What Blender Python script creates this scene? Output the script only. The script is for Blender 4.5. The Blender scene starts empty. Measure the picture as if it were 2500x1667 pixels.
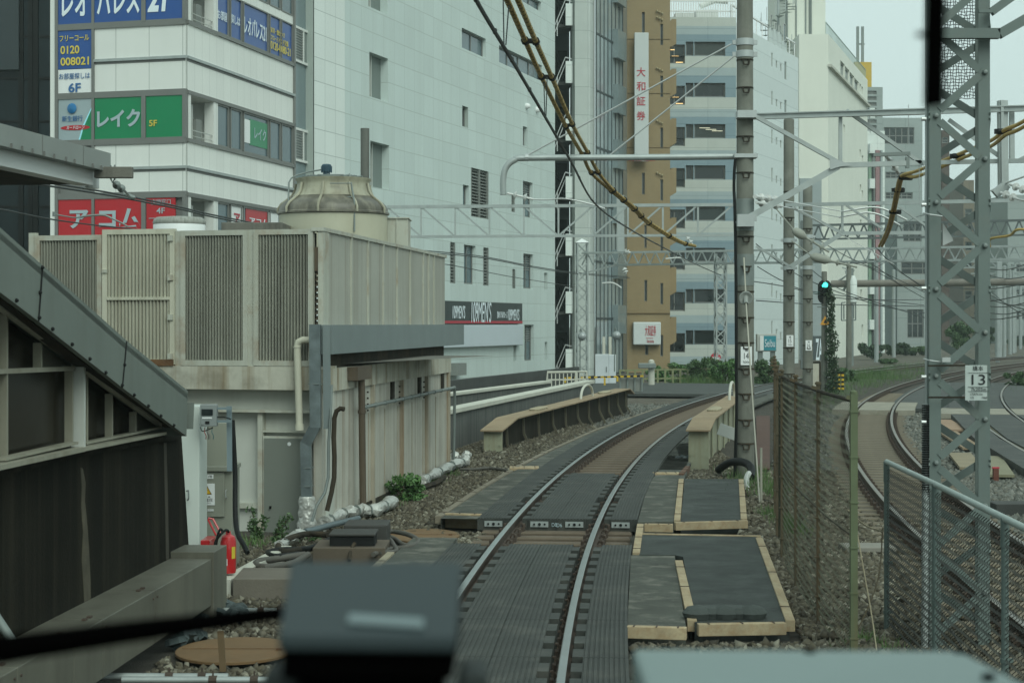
import bpy, math, random
from mathutils import Vector, Matrix
R = math.radians
random.seed(7)
S = bpy.context.scene
COL = S.collection
# ------------------------------------------------------------ camera, sky, sun, exposure
F, CX, HZ, H = 4400.0, 1250.0, 790.0, 2.6      # lens in picture pixels, centre column, eye-level row, eye height over the rail
cam_d = bpy.data.cameras.new("camera"); cam = bpy.data.objects.new("camera", cam_d); COL.objects.link(cam)
cam.location = (0, 0, H); cam.rotation_euler = (R(90), 0, 0)
cam_d.sensor_width = 36.0; cam_d.lens = F / 2500 * 36.0
cam_d.shift_y = -(833.5 - HZ) / 2500
cam_d.clip_start = 0.05; cam_d.clip_end = 6000
cam_d.dof.use_dof = True; cam_d.dof.focus_distance = 48.0; cam_d.dof.aperture_fstop = 9.5
S.camera = cam
w = bpy.data.worlds.new("World"); S.world = w; w.use_nodes = True
nt = w.node_tree; nt.nodes.clear()
o_ = nt.nodes.new("ShaderNodeOutputWorld"); bg = nt.nodes.new("ShaderNodeBackground"); bg2 = nt.nodes.new("ShaderNodeBackground")
sky = nt.nodes.new("ShaderNodeTexSky"); sky.sky_type = 'NISHITA'; sky.sun_disc = False
sky.sun_elevation = R(42); sky.sun_rotation = R(156); sky.dust_density = 4.0; sky.air_density = 1.2
bg.inputs[1].default_value = 0.05
bg2.inputs[0].default_value = (0.655, 0.80, 0.755, 1); bg2.inputs[1].default_value = 0.92     # the even cloud cover
tcw = nt.nodes.new("ShaderNodeTexCoord"); nzw = nt.nodes.new("ShaderNodeTexNoise"); nzw.inputs["Scale"].default_value = 3.2; nzw.inputs["Detail"].default_value = 4
mpw = nt.nodes.new("ShaderNodeMapping"); mpw.inputs["Scale"].default_value = (1, 1, 3.); mxw = nt.nodes.new("ShaderNodeMix"); mxw.data_type = 'RGBA'
mxw.inputs[6].default_value = (0.57, 0.725, 0.70, 1); mxw.inputs[7].default_value = (0.69, 0.85, 0.825, 1)      # soft light and dark in the cloud
nt.links.new(tcw.outputs["Generated"], mpw.inputs[0]); nt.links.new(mpw.outputs[0], nzw.inputs["Vector"]); nt.links.new(nzw.outputs["Fac"], mxw.inputs[0]); nt.links.new(mxw.outputs[2], bg2.inputs[0])
ad = nt.nodes.new("ShaderNodeMixShader"); ad.inputs[0].default_value = 0.88
nt.links.new(sky.outputs[0], bg.inputs[0]); nt.links.new(bg.outputs[0], ad.inputs[1]); nt.links.new(bg2.outputs[0], ad.inputs[2])
nt.links.new(ad.outputs[0], o_.inputs[0])
sd = bpy.data.lights.new("sun", 'SUN'); sd.energy = 1.5; sd.angle = R(40); sd.color = (0.90, 1.0, 0.91)
so = bpy.data.objects.new("sun", sd); COL.objects.link(so); so.rotation_euler = (R(48), 0, R(24))
S.view_settings.view_transform = 'Standard'; S.view_settings.look = 'None'; S.view_settings.exposure = 0.36; S.view_settings.gamma = 1.0
S.render.engine = 'CYCLES'
S.cycles.max_bounces = 6; S.cycles.diffuse_bounces = 3; S.cycles.transparent_max_bounces = 12
# ------------------------------------------------------------ points: a picture pixel at a chosen true distance, or where its ray meets the ground
def P(px, py, d): return Vector(((px - CX) / F * d, d, H - (py - HZ) / F * d))
def G(px, py, z=0.0): return P(px, py, (H - z) * F / (py - HZ))
def Z(ox, oy, s): return lambda x, y: (ox + x / s, oy + y / s)
ZV = Z(0, 0, .9408); Z1 = Z(0, 0, 2.8); Z2 = Z(750, 0, 2.8); Z3 = Z(1300, 0, 2.8); Z4 = Z(1800, 0, 2.8); Z5 = Z(0, 500, 2.613)
Z6 = Z(600, 400, 2.613); Z7 = Z(1200, 500, 2.613); Z8 = Z(1800, 500, 2.613); A1 = Z(0, 1000, 2.351); A2 = Z(600, 1100, 2.765)
A3 = Z(1050, 850, 3.137); A4 = Z(1500, 950, 2.24); A5 = Z(1800, 1000, 2.351); A6 = Z(1750, 250, 2.24); A7 = Z(1000, 950, 3.484)
B1 = Z(400, 930, 3.919); B2 = Z(2200, 850, 3.92); B3 = Z(0, 280, 4.355); B5 = Z(700, 780, 3.015); B6 = Z(2250, 200, 2.613)
# ------------------------------------------------------------ materials
def M(name, col, rough=.7, metal=0., var=.18, vs=1.5, bump=0., bs=40., streak=0., scol=(.05, .045, .035), ss=(3, 3, .18), spec=.4,
      spots=0., spcol=(.1, .05, .02), sps=6., joints=None, jcol=None, ripple=None, emit=None, coat=0.):
    m = bpy.data.materials.new(name); m.use_nodes = True
    n = m.node_tree.nodes; l = m.node_tree.links
    b = n["Principled BSDF"]
    b.inputs["Roughness"].default_value = rough; b.inputs["Metallic"].default_value = metal
    b.inputs["Specular IOR Level"].default_value = spec
    if coat: b.inputs["Coat Weight"].default_value = coat
    tc = n.new("ShaderNodeTexCoord")
    def noise(scale, detail=4., mp=None, rgh=.55):
        x = n.new("ShaderNodeTexNoise"); x.inputs["Scale"].default_value = scale; x.inputs["Detail"].default_value = detail
        x.inputs["Roughness"].default_value = rgh
        if mp:
            q = n.new("ShaderNodeMapping"); q.inputs["Scale"].default_value = mp
            l.new(tc.outputs["Object"], q.inputs["Vector"]); l.new(q.outputs[0], x.inputs["Vector"])
        else: l.new(tc.outputs["Object"], x.inputs["Vector"])
        return x.outputs["Fac"]
    def ramp(fac, a, bb):
        x = n.new("ShaderNodeMapRange"); x.inputs["From Min"].default_value = a; x.inputs["From Max"].default_value = bb; x.clamp = True
        l.new(fac, x.inputs["Value"]); return x.outputs[0]
    def mix(fac, c1, c2, k=None):
        x = n.new("ShaderNodeMix"); x.data_type = 'RGBA'
        if k is not None:
            q = n.new("ShaderNodeMath"); q.operation = 'MULTIPLY'; q.inputs[1].default_value = k; l.new(fac, q.inputs[0]); fac = q.outputs[0]
        l.new(fac, x.inputs[0])
        for i, c in ((6, c1), (7, c2)):
            if isinstance(c, tuple): x.inputs[i].default_value = (*c, 1)
            else: l.new(c, x.inputs[i])
        return x.outputs[2]
    c = tuple(col)
    if var:
        c = mix(ramp(noise(vs, 6.), .3, .7), tuple(v * (1 - var) for v in col), tuple(min(1, v * (1 + var * .6)) for v in col))
        c = mix(ramp(noise(vs * 14, 3.), .35, .7), c, tuple(v * (1 - var) for v in col), .35)
    if streak: c = mix(ramp(noise(1., 5., ss, .62), .46, .68), c, tuple(scol), streak)
    if spots: c = mix(ramp(noise(sps, 6., None, .65), .51, .66), c, tuple(spcol), spots)
    if joints:
        jw, jh, off, th = joints
        sx = n.new("ShaderNodeSeparateXYZ"); l.new(tc.outputs["Object"], sx.inputs[0])
        cb = n.new("ShaderNodeCombineXYZ"); l.new(sx.outputs[0], cb.inputs[0]); l.new(sx.outputs[2], cb.inputs[1])
        br = n.new("ShaderNodeTexBrick"); l.new(cb.outputs[0], br.inputs["Vector"])
        br.offset = off; br.inputs["Scale"].default_value = 1; br.inputs["Brick Width"].default_value = jw; br.inputs["Row Height"].default_value = jh
        br.inputs["Mortar Size"].default_value = th; br.inputs["Mortar Smooth"].default_value = .1; br.inputs["Bias"].default_value = 0
        br.inputs["Color1"].default_value = (1, 1, 1, 1); br.inputs["Color2"].default_value = (.93, .93, .93, 1); br.inputs["Mortar"].default_value = (1, 1, 1, 1)
        x = n.new("ShaderNodeMix"); x.data_type = 'RGBA'; x.blend_type = 'MULTIPLY'; x.inputs[0].default_value = 1.
        if isinstance(c, tuple): x.inputs[6].default_value = (*c, 1)
        else: l.new(c, x.inputs[6])
        l.new(br.outputs["Color"], x.inputs[7])
        c = mix(br.outputs["Fac"], x.outputs[2], tuple(jcol or tuple(v * .45 for v in col)))
    if isinstance(c, tuple): b.inputs["Base Color"].default_value = (*c, 1)
    else: l.new(c, b.inputs["Base Color"])
    hs = None
    if bump:
        hs = noise(bs, 5.); st = bump
    if ripple:
        wv = n.new("ShaderNodeTexNoise"); wv.inputs["Scale"].default_value = ripple[0]; wv.inputs["Detail"].default_value = 1
        l.new(tc.outputs["Object"], wv.inputs["Vector"]); hs = wv.outputs["Fac"]; st = ripple[1]
    if hs is not None:
        bp = n.new("ShaderNodeBump"); bp.inputs["Strength"].default_value = st; bp.inputs["Distance"].default_value = .03
        l.new(hs, bp.inputs["Height"]); l.new(bp.outputs[0], b.inputs["Normal"])
    if emit:
        b.inputs["Emission Color"].default_value = (*emit[0], 1); b.inputs["Emission Strength"].default_value = emit[1]
    return m
# ------------------------------------------------------------ objects
WM = {}
def tag(o, label=None, cat=None, group=None, kind=None):
    if label: o["label"] = label
    if cat: o["category"] = cat
    if group: o["group"] = group
    if kind: o["kind"] = kind
    return o
def thing(name, label, cat, loc=(0, 0, 0), rz=0., group=None):
    o = bpy.data.objects.new(name, None); COL.objects.link(o); o.empty_display_size = .2
    o.location = loc; o.rotation_euler = (0, 0, rz)
    WM[o.name] = Matrix.Translation(Vector(loc)) @ Matrix.Rotation(rz, 4, 'Z')
    return tag(o, label, cat, group)
class MB:
    def __init__(s, local=False): s.v = []; s.f = []; s.mi = []; s.m = 0; s.local = local
    def add(s, vs, fs):
        k = len(s.v); s.v += [tuple(v) for v in vs]; s.f += [tuple(i + k for i in f) for f in fs]; s.mi += [s.m] * len(fs); return s
    def quad(s, a, b, c, d): return s.add([a, b, c, d], [(0, 1, 2, 3)])
    def box(s, c, sz, rz=0., rot=None):
        x, y, z = sz[0] / 2, sz[1] / 2, sz[2] / 2
        m = rot if rot is not None else Matrix.Rotation(rz, 3, 'Z'); c = Vector(c)
        vs = [c + m @ Vector((i, j, k)) for i in (-x, x) for j in (-y, y) for k in (-z, z)]
        return s.add(vs, [(0, 1, 3, 2), (4, 6, 7, 5), (0, 4, 5, 1), (2, 3, 7, 6), (0, 2, 6, 4), (1, 5, 7, 3)])
    def span(s, x0, x1, y0, y1, z0, z1): return s.box(((x0 + x1) / 2, (y0 + y1) / 2, (z0 + z1) / 2), (abs(x1 - x0), abs(y1 - y0), abs(z1 - z0)))
    def prism(s, poly, vec):      # planar polygon pushed along vec
        n = len(poly); a = [Vector(p) for p in poly]; b = [p + Vector(vec) for p in a]
        return s.add(a + b, [tuple(range(n))[::-1], tuple(range(n, 2 * n))] + [(i, (i + 1) % n, n + (i + 1) % n, n + i) for i in range(n)])
    def frame(s, p0, p1, up=(0, 0, 1)):
        t = (Vector(p1) - Vector(p0)).normalized(); u = Vector(up)
        if abs(t.dot(u)) > .98: u = Vector((0, 1, 0))
        a = t.cross(u).normalized(); return t, a, a.cross(t)
    def bar(s, p0, p1, w, h=None, up=(0, 0, 1)):
        h = h or w; p0, p1 = Vector(p0), Vector(p1); t, a, b = s.frame(p0, p1, up)
        vs = [p + a * i * w / 2 + b * j * h / 2 for p in (p0, p1) for i, j in ((-1, -1), (1, -1), (1, 1), (-1, 1))]
        return s.add(vs, [(3, 2, 1, 0), (4, 5, 6, 7)] + [(i, (i + 1) % 4, 4 + (i + 1) % 4, 4 + i) for i in range(4)])
    def ell(s, p0, p1, w, th, ax, ay):    # an angle bar: two flanges along directions ax and ay
        p0, p1 = Vector(p0), Vector(p1); ax, ay = Vector(ax), Vector(ay)
        prof = [(0, 0), (w, 0), (w, th), (th, th), (th, w), (0, w)]
        return s.prism([p0 + ax * i + ay * j for i, j in prof], p1 - p0)
    def tube(s, pts, r, n=8, cap=True):
        pts = [Vector(p) for p in pts]; rs = r if isinstance(r, (list, tuple)) else [r] * len(pts)
        k0 = len(s.v); prev = None; rings = []
        for i, p in enumerate(pts):
            t = (pts[min(i + 1, len(pts) - 1)] - pts[max(i - 1, 0)])
            t = t.normalized() if t.length > 1e-9 else Vector((0, 0, 1))
            if prev is None:
                u = Vector((0, 0, 1)) if abs(t.z) < .9 else Vector((1, 0, 0)); a = t.cross(u).normalized()
            else: a = (prev - t * prev.dot(t)).normalized()
            prev = a; b = t.cross(a)
            rings.append([p + (a * math.cos(q) + b * math.sin(q)) * rs[i] for q in [2 * math.pi * j / n for j in range(n)]])
        vs = [v for g in rings for v in g]; fs = []
        for i in range(len(pts) - 1):
            for j in range(n): fs.append((i * n + j, i * n + (j + 1) % n, (i + 1) * n + (j + 1) % n, (i + 1) * n + j))
        if cap: fs += [tuple(range(n))[::-1], tuple(range((len(pts) - 1) * n, len(pts) * n))]
        return s.add(vs, fs)
    def lathe(s, c, prof, n=24, axis=(0, 0, 1)):   # prof: (radius, height) pairs from one end to the other
        c = Vector(c); t = Vector(axis).normalized(); u = Vector((0, 0, 1)) if abs(t.z) < .9 else Vector((1, 0, 0))
        a = t.cross(u).normalized(); b = t.cross(a)
        vs = [c + t * h + (a * math.cos(2 * math.pi * j / n) + b * math.sin(2 * math.pi * j / n)) * r for r, h in prof for j in range(n)]
        m = len(prof); fs = [(i * n + j, i * n + (j + 1) % n, (i + 1) * n + (j + 1) % n, (i + 1) * n + j) for i in range(m - 1) for j in range(n)]
        return s.add(vs, fs + [tuple(range(n))[::-1], tuple(range((m - 1) * n, m * n))])
    def build(s, name, mats, parent=None, smooth=False, bevel=0.):
        me = bpy.data.meshes.new(name); vs = s.v
        if parent is not None and not s.local:
            q = parent
            while q.parent: q = q.parent
            if q.name in WM:
                inv = WM[q.name].inverted(); vs = [tuple(inv @ Vector(v)) for v in vs]
        me.from_pydata(vs, [], s.f)
        for m in (mats if isinstance(mats, (list, tuple)) else [mats]): me.materials.append(m)
        if max(s.mi, default=0): me.polygons.foreach_set("material_index", s.mi)
        me.update()
        import bmesh
        bm = bmesh.new(); bm.from_mesh(me); bmesh.ops.recalc_face_normals(bm, faces=bm.faces); bm.to_mesh(me); bm.free()
        if smooth:
            me.polygons.foreach_set("use_smooth", [True] * len(me.polygons))
            me.set_sharp_from_angle(angle=R(38))
        o = bpy.data.objects.new(name, me); COL.objects.link(o)
        if parent is not None: o.parent = parent
        if bevel:
            b = o.modifiers.new("edge", 'BEVEL'); b.width = bevel; b.segments = 2; b.limit_method = 'ANGLE'
        return o
def one(mb, name, mats, label, cat, group=None, smooth=False, bevel=0., kind=None):
    return tag(mb.build(name, mats, None, smooth, bevel), label, cat, group, kind)
def structure(mb, name, mats, smooth=False): return tag(mb.build(name, mats, None, smooth), kind='structure')
def kids(o): return [c for c in bpy.data.objects if c.parent == o]
def dup(o, loc=None, rz=None, label=None, parent=None):
    c = o.copy(); COL.objects.link(c)
    if parent is not None: c.parent = parent
    if loc is not None: c.location = loc
    if rz is not None: c.rotation_euler = (0, 0, rz)
    if label: c["label"] = label
    for k in kids(o): dup(k, parent=c)
    return c
# a standing plane with its own axes: u along it, z up; pixel() finds where a ray meets it
class Face:
    def __init__(s, a, dirv):
        s.a = Vector((a[0], a[1])); s.d = Vector(dirv).normalized(); s.n = Vector((-s.d.y, s.d.x)); s.rz = math.atan2(s.d.y, s.d.x)
    def px(s, px, py=None):
        k = (px - CX) / F; u = (s.a.x - k * s.a.y) / (k * s.d.y - s.d.x); d = s.a.y + u * s.d.y
        return (u, H - ((py if py is not None else HZ) - HZ) / F * d)
    def rect(s, p, q):      # top-left and bottom-right pixels
        u0, z1 = s.px(*p); u1, z0 = s.px(*q); return (u0, u1, z0, z1)
    def w(s, u, z, y=0.): return Vector((s.a.x + s.d.x * u + s.n.x * y, s.a.y + s.d.y * u + s.n.y * y, z))
    def wp(s, p, y=0.): return s.w(*s.px(*p), y)
    def root(s, name, label, cat, group=None): return thing(name, label, cat, (s.a.x, s.a.y, 0), s.rz, group)
def wall(mb, u0, u1, z0, z1, holes=(), rev=.2, y=0.):
    us = sorted({u0, u1, *[min(max(v, u0), u1) for h in holes for v in h[:2]]}); zs = sorted({z0, z1, *[min(max(v, z0), z1) for h in holes for v in h[2:]]})
    for i in range(len(us) - 1):
        for j in range(len(zs) - 1):
            c = ((us[i] + us[i + 1]) / 2, (zs[j] + zs[j + 1]) / 2)
            if any(h[0] < c[0] < h[1] and h[2] < c[1] < h[3] for h in holes): continue
            mb.quad((us[i], y, zs[j]), (us[i + 1], y, zs[j]), (us[i + 1], y, zs[j + 1]), (us[i], y, zs[j + 1]))
    for a, b, c, d in holes:
        a, b, c, d = max(a, u0), min(b, u1), max(c, z0), min(d, z1); e = y + rev
        mb.quad((a, y, c), (b, y, c), (b, e, c), (a, e, c)); mb.quad((a, y, d), (a, e, d), (b, e, d), (b, y, d))
        mb.quad((a, y, c), (a, e, c), (a, e, d), (a, y, d)); mb.quad((b, y, c), (b, y, d), (b, e, d), (b, e, c))
    return mb
def shell(mb, u0, u1, z0, z1, dep, y=0.):   # the other five sides
    mb.quad((u0, y, z0), (u0, y + dep, z0), (u0, y + dep, z1), (u0, y, z1)); mb.quad((u1, y, z0), (u1, y + dep, z0), (u1, y + dep, z1), (u1, y, z1))
    mb.quad((u0, y + dep, z0), (u1, y + dep, z0), (u1, y + dep, z1), (u0, y + dep, z1)); mb.quad((u0, y, z1), (u1, y, z1), (u1, y + dep, z1), (u0, y + dep, z1))
    return mb
def window(par, h, frame, glass, y, n=1, fw=.06, louvre=0., name="window", hor=0):
    a, b, c, d = h; mb = MB(True)
    for (p, q, r_, t) in ((a, a + fw, c, d), (b - fw, b, c, d), (a + fw, b - fw, c, c + fw), (a + fw, b - fw, d - fw, d)): mb.span(p, q, y - .05, y + .04, r_, t)
    for i in range(1, n):
        x = a + (b - a) * i / n; mb.span(x - fw / 2, x + fw / 2, y - .045, y + .04, c + fw, d - fw)
    for i in range(1, hor + 1):
        z = c + (d - c) * i / (hor + 1); mb.span(a + fw, b - fw, y - .04, y + .04, z - fw / 2, z + fw / 2)
    if louvre:
        z = d - fw
        while z > max(c + fw, d - louvre):
            mb.add([(a + fw, y - .05, z - .07), (b - fw, y - .05, z - .07), (b - fw, y + .02, z), (a + fw, y + .02, z)], [(0, 1, 2, 3)]); z -= .12
    f = mb.build(name, frame, par)
    g = MB(True).quad((a, y, c), (b, y, c), (b, y, d), (a, y, d)).build("pane", glass, f)
    return f
def explode(o, most=80):      # every loose piece of a mesh becomes an object of its own beside it
    me = o.data; key = {}; par = list(range(len(me.vertices)))
    def fd(i):
        while par[i] != i: par[i] = par[par[i]]; i = par[i]
        return i
    for v in me.vertices:
        k = (round(v.co.x, 5), round(v.co.y, 5), round(v.co.z, 5))
        if k in key: par[fd(v.index)] = fd(key[k])
        else: key[k] = v.index
    for e in me.edges: par[fd(e.vertices[0])] = fd(e.vertices[1])
    isl = {}
    for p in me.polygons: isl.setdefault(fd(p.vertices[0]), []).append(p)
    if len(isl) < 2 or len(isl) > most: return [o]
    out = []
    for ps in isl.values():
        ids = sorted({i for p in ps for i in p.vertices}); m = {i: k for k, i in enumerate(ids)}
        n = bpy.data.meshes.new(me.name); n.from_pydata([me.vertices[i].co[:] for i in ids], [], [tuple(m[i] for i in p.vertices) for p in ps])
        for mt in me.materials: n.materials.append(mt)
        n.polygons.foreach_set("material_index", [p.material_index for p in ps]); n.polygons.foreach_set("use_smooth", [p.use_smooth for p in ps]); n.update()
        if ps[0].use_smooth: n.set_sharp_from_angle(angle=R(38))
        out.append(n)
    o.data = out[0]; res = [o]
    for n in out[1:]:
        c = o.copy(); c.data = n; COL.objects.link(c); res.append(c)
    return res
FONT = {}
def text(par, body, mat, at, size, rz=0., vert=False, width=None, bold=0., name="lettering", tilt=R(90), shear=0., depth=.004, align='CENTER', gap=1., height=None):
    c = bpy.data.curves.new("lettering", 'FONT'); c.body = "\n".join(body) if vert else body
    c.size = size; c.align_x = align; c.align_y = 'CENTER'; c.extrude = depth; c.offset = bold * size * .7; c.shear = shear
    if vert: c.space_line = gap
    o = bpy.data.objects.new("t", c); COL.objects.link(o)
    bpy.context.view_layer.update()
    dg = bpy.context.evaluated_depsgraph_get(); me = bpy.data.meshes.new_from_object(o.evaluated_get(dg))
    bpy.data.objects.remove(o); bpy.data.curves.remove(c)
    xs = [v.co.x for v in me.vertices] or [0, 1]
    k = 1. if not width else width / max(1e-6, max(xs) - min(xs))
    ys = [v.co.y for v in me.vertices] or [0, 1]; ky = 1. if not height else height / max(1e-6, max(ys) - min(ys)); cx = (max(xs) + min(xs)) / 2 if align == 'CENTER' else 0; cy = (max(ys) + min(ys)) / 2
    m = Matrix.Translation(Vector(at)) @ Matrix.Rotation(rz, 4, 'Z') @ Matrix.Rotation(tilt, 4, 'X') @ Matrix.Diagonal((k, ky, 1, 1)) @ Matrix.Translation((-cx, -cy, 0))
    me.transform(m); me.materials.clear(); me.materials.append(mat)
    t = bpy.data.objects.new(name, me); COL.objects.link(t)
    if par is not None: t.parent = par
    return t
# ------------------------------------------------------------ shared materials
m_ballast_bed = M("ballast bed", (.065, .058, .046), .95, bump=.8, bs=60, vs=2.5, var=.35)
m_earth = M("far ground", (.105, .095, .075), .95, bump=.6, bs=30, vs=.9, var=.4, spots=.4, spcol=(.05, .07, .03), sps=.35)
m_white = M("white cladding", (.69, .71, .675), .55, var=.04, vs=.4, streak=.07, scol=(.42, .43, .39), joints=(1.2, 40, 0, .012), jcol=(.36, .38, .36))
m_white2 = M("white enamel", (.73, .75, .71), .5, var=.04, vs=.3, joints=(.62, 40, 0, .008), jcol=(.45, .47, .44), streak=.05, scol=(.5, .5, .45))
m_pale = M("pale green panels", (.54, .62, .595), .55, var=.05, vs=.3, joints=(1.22, .917, .0, .014), jcol=(.36, .41, .38), streak=.22, scol=(.42, .475, .435), ss=(1.6, 1.6, .05))
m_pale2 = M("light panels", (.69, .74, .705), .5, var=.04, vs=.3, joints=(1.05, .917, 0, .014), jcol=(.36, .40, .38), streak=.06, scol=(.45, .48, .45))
m_wframe = M("grey window frame", (.16, .165, .155), .5, var=.06)
m_wframe2 = M("pale window frame", (.42, .44, .41), .5, var=.06)
m_glass = M("dark window glass", (.015, .022, .024), .06, var=.3, vs=.5, spec=.6)
m_glass2 = M("blue grey glass", (.07, .115, .135), .1, var=.18, vs=.35, spec=.6)
m_glass3 = M("curtained glass", (.17, .20, .19), .15, var=.2, vs=.8)
m_louvre = M("grey louvre", (.20, .215, .20), .6, var=.1)
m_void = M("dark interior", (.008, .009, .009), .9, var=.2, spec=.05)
m_blue = M("blue sign film", (.018, .075, .27), .3, var=.06, vs=.5)
m_green = M("green sign film", (.0, .20, .075), .3, var=.06, vs=.5)
m_red = M("red sign film", (.42, .012, .02), .35, var=.06, vs=.5)
m_greysign = M("grey sign film", (.30, .37, .39), .35, var=.05)
m_cyan = M("pale cyan edge", (.35, .75, .85), .4, var=0)
m_signwhite = M("sign white", (.72, .74, .73), .4, var=.03)
m_letw = M("white lettering", (.70, .78, .82), .5, var=0)
m_letg = M("grey lettering", (.34, .43, .46), .5, var=0)
m_lety = M("yellow lettering", (.62, .50, .08), .5, var=0)
m_letr = M("red lettering", (.40, .03, .05), .5, var=0)
m_letb = M("blue lettering", (.03, .12, .30), .5, var=0)
m_letk = M("black lettering", (.012, .014, .015), .5, var=0)
m_brown = M("ochre tile", (.275, .205, .108), .6, var=.12, vs=.5, joints=(.24, .075, .5, .006), jcol=(.21, .15, .075), streak=.15, scol=(.2, .14, .07))
m_tile = M("silver tile column", (.47, .51, .48), .35, var=.07, joints=(1.0, 1.62, 0, .012), jcol=(.22, .25, .24))
m_stripeb = M("blue stripe panels", (.205, .29, .335), .4, var=.06, joints=(2.6, .8, 0, .012), jcol=(.10, .16, .20))
m_stripeb2 = M("pale blue stripe panels", (.34, .415, .43), .4, var=.06, joints=(2.6, .8, 0, .012), jcol=(.17, .22, .25))
m_stripew = M("pale stripe panels", (.47, .51, .475), .45, var=.06, joints=(2.6, .9, 0, .012), jcol=(.27, .31, .30))
m_fineclad = M("white ribbed cladding", (.60, .66, .65), .5, var=.04, joints=(30, 1.45, 0, .016), jcol=(.33, .38, .38))
m_cream = M("cream render", (.68, .70, .625), .8, var=.06, vs=.2, streak=.12, scol=(.46, .46, .40), ss=(.6, .6, .05))
m_farA = M("far grey wall", (.30, .34, .33), .8, var=.1, vs=.2, joints=(3.0, 3.3, 0, .06), jcol=(.22, .26, .25))
m_farB = M("far brown wall", (.17, .14, .10), .8, var=.1, vs=.2, joints=(1.0, 3.3, 0, .06), jcol=(.12, .10, .08))
m_ybill = M("yellow tower", (.50, .33, .03), .6, var=.06)
m_conc = M("weathered concrete", (.17, .165, .14), .9, var=.3, vs=1.2, bump=.3, bs=30, streak=.55, scol=(.05, .05, .045), ss=(5, 5, .25))
m_concd = M("dark concrete", (.055, .058, .054), .9, var=.3, vs=1., streak=.4, scol=(.03, .032, .03), ss=(4, 4, .2), bump=.2)
m_cap = M("pale coping", (.50, .50, .43), .8, var=.12, streak=.2, scol=(.3, .29, .24))
m_galv = M("galvanised steel", (.36, .395, .385), .45, .35, var=.14, vs=4)
m_galvd = M("dull grey steel", (.19, .22, .21), .5, .2, var=.15, vs=3, spots=.25, spcol=(.15, .13, .1), sps=3)
m_rail = M("rusty rail", (.075, .055, .042), .75, .2, var=.25, vs=6)
m_dull = M("dull rail head", (.21, .19, .16), .4, .6, var=.3, vs=2)
m_polish = M("polished rail head", (.42, .45, .46), .28, .85, var=.12, vs=2)
m_sleep = M("dusty sleeper", (.135, .105, .075), .9, var=.28, vs=4, bump=.3)
m_sleep2 = M("pale concrete sleeper", (.155, .13, .092), .9, var=.25, vs=4, bump=.3)
m_black = M("black enamel", (.009, .01, .01), .6, var=.1, spec=.2)
m_timber = M("new timber", (.39, .315, .20), .85, var=.35, vs=3, streak=.4, scol=(.28, .16, .07), ss=(18, 2, 18), spots=.25, spcol=(.2, .11, .05), sps=5)
m_timberend = M("dark end grain", (.12, .065, .04), .8, var=.25, vs=8)
m_rubber = M("ribbed rubber", (.035, .039, .034), .68, var=.35, vs=2.2, bump=.15, bs=30, spots=.5, spcol=(.09, .088, .075), sps=1.6)
m_asph = M("fresh asphalt", (.043, .052, .047), .7, var=.5, vs=2.4, bump=.7, bs=160, spots=.5, spcol=(.095, .105, .10), sps=1.4)
m_asphold = M("dusty asphalt", (.085, .09, .075), .9, var=.4, vs=2.2, bump=.6, bs=140, spots=.85, spcol=(.185, .18, .15), sps=2.6)
m_rust = M("rusty steel", (.16, .085, .038), .85, var=.35, vs=3, bump=.2, spots=.4, spcol=(.07, .03, .015), sps=4)
m_yelcab = M("yellow cable sheath", (.44, .30, .085), .6, var=.25, vs=5, spots=.35, spcol=(.2, .14, .05), sps=9)
m_wire = M("dark wire", (.035, .04, .04), .5, .3, var=.2)
m_wirel = M("light rod", (.45, .47, .46), .4, .5, var=.1)
m_porc = M("white porcelain", (.55, .57, .55), .25, var=.06)
m_leaf = M("green leaves", (.045, .105, .028), .7, var=.45, vs=2.5)
m_leafd = M("dark green leaves", (.022, .055, .02), .75, var=.4, vs=1.5)
m_stem = M("plant stem", (.07, .055, .03), .9)

# ------------------------------------------------------------ ground
mb = MB(); mb.quad((-800, -100, -.42), (1200, -100, -.42), (1200, 1500, -.42), (-800, 1500, -.42)); structure(mb, "ground", m_earth)

# ------------------------------------------------------------ buildings
def part_on(o, root, face):     # hang a part built in a second wall's own axes
    o.matrix_basis = WM[root.name].inverted() @ (Matrix.Translation((face.a.x, face.a.y, 0)) @ Matrix.Rotation(face.rz, 4, 'Z')); return o
# --- corner office block with the sign bands
dc = 58.0; c_ = P(457, 790, dc); l_ = P(127, 790, 59.4)
L1 = Face((l_.x, l_.y), (c_.x - l_.x, c_.y - l_.y)); R1 = Face((c_.x, c_.y), (.23, 1))
WL = (c_.xy - l_.xy).length; WR = R1.px(765)[0]
zz = lambda y: H - (y - HZ) / F * dc
bl = L1.root("office_block", "white corner office block with bands of blue, green and red window signs", "building")
ul = lambda x: L1.px(x / 2.8)[0]; ur = lambda x: R1.px(x / 2.8)[0]; zc = lambda y: zz(y / 2.8)
mb = MB(True); mb.quad((0, 0, -.4), (0, 9, -.4), (0, 9, 24), (0, 0, 24)); mb.quad((0, 0, -.4), (WL, 0, -.4), (WL, 0, 24), (0, 0, 24)); mb.build("facade_frame", m_wframe, bl)
mb = MB(True); wins = []
rows = [(zc(-540), zc(-235)), (zc(-170), zc(140)), (zc(645), zc(945)), (zc(1345), zc(1640)), (zc(2040), zc(2330))]
mb = MB(True)
mb.quad((0, 0, -.4), (WR, 0, -.4), (WR, 0, 24), (0, 0, 24)) if False else None
holes = []
for zt, zb in [(max(a, b), min(a, b)) for a, b in rows]: holes.append((ur(1300), ur(1475), zb, zt)); holes.append((ur(1478), ur(2003), zb, zt))
h3 = [h for i, h in enumerate(holes) if i % 2 == 0]; hw = [h for i, h in enumerate(holes) if i % 2]; ust = ur(2008)
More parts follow.
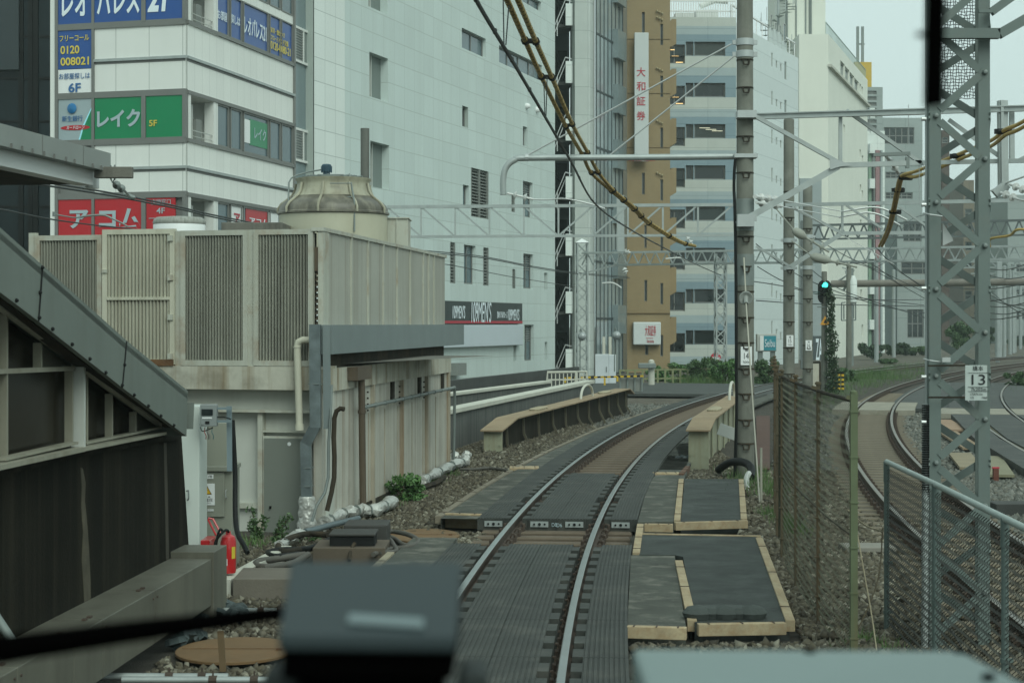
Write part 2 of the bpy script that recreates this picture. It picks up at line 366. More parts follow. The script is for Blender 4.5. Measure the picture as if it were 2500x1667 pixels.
for z0_, z1_ in [(-.4, 24)]:
    zz_ = sorted({-.4, 24, *[v for h in holes for v in h[2:]]})
    wall(mb, 0, ur(1476), -.4, 24, h3, .9); wall(mb, ur(1476), ust, -.4, 24, hw, .12); mb.quad((ur(2125), 0, -.4), (WR, 0, -.4), (WR, 0, 24), (ur(2125), 0, 24))
part_on(mb.build("side_wall", m_white2, bl), bl, R1)
for zt, zb in [(max(a, b), min(a, b)) for a, b in rows]:
    mb = MB(True); mb.span(ur(1284), ur(1484), -.03, .12, zt, zt + .12); mb.span(ur(1284), ur(1484), -.05, .2, zb - .12, zb)
    mb.span(ur(1284), ur(1300), -.03, .3, zb, zt); mb.span(ur(1455), ur(1484), -.03, .3, zb, zt); part_on(mb.build("balcony_frame", m_white, bl), bl, R1)
mb = MB(True); mb.quad((.3, .88, -.4), (ur(1478), .88, -.4), (ur(1478), .88, 24), (.3, .88, 24))
part_on(mb.build("balcony_recess", M("recess wall", (.16, .18, .17), .8, var=.1), bl), bl, R1)
for zt, zb in [(max(a, b), min(a, b)) for a, b in rows]:
    mb = MB(True); mb.bar((ur(1300), .02, zb + .3), (ur(1470), .02, zb + .3), .025); mb.bar((ur(1300), .02, zb + .12), (ur(1470), .02, zb + .12), .02)
    part_on(mb.build("balcony_rail", m_wframe2, bl), bl, R1)
    part_on(MB(True).span(ur(1345), ur(1378), .3, .6, zb, zt - .2).build("downpipe", m_wframe2, bl), bl, R1); part_on(MB(True).span(ur(1380), ur(1415), .2, .5, zb, zb + .75).build("air_conditioner", m_louvre, bl), bl, R1)
for i, (zt, zb) in enumerate([(max(a, b), min(a, b)) for a, b in rows]):
    for a, b in ((1480, 1562), (1575, 1652), (1664, 1832), (1844, 1916), (1924, 2000)):
        gl = m_blue if i == 1 else m_glass2
        f = window(bl, (ur(a), ur(b), zb, zt), m_wframe, gl, .03, fw=.05); part_on(f, bl, R1)
# tall glass strip with louvred casements
mb = MB(True); mb.quad((ur(2006), .04, -.4), (ur(2128), .04, -.4), (ur(2128), .04, 24), (ur(2006), .04, 24)); part_on(mb.build("glass_strip", M("slate glass", (.17, .225, .235), .2, var=.12, vs=.3), bl), bl, R1)
for y0, y1 in ((-520, -235), (175, 460), (870, 1140), (1560, 1820)):
    z1, z0 = R1.px(2015 / 2.8, y0 / 2.8)[1], R1.px(2015 / 2.8, (y1 - 40) / 2.8)[1]
    f = window(bl, (ur(2010), ur(2128), z0, z1), m_white, m_glass3, .0, 2, .09); part_on(f, bl, R1)
    mb = MB(True); z = z0 + .1
    while z < z1 - .1: mb.span(ur(2018), ur(2070), -.03, -.005, z, z + .035); z += .1
    mb.build("louvre", m_louvre, f)
mb = MB(True); mb.span(ur(2003), ur(2012), -.06, .1, -.4, 24); mb.span(ur(2124), ur(2140), -.06, .1, -.4, 24); part_on(mb.build("mullion", m_wframe, bl), bl, R1)
# spandrels, rails and frames on both walls
zs_ = [(zc(160), zc(620)), (zc(965), zc(1318)), (zc(1660), zc(2010)), (zc(-215), zc(-190)), (zc(-560), zc(-860))]
zs_ = [(zc(165), zc(618)), (zc(968), zc(1318)), (zc(1665), zc(2015)), (zc(2350), zc(3200)), (zc(-540), zc(-200))]
mb = MB(True)
for a, b in zs_: mb.span(ul(655), WL - .02, -.09, .1, min(a, b), max(a, b))
mb.span(0, ul(390), -.12, .1, -.4, 24); mb.build("spandrel", m_white, bl)
mbl, mbr, mgl, mgr = MB(True), MB(True), MB(True), MB(True)
for y in (392, 1143, 1850):
    for dz, r_ in ((.0, .09),): mbl = MB(True); mbl.bar((ul(655), -.13, zc(y) + dz), (WL + .06, -.13, zc(y) + dz), .05, r_); mbl.build("handrail", m_galv, bl); mbr = MB(True); mbr.bar((-.05, -.04, zc(y) + dz), (ur(2010), -.04, zc(y) + dz), .05, r_); part_on(mbr.build("handrail", m_galv, bl), bl, R1)
    mgl.span(ul(655), WL - .02, -.092, -.08, zc(y) - .13, zc(y) - .045); mgr.span(0, ur(2005), -.006, .0, zc(y) - .13, zc(y) - .045)  # thin dark strip directly below each handrail
mgl.build("dark_strip", m_wframe, bl); part_on(mgr.build("dark_strip", m_wframe, bl), bl, R1); 
mb = MB(True); mr = MB(True)
for y in (150, 630, 957, 1328, 1652, 2028): mb.span(ul(395), WL, -.14, .05, zc(y) - .1, zc(y) + .1); mr.span(0, ur(2010), -.06, .05, zc(y) - .06, zc(y) + .06)
for a, b in ((390, 410), (640, 657)): mb.span(ul(a), ul(b), -.15, .05, -.4, 24)
for a, b in ((980, 1008), (1260, 1282)):
    for zt, zb in rows: mb.span(ul(a), ul(b), -.15, .05, min(zt, zb), max(zt, zb))
mb.build("window_band", m_wframe, bl); part_on(mr.build("window_band", m_wframe, bl), bl, R1)
def zl_(x, y): return L1.px(x / 2.8, y / 2.8)[1]
def pan(a, b, y0, y1, mat, face="L", y=-.11, nm="sign_panel", loc=False):
    u = ul if face == "L" else ur
    o = MB(True).span(u(a), u(b), y, y + .06, zl_(a, y1) if loc else zc(y1), zl_(a, y0) if loc else zc(y0)).build(nm, mat, bl)
    if face != "L": part_on(o, bl, R1)
    return o
def tx(p, s, mat, a, b, ym, h, face="L", y=-.13, **k):
    u = ul if face == "L" else ur
    return text(p, s, mat, ((u(a) + u(b)) / 2, y, zl_((a + b) / 2, ym)), h / 200, width=u(b) - u(a), height=h / 2.8 / F * dc, **k)
# row 1: blue
y0, y1 = -170, 140
p = pan(410, 640, y0, y1, m_blue); tx(p, "レオ", m_letw, 436, 618, 20, 200, bold=.035)
p = pan(657, 980, y0, y1, m_blue); tx(p, "パレス", m_letw, 676, 966, 5, 200, bold=.035)
p = pan(1008, 1260, y0, y1, m_blue); tx(p, "21", m_letw, 1022, 1158, -8, 190, bold=.06, shear=.15)
p = pan(410, 640, 212, 480, m_blue, loc=True); tx(p, "フリーコール", m_lety, 422, 622, 266, 42, bold=.012); tx(p, "0120", m_lety, 428, 556, 346, 56, bold=.03); tx(p, "008021", m_lety, 428, 622, 424, 56, bold=.03)
p = pan(410, 640, 484, 664, m_signwhite, loc=True); tx(p, "お部屋探しは", m_letb, 418, 628, 524, 42); tx(p, "6F", m_letb, 482, 566, 604, 64, bold=.03)
# row 2: grey and green
y0, y1 = 650, 940
p = pan(412, 640, y0, y1, m_greysign)
tx(p, "新生銀行", m_letb, 438, 578, 815, 40)
q = MB(True).add([(ul(410 + 118 + 100 * math.cos(t)), -.125, zl_(520, 877 + 17 * math.sin(t))) for t in [i * .2618 for i in range(24)]], [tuple(range(24))]).build("emblem", m_red, p)
tx(p, "カードローン", m_letw, 470, 592, 876, 24, y=-.14, shear=.2)
MB(True).lathe((ul(507), -.12, zl_(507, 746)), [(.0, -.0), (.15, .01), (.17, .03), (.1, .06), (.0,.07)], 24, (0, -1, 0)).build("emblem", M("blue ball", (.02, .16, .36), .3, var=.3, vs=4), p, True)
MB(True).add([(ul(560), -.122, zc(940)), (ul(640), -.122, zc(940)), (ul(640), -.122, zc(722)), (ul(585), -.122, zc(850))], [(0, 1, 2, 3)]).build("emblem", m_green, p)
MB(True).add([(ul(549), -.121, zc(940)), (ul(561), -.121, zc(940)), (ul(586), -.121, zc(850)), (ul(640), -.121, zc(722)), (ul(640), -.121, zc(708)), (ul(577), -.121, zc(840))], [(0, 1, 2, 5), (2, 3, 4, 5)]).build("emblem", m_cyan, p)
p = pan(660, 982, y0, y1, m_green); tx(p, "レイク", m_letg, 676, 972, 813, 122, bold=.05)
p = pan(1010, 1262, y0, y1, m_green); tx(p, "5F", m_lety, 1032, 1086, 846, 42, bold=.02)
# row 3: red
y0, y1 = 1340, 1640
p = pan(412, 640, y0, y1, m_red); tx(p, "ア", m_letg, 490, 618, 1500, 128, bold=.05)
p = pan(660, 985, y0, y1, m_red); tx(p, "コム", m_letg, 690, 972, 1495, 138, bold=.05)
p = pan(1012, 1208, y0, y1, m_red); tx(p, "店頭窓口", m_letg, 1045, 1180, 1383, 38); tx(p, "4F", m_letg, 1083, 1140, 1442, 40, bold=.01)
MB(True).span(ul(1030), ul(1190), -.13, -.11, zc(1492), zc(1488)).build("trim_line", m_letg, p)
# side wall lettering on the windows
def sidetext(s, mat, a, b, y, h, **k): return part_on(text(bl, s, mat, ((ur(a) + ur(b)) / 2, -.005, R1.px((a + b) / 5.6, y / 2.8)[1]), .5, width=ur(b) - ur(a), height=h / 2.8 / F * 64, **k), bl, R1)
sidetext("お部屋", m_letw, 1488, 1552, 110, 62); sidetext("探しは", m_letw, 1578, 1640, 140, 62); sidetext("レオパレス21", m_letw, 1670, 1820, 200, 120, bold=.01)
sidetext("家賃・敷金つき", m_lety, 1850, 1946, 225, 38); sidetext("フロードバンド完備", m_lety, 1850, 1970, 280, 40); sidetext("0120-0080-21", m_lety, 1850, 1985, 335, 56, bold=.01)
def sidepan(a, b, yt, yb, mat, y=.032): return part_on(MB(True).span(ur(a), ur(b), y - .02, y + .03, R1.px(b / 2.8, yb / 2.8)[1], R1.px(a / 2.8, yt / 2.8)[1]).build("sign_panel", mat, bl), bl, R1)
sidepan(1672, 1740, 812, 990, m_signwhite); sidepan(1712, 1830, 815, 1022, m_green, .025); sidetext("レイク", m_letg, 1738, 1818, 920, 80, bold=.02)
sidepan(1584, 1660, 1405, 1560, m_signwhite); sidepan(1684, 1836, 1418, 1540, m_red); sidetext("アコム", m_letw, 1706, 1830, 1520, 50, bold=.02); sidetext("ア", m_letr, 1600, 1640, 1500, 80, bold=.03)
sidepan(1842, 1905, 1450, 1560, m_signwhite)
# --- dark glass block at the left edge
g0 = P(-420, 790, 74); FD = Face((g0.x, g0.y), (1, .02)); bd = FD.root("glass_office", "dark glass office block at the far left behind the white sign building", "building")
u1 = FD.px(150)[0]
mb = MB(True); wall(mb, 0, u1, -.4, 26, [], .1); shell(mb, 0, u1, -.4, 26, 10); mb.build("glass_wall", M("dark green glass", (.014, .024, .028), .25, var=.4, vs=.25, spec=.2), bd)
mb = MB(True)
for x in (-300, -180, -60, 52, 75, 88): u = FD.px(x)[0]; mb.span(u - .1, u + .1, -.1, .05, -.4, 26)
for y in (-90, 90, 192, 297, 400, 505, 610): z = FD.px(60, y)[1]; mb.span(0, u1, -.04, .04, z - .05, z + .05)
mb.build("mullion", m_black, bd)
mb = MB(True); mb.span(FD.px(-300)[0], FD.px(50)[0], -.3, .05, 13, 26); mb.build("upper_cladding", M("slate panel", (.03, .042, .046), .3, var=.2, vs=.3), bd)

# --- long pale green building with few windows
q = P(765, 790, 69.1); F2 = Face((q.x, q.y), (.3155, 1)); b2 = F2.root("department_store", "long pale green panelled building with scattered small windows and a black sign", "building")
U2 = F2.px(1355)[0]; US = F2.px(840)[0]
W2 = []   # (hole, panes, kind, louvre height)
def w2(zf, p, q, n=1, kind="g", lv=0.): W2.append((F2.rect(zf(*p), zf(*q)), n, kind, lv))
w2(Z2, (418, -250), (550, 103), 2, "deep"); w2(Z2, (425, 355), (553, 700), 2, "deep"); w2(Z2, (431, 962), (561, 1300), 2, "deep")
w2(Z2, (1057, 190), (1222, 400), 2, "b"); w2(Z2, (1312, 310), (1605, 558), 4, "b"); w2(Z2, (1470, -60), (1600, 85), 2, "b")
w2(Z2, (1060, 722), (1100, 877)); w2(Z2, (1475, 862), (1505, 1005), 1, "b"); w2(Z2, (1065, 1262), (1105, 1412), 1, "b"); w2(Z2, (1122, 1145), (1237, 1500), 2, "l")
w2(Z2, (1398, 1330), (1418, 1452), 1, "l"); w2(Z2, (1475, 1235), (1542, 1492), 2, "b", .8)
w2(Z6, (1305, 500), (1336, 763), 1, "l"); w2(Z6, (1392, 515), (1467, 770), 2, "b"); w2(Z6, (1517, 533), (1548, 778), 1, "l"); w2(Z6, (1702, 673), (1718, 795), 1, "l")
w2(Z7, (203, 310), (267, 537), 2, "b", .8); w2(Z7, (135, 410), (150, 530), 1, "l"); w2(Z7, (337, 433), (357, 545)); w2(Z7, (210, 765), (270, 992), 2, "b", .8)
w2(Z7, (140, 880), (158, 995)); w2(Z7, (340, 875), (357, 990), 1, "b")
mb = MB(True); wall(mb, US, U2, -.42, 27, [h for h, *_ in W2], .35); mb.build("panel_wall", m_pale, b2)
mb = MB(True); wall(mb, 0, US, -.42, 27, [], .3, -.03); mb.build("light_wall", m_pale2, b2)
mb = MB(True); shell(mb, 0, U2, -.42, 27, 7); mb.build("rear_wall", m_pale, b2)
for h, n, k, lv in W2:
    if k == "deep":
        f = MB(True).quad((h[0], .34, h[2]), (h[1], .34, h[2]), (h[1], .34, h[3]), (h[0], .34, h[3])).build("blind_window", M("shaded infill", (.17, .205, .19), .7, var=.12, vs=.4, streak=.3, scol=(.11, .13, .12)), b2)
        MB(True).span((h[0] * .6 + h[1] * .4) - .03, (h[0] * .6 + h[1] * .4) + .03, .25, .33, h[2], h[3]).build("mullion", m_wframe2, f)
    elif k == "l":
        f = MB(True).quad((h[0], .3, h[2]), (h[1], .3, h[2]), (h[1], .3, h[3]), (h[0], .3, h[3])).build("louvre_window", m_wframe, b2)
        mb = MB(True); z = h[2]
        while z < h[3] - .1: mb.add([(h[0], .05, z), (h[1], .05, z), (h[1], .2, z + .12), (h[0], .2, z + .12)], [(0, 1, 2, 3)]); z += .15
        for i in range(n + 1): x = h[0] + (h[1] - h[0]) * i / n; mb.span(x - .05, x + .05, .0, .2, h[2], h[3])
        mb.build("louvre", m_louvre, f)
    else: window(b2, h, m_wframe, m_glass2 if k == "b" else m_glass, .22, n, .07, lv)
for x, y in ((1497, 727), (1567, 752)): u, z = F2.px(*Z2(x, y)); MB(True).lathe((u, 0, z), [(.16, 0), (.16, .1), (.1, .2), (.02, .24)], 12, (0, -1, 0)).build("vent_hood", m_signwhite, b2, True)
h = F2.rect(Z6(1190, 872), Z6(1735, 1020))
sg = F2.root("shop_sign", "long black sign board with white lettering and a red underline on the pale green building", "sign")
MB(True).span(h[0], h[1], -.25, -.02, h[2], h[3]).build("board", M("black board", (.022, .032, .032), .4, var=.08), sg)
MB(True).span(h[0] + .02, h[1] - .02, -.27, -.24, h[2] + .02, h[2] + .14).build("underline", m_letr, sg)
for a, b, y, s_ in ((1283, 1364, 945, .85), (1404, 1532, 945, 1.4), (1640, 1712, 962, .8)):
    ua, ub = F2.px(Z6(a, 0)[0])[0], F2.px(Z6(b, 0)[0])[0]; text(sg, "109MEN'S", m_letw, ((ua + ub) / 2, -.28, F2.px(*Z6((a + b) / 2, y))[1]), s_, width=ub - ua, shear=.15)
ua, ub = F2.px(Z6(1570, 0)[0])[0], F2.px(Z6(1636, 0)[0])[0]; text(sg, "男のリアルクローズ", m_letw, ((ua + ub) / 2, -.28, F2.px(*Z6(1600, 962))[1]), .4, width=ub - ua)
h = F2.rect(Z6(1190, 1028), Z6(1735, 1155))
one(MB().prism([F2.w(h[0], h[2], -.3), F2.w(h[1], h[2], -.3), F2.w(h[1], h[3], -.3), F2.w(h[0], h[3], -.3)], F2.n.to_3d() * .28), "blank_sign", M("blank light box", (.50, .56, .60), .35, var=.03), "blank pale light box under the long black sign board", "sign", bevel=.03)
h = F2.rect(Z6(1292, 1272), Z6(1345, 1345)); MB(True).span(h[0], h[1], -.5, .0, h[2], h[3]).build("base_box", m_louvre, b2)

# --- stair tower with silver tiled column and glass curtain
q = P(1351, 790, 103.5); F3 = Face((q.x, q.y), (1, .05)); b3 = F3.root("stair_tower", "narrow tower with dark open fire stairs, silver tiled column and leaning glass curtain", "building")
u3 = lambda x: F3.px(x / 2.8 + 1300)[0]; d3 = 103.5
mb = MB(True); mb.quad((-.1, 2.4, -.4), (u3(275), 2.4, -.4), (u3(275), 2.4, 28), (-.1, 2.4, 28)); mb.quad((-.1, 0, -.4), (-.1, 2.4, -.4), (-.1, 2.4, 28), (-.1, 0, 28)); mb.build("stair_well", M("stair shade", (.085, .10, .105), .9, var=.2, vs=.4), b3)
mf, ml, mr, mdoor = MB(True), MB(True), MB(True), MB(True)
zf = [F3.px(1380, (1165 + 393 * i) / 2.8 - 0)[1] for i in range(-5, 5)]
fl = 393 / 2.8 / F * d3
z = F3.px(1380, 165 / 2.8)[1] - fl * 6
while z < 28:
    mf.span(-.1, u3(270), .2, 2.3, z - .18, z); ml = MB(True); ml.span(u3(226), u3(272), -.12, .1, z - .1, z + 1.15)
    mf.add([(u3(138), .6, z + fl - .5), (u3(232), .6, z), (u3(232), 1.6, z), (u3(138), 1.6, z + fl - .5)], [(0, 1, 2, 3)])
    for dz in (1.0, .6): mr.bar((u3(137), .1, z - 1.4 + dz), (u3(226), .1, z + .4 + dz), .045)
    mr.bar((u3(226), .1, z + 1.4), (u3(268), .1, z + 1.3), .06); mr.bar((u3(170), .1, z - .7), (u3(170), .1, z + .3), .05)
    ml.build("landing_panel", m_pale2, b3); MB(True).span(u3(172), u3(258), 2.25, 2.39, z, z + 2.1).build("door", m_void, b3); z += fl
mf.build("landing", m_concd, b3); mr.build("handrail", m_wirel, b3)
mb = MB(True); un = u3(435); pr = [(u3(272), 1.5), (u3(272), .35), (u3(290), .0), (u3(375), .0), (u3(395), .12), (un, .9), (un, 3)]
for i in range(len(pr) - 1): mb.quad((*pr[i], -.4), (*pr[i + 1], -.4), (*pr[i + 1], 28), (*pr[i], 28))
mb.build("tiled_column", m_tile, b3)
gq = P(1455.5, 790, 104.4); FG = Face((gq.x, gq.y), (.33, 1)); ug = FG.px(1520)[0]
mb = MB(True); wall(mb, 0, ug, -.4, 28, [], .1); part_on(mb.build("glass_curtain", M("sky glass", (.28, .345, .36), .12, var=.4, vs=.16, spec=.6), b3), b3, FG)  # pale blue base colour stands in for the reflected sky
mb = MB(True)
for i in range(8): u = ug * i / 7; mb.span(u - .07, u + .07, -.02, .03, -.4, 28)
z = -.4
while z < 28: mb.span(0, ug, -.03, .03, z - .06, z + .06); z += fl
part_on(mb.build("mullion", M("dark blue frame", (.035, .05, .055), .5), b3), b3, FG)
z = 2.; m_bay = M("bay glass", (.22, .27, .275), .15, var=.3, vs=.3)
while z < 28: part_on(MB(True).span(ug * .62, ug - .3, -.32, .0, z, z + fl * .52).build("bay_window", m_bay, b3), b3, FG); z += fl

# --- ochre tiled building
q = P(1531, 790, 110); F4 = Face((q.x, q.y), (1, .03)); b4 = F4.root("tiled_building", "tall ochre brick tiled building with slit windows and two securities signs", "building")
U4 = F4.px(1636)[0]; H4 = []
u4 = lambda x: F4.px(x / 2.8 + 1300)[0]
fl4 = 355 / 2.8 / F * 110
z4 = lambda y: F4.px(1590, y / 2.8)[1]
for i in range(-2, 7):
    z1 = z4(165 + 354 * i)
    H4.append((u4(874), u4(893), z1 - 145 / 2.8 / F * 110, z1))
for y0, y1 in ((85, 230), (1182, 1330)): H4.append((u4(748), u4(768), z4(y1), z4(y0)))
for x0, y0, x1, y1 in ((975, 480, 993, 615), (980, 890, 1000, 958), (975, 130, 990, 275)):
    a, b = Z7(x0, y0), Z7(x1, y1); H4.append((F4.px(a[0])[0], F4.px(b[0])[0], F4.px(1575, b[1])[1], F4.px(1575, a[1])[1]))
mb = MB(True); wall(mb, 0, U4, -.4, 30, H4, .3); mb.build("front_wall", m_brown, b4)
mb = MB(True); shell(mb, 0, U4, -.4, 30, 14); mb.build("side_wall", m_brown, b4)
for h in H4: window(b4, h, m_wframe, m_glass, .18, 1, .05)
for i in range(-1, 7):
    z = z4(555 + 340 * i)
    mb = MB(True); mb.prism([(U4, .3, z + .65), (U4 + .15, .3, z + .8), (U4 + .42, .3, z + .8), (U4 + .42, .3, z - .7), (U4 + .1, .3, z - .9), (U4, .3, z - .9)], (0, 2, 0)); mb.build("bay", m_brown, b4)
for y in (75, 118, 465, 825, 1180): 
    for k in range(3):
        u = u4(852 + 17 * k); MB(True).lathe((u, 0, z4(y + 8 * k)), [(.05, 0), (.065, .06), (.06, .16), (.02, .18)], 10, (0, -1, -.3)).build("vent_hood", M("ochre hood", (.36, .30, .18), .6) if k + y == 75 else bpy.data.materials["ochre hood"], b4, True)
mb = MB(True)
for y in (270, 640, 1010): mb.bar((0, -.01, z4(y)), (U4, -.01, z4(y)), .035)
mb.bar((0, -.03, F4.px(1590, Z7(0, 693)[1])[1]), (U4, -.03, F4.px(1590, Z7(0, 693)[1])[1]), .06); mb.build("band_course", M("dark tile joint", (.12, .08, .035), .8), b4)  # dark horizontal joint lines across the tiles
sg = F4.root("vertical_sign", "tall narrow white board with red vertical lettering on the ochre building", "sign")
ua, ub = u4(690), u4(786); MB(True).span(ua, ub, -.7, -.35, z4(1110), z4(237)).build("board", M("sign board", (.50, .53, .52), .4, var=.03), sg, bevel=.03)
for c, y in (("大", 505), ("和", 602), ("証", 702), ("券", 802)): text(sg, c, m_letr, ((u4(704) + u4(764)) / 2, -.72, z4(y)), .6, width=u4(764) - u4(704), height=62 / 2.8 / F * 110, bold=.012)
text(sg, "Securities", m_letr, ((ua + ub) / 2, -.72, z4(1098)), .28, width=1.6)
mb = MB(True)
for y in (330, 700, 1000): mb.span(ua + .2, ub - .2, -.36, 0, z4(y) - .08, z4(y) + .08)
mb.build("bracket", m_galv, sg)
sg = F4.root("square_sign", "square white board with small red lettering low on the ochre building", "sign")
h = F4.rect(Z7(900, 748), Z7(1075, 892)); MB(True).span(h[0], h[1], -.5, -.05, h[2], h[3]).build("board", M("sign board 2", (.55, .585, .575), .35, var=.03), sg, bevel=.05)
text(sg, "大和証券", m_letr, ((h[0] + h[1]) / 2 + .2, -.52, F4.px(*Z7(993, 802))[1]), .6, width=(h[1] - h[0]) * .4, height=68 / 2.613 / F * 110, bold=.01)
MB(True).span(h[0] + 1.2, h[1] - .9, -.52, -.49, F4.px(*Z7(990, 851))[1], F4.px(*Z7(990, 848))[1]).build("rule", m_letr, sg)
text(sg, "Daiwa Securities", m_letr, ((h[0] + h[1]) / 2 + .2, -.52, F4.px(*Z7(993, 868))[1]), .3, width=(h[1] - h[0]) * .25, height=.2)

# --- blue striped office with white flank
q = P(1634, 790, 121); F5 = Face((q.x, q.y), (1, .03)); b5 = F5.root("striped_office", "office block with blue and white horizontal stripes and dark window bands", "building")
U5 = F5.px(1797)[0]; z5 = lambda y: F5.px(1716, y / 2.8)[1]; u5 = lambda x: F5.px(x / 2.8 + 1300)[0]; per = 281.5
T5 = z5(155); bands = {"w": [], "b": [], "p": []}; H5 = []; m_glass4 = M("blinds behind glass", (.045, .055, .052), .15, var=.3, vs=.6); m_glass2d = M("dim green glass", (.03, .042, .042), .1, var=.35, vs=.4); m_lit = M("warm ceiling lamp", (.8, .6, .3), .5, var=0, emit=((1., .62, .22), 1.1)); m_lit2 = M("pale ceiling lamp", (.8, .8, .6), .5, var=0, emit=((1., .95, .7), .45))
ms = {"w": MB(True), "b": MB(True), "p": MB(True)}
for i in range(0, 10):
    o = per * i; y = 285 + o
    for k, ya, yb in (("b", -48, 4), ("b", 4, 100), ("w", 100, 180), ("p", 180, 234)):
        za, zb = z5(y + yb), z5(y + ya)
        if za < -.4: continue
        hs = [(u5(1106), u5(1318), z5(y + 98), z5(y + 2)), (u5(1048), u5(1100), z5(y + 98), z5(y + 2)), (u5(900), u5(1042), z5(y + 152), z5(y + 22))]
        q5 = MB(True); wall(q5, 0, U5, za, zb, [h for h in hs if h[3] > za and h[2] < zb], .25); q5.build({'w': 'white_stripe', 'b': 'blue_stripe', 'p': 'pale_stripe'}[k], {'w': m_stripew, 'b': m_stripeb, 'p': m_stripeb2}[k], b5)
    H5 += [(hs[0], 1), (hs[1], 1), (hs[2], 2)]
wall(ms["p"], 0, U5, z5(285 - 48), z5(180), [], .1); wall(ms["w"], 0, U5, z5(180), z5(120), [], .1)
ms["w"].build("white_stripe", m_stripew, b5); ms["p"].build("pale_stripe", m_stripeb2, b5)
for (h, n) in H5:
    if h[2] < 0: continue
    window(b5, h, m_wframe, random.choice([m_glass, m_glass, m_glass4, m_glass2d]), .22, n, .08)
    if n == 2 and h[3] > T5 - 6.5 or (n == 1 and T5 - 9.5 < h[3] < T5 - 5 and h[1] - h[0] > 2):
        for k in range(3): x0_ = h[0] + (h[1] - h[0]) * (.18 + .2 * k); MB(True).span(x0_, x0_ + (h[1] - h[0]) * .34, .16, .19, h[3] - .35 - .42 * k if n == 2 else h[3] - .25 - .1 * k, h[3] - .31 - .42 * k if n == 2 else h[3] - .22 - .1 * k).build("ceiling_lamp", m_lit if n == 2 else m_lit2, b5)
qc = P(1797, 790, F5.w(U5, 0).y); FR5 = Face((qc.x, qc.y), (.415, 1)); UR5 = FR5.px(1949)[0]
HR = []
for i in range(-1, 8):
    for x0, x1, y0, y1 in ((233, 243, 0, 100), (264, 274, 55, 110), (293, 303, 75, 130), (323, 338, 60, 190)):
        a = Z4(x0, 360 + y0 + 262 * i); b = Z4(x1, 360 + y1 + 262 * i); h = FR5.rect(a, b)
        if h[2] > .5: HR.append(h)
mb = MB(True); wall(mb, 0, UR5, -.4, T5, HR, .2); part_on(mb.build("flank_wall", m_fineclad, b5), b5, FR5)
for h in HR: part_on(window(b5, h, m_wframe2, m_glass2, .1, 1, .05), b5, FR5)
mb = MB(True); pts = [F5.w(0, 0), F5.w(U5, 0), FR5.w(UR5, 0), FR5.w(UR5, 0) + Vector((-12, 4, 0))]
inv = WM[b5.name].inverted(); l5 = [inv @ p for p in pts]
mb.add([(p.x, p.y, T5 - .05) for p in l5], [(0, 1, 2, 3)]); mb.build("roof", m_conc, b5)
mb = MB(True)
for i in range(28): u = U5 * i / 27; mb.bar((u, .3, T5), (u, .3, T5 + 1.5), .05)
for dz in (1.5, .8): mb.bar((0, .3, T5 + dz), (U5, .3, T5 + dz), .08)
for i in range(12): u = UR5 * i / 11; v = inv @ FR5.w(u, 0, .3); mb.bar((v.x, v.y, T5), (v.x, v.y, T5 + 1.2), .06)
a, b = inv @ FR5.w(0, 0, .3), inv @ FR5.w(UR5, 0, .3); mb.bar((a.x, a.y, T5 + 1.2), (b.x, b.y, T5 + 1.2), .1); mb.build("roof_rail", m_signwhite, b5)
mb = MB(True); mb.span(.6, 1.9, 1.5, 4, T5, T5 + .9); mb.span(2.1, 3.6, 2, 4, T5, T5 + 1.2); mb.tube([(2.4, 2.4, T5 + 1.5), (3.4, 2.4, T5 + 1.9), (4.3, 2.6, T5 + 1.9)], .2, 10); mb.build("roof_plant", m_pale2, b5)
mb = MB(True); mb.span(.5, U5 - .5, -.06, .1, z5(2545), z5(2450)) if False else None

# --- cream building with rooftop stair tower
q = P(1951, 790, 150); F6 = Face((q.x, q.y), (1, .02)); b6 = F6.root("cream_building", "tall cream rendered building with a spiral roof stair and a sloping parapet", "building")
U6 = F6.px(2022)[0]; T6 = F6.px(1990, 84)[1]
qc = F6.w(U6, 0); FR6 = Face((qc.x, qc.y), (.3136, 1)); UR6 = FR6.px(2118)[0]
wall(MB(True), 0, 0, 0, 0) if False else None
mb = MB(True); wall(mb, 0, U6, -.4, T6, [], .2); mb.quad((0, 0, -.4), (0, 14, -.4), (0, 14, T6), (0, 0, T6)); mb.quad((0, 0, T6), (U6, 0, T6), (U6, 30, T6), (0, 30, T6)); mb.build("front_wall", m_cream, b6)
HR = [FR6.rect(Z4(705 + 32 * i, 412 + 40 * i), Z4(735 + 32 * i, 553 + 30 * i)) for i in range(4)] + [FR6.rect(Z4(x, y), Z4(x + 10, y + 60)) for x, y in ((836, 570), (850, 590), (836, 1020), (852, 1060), (838, 1260), (852, 1300), (726, 850), (840, 1500))] + [FR6.rect(Z8(*p), Z8(p[0] + 12, p[1] + 70)) for p in ((785, 540), (793, 765))]
mb = MB(True); wall(mb, 0, UR6, -.4, T6, HR, .4); part_on(mb.build("flank_wall", m_cream, b6), b6, FR6)
for h in HR: part_on(window(b6, h, m_wframe2, m_glass2, .2, 1, .08), b6, FR6)
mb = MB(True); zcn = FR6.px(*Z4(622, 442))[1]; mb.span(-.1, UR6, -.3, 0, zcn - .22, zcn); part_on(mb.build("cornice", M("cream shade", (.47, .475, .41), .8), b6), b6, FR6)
mb = MB(True); a, b = F6.px(1941)[0], F6.px(2038)[0]; mb.span(a, b, 4, 14, T6, T6 + 9); mb.build("roof_tower", m_cream, b6)
mb = MB(True)
for x in (2000, 1940): u = F6.px(x)[0]; mb.tube([(u, 3.9, T6), (u, 3.9, T6 + 8)], .12, 6)
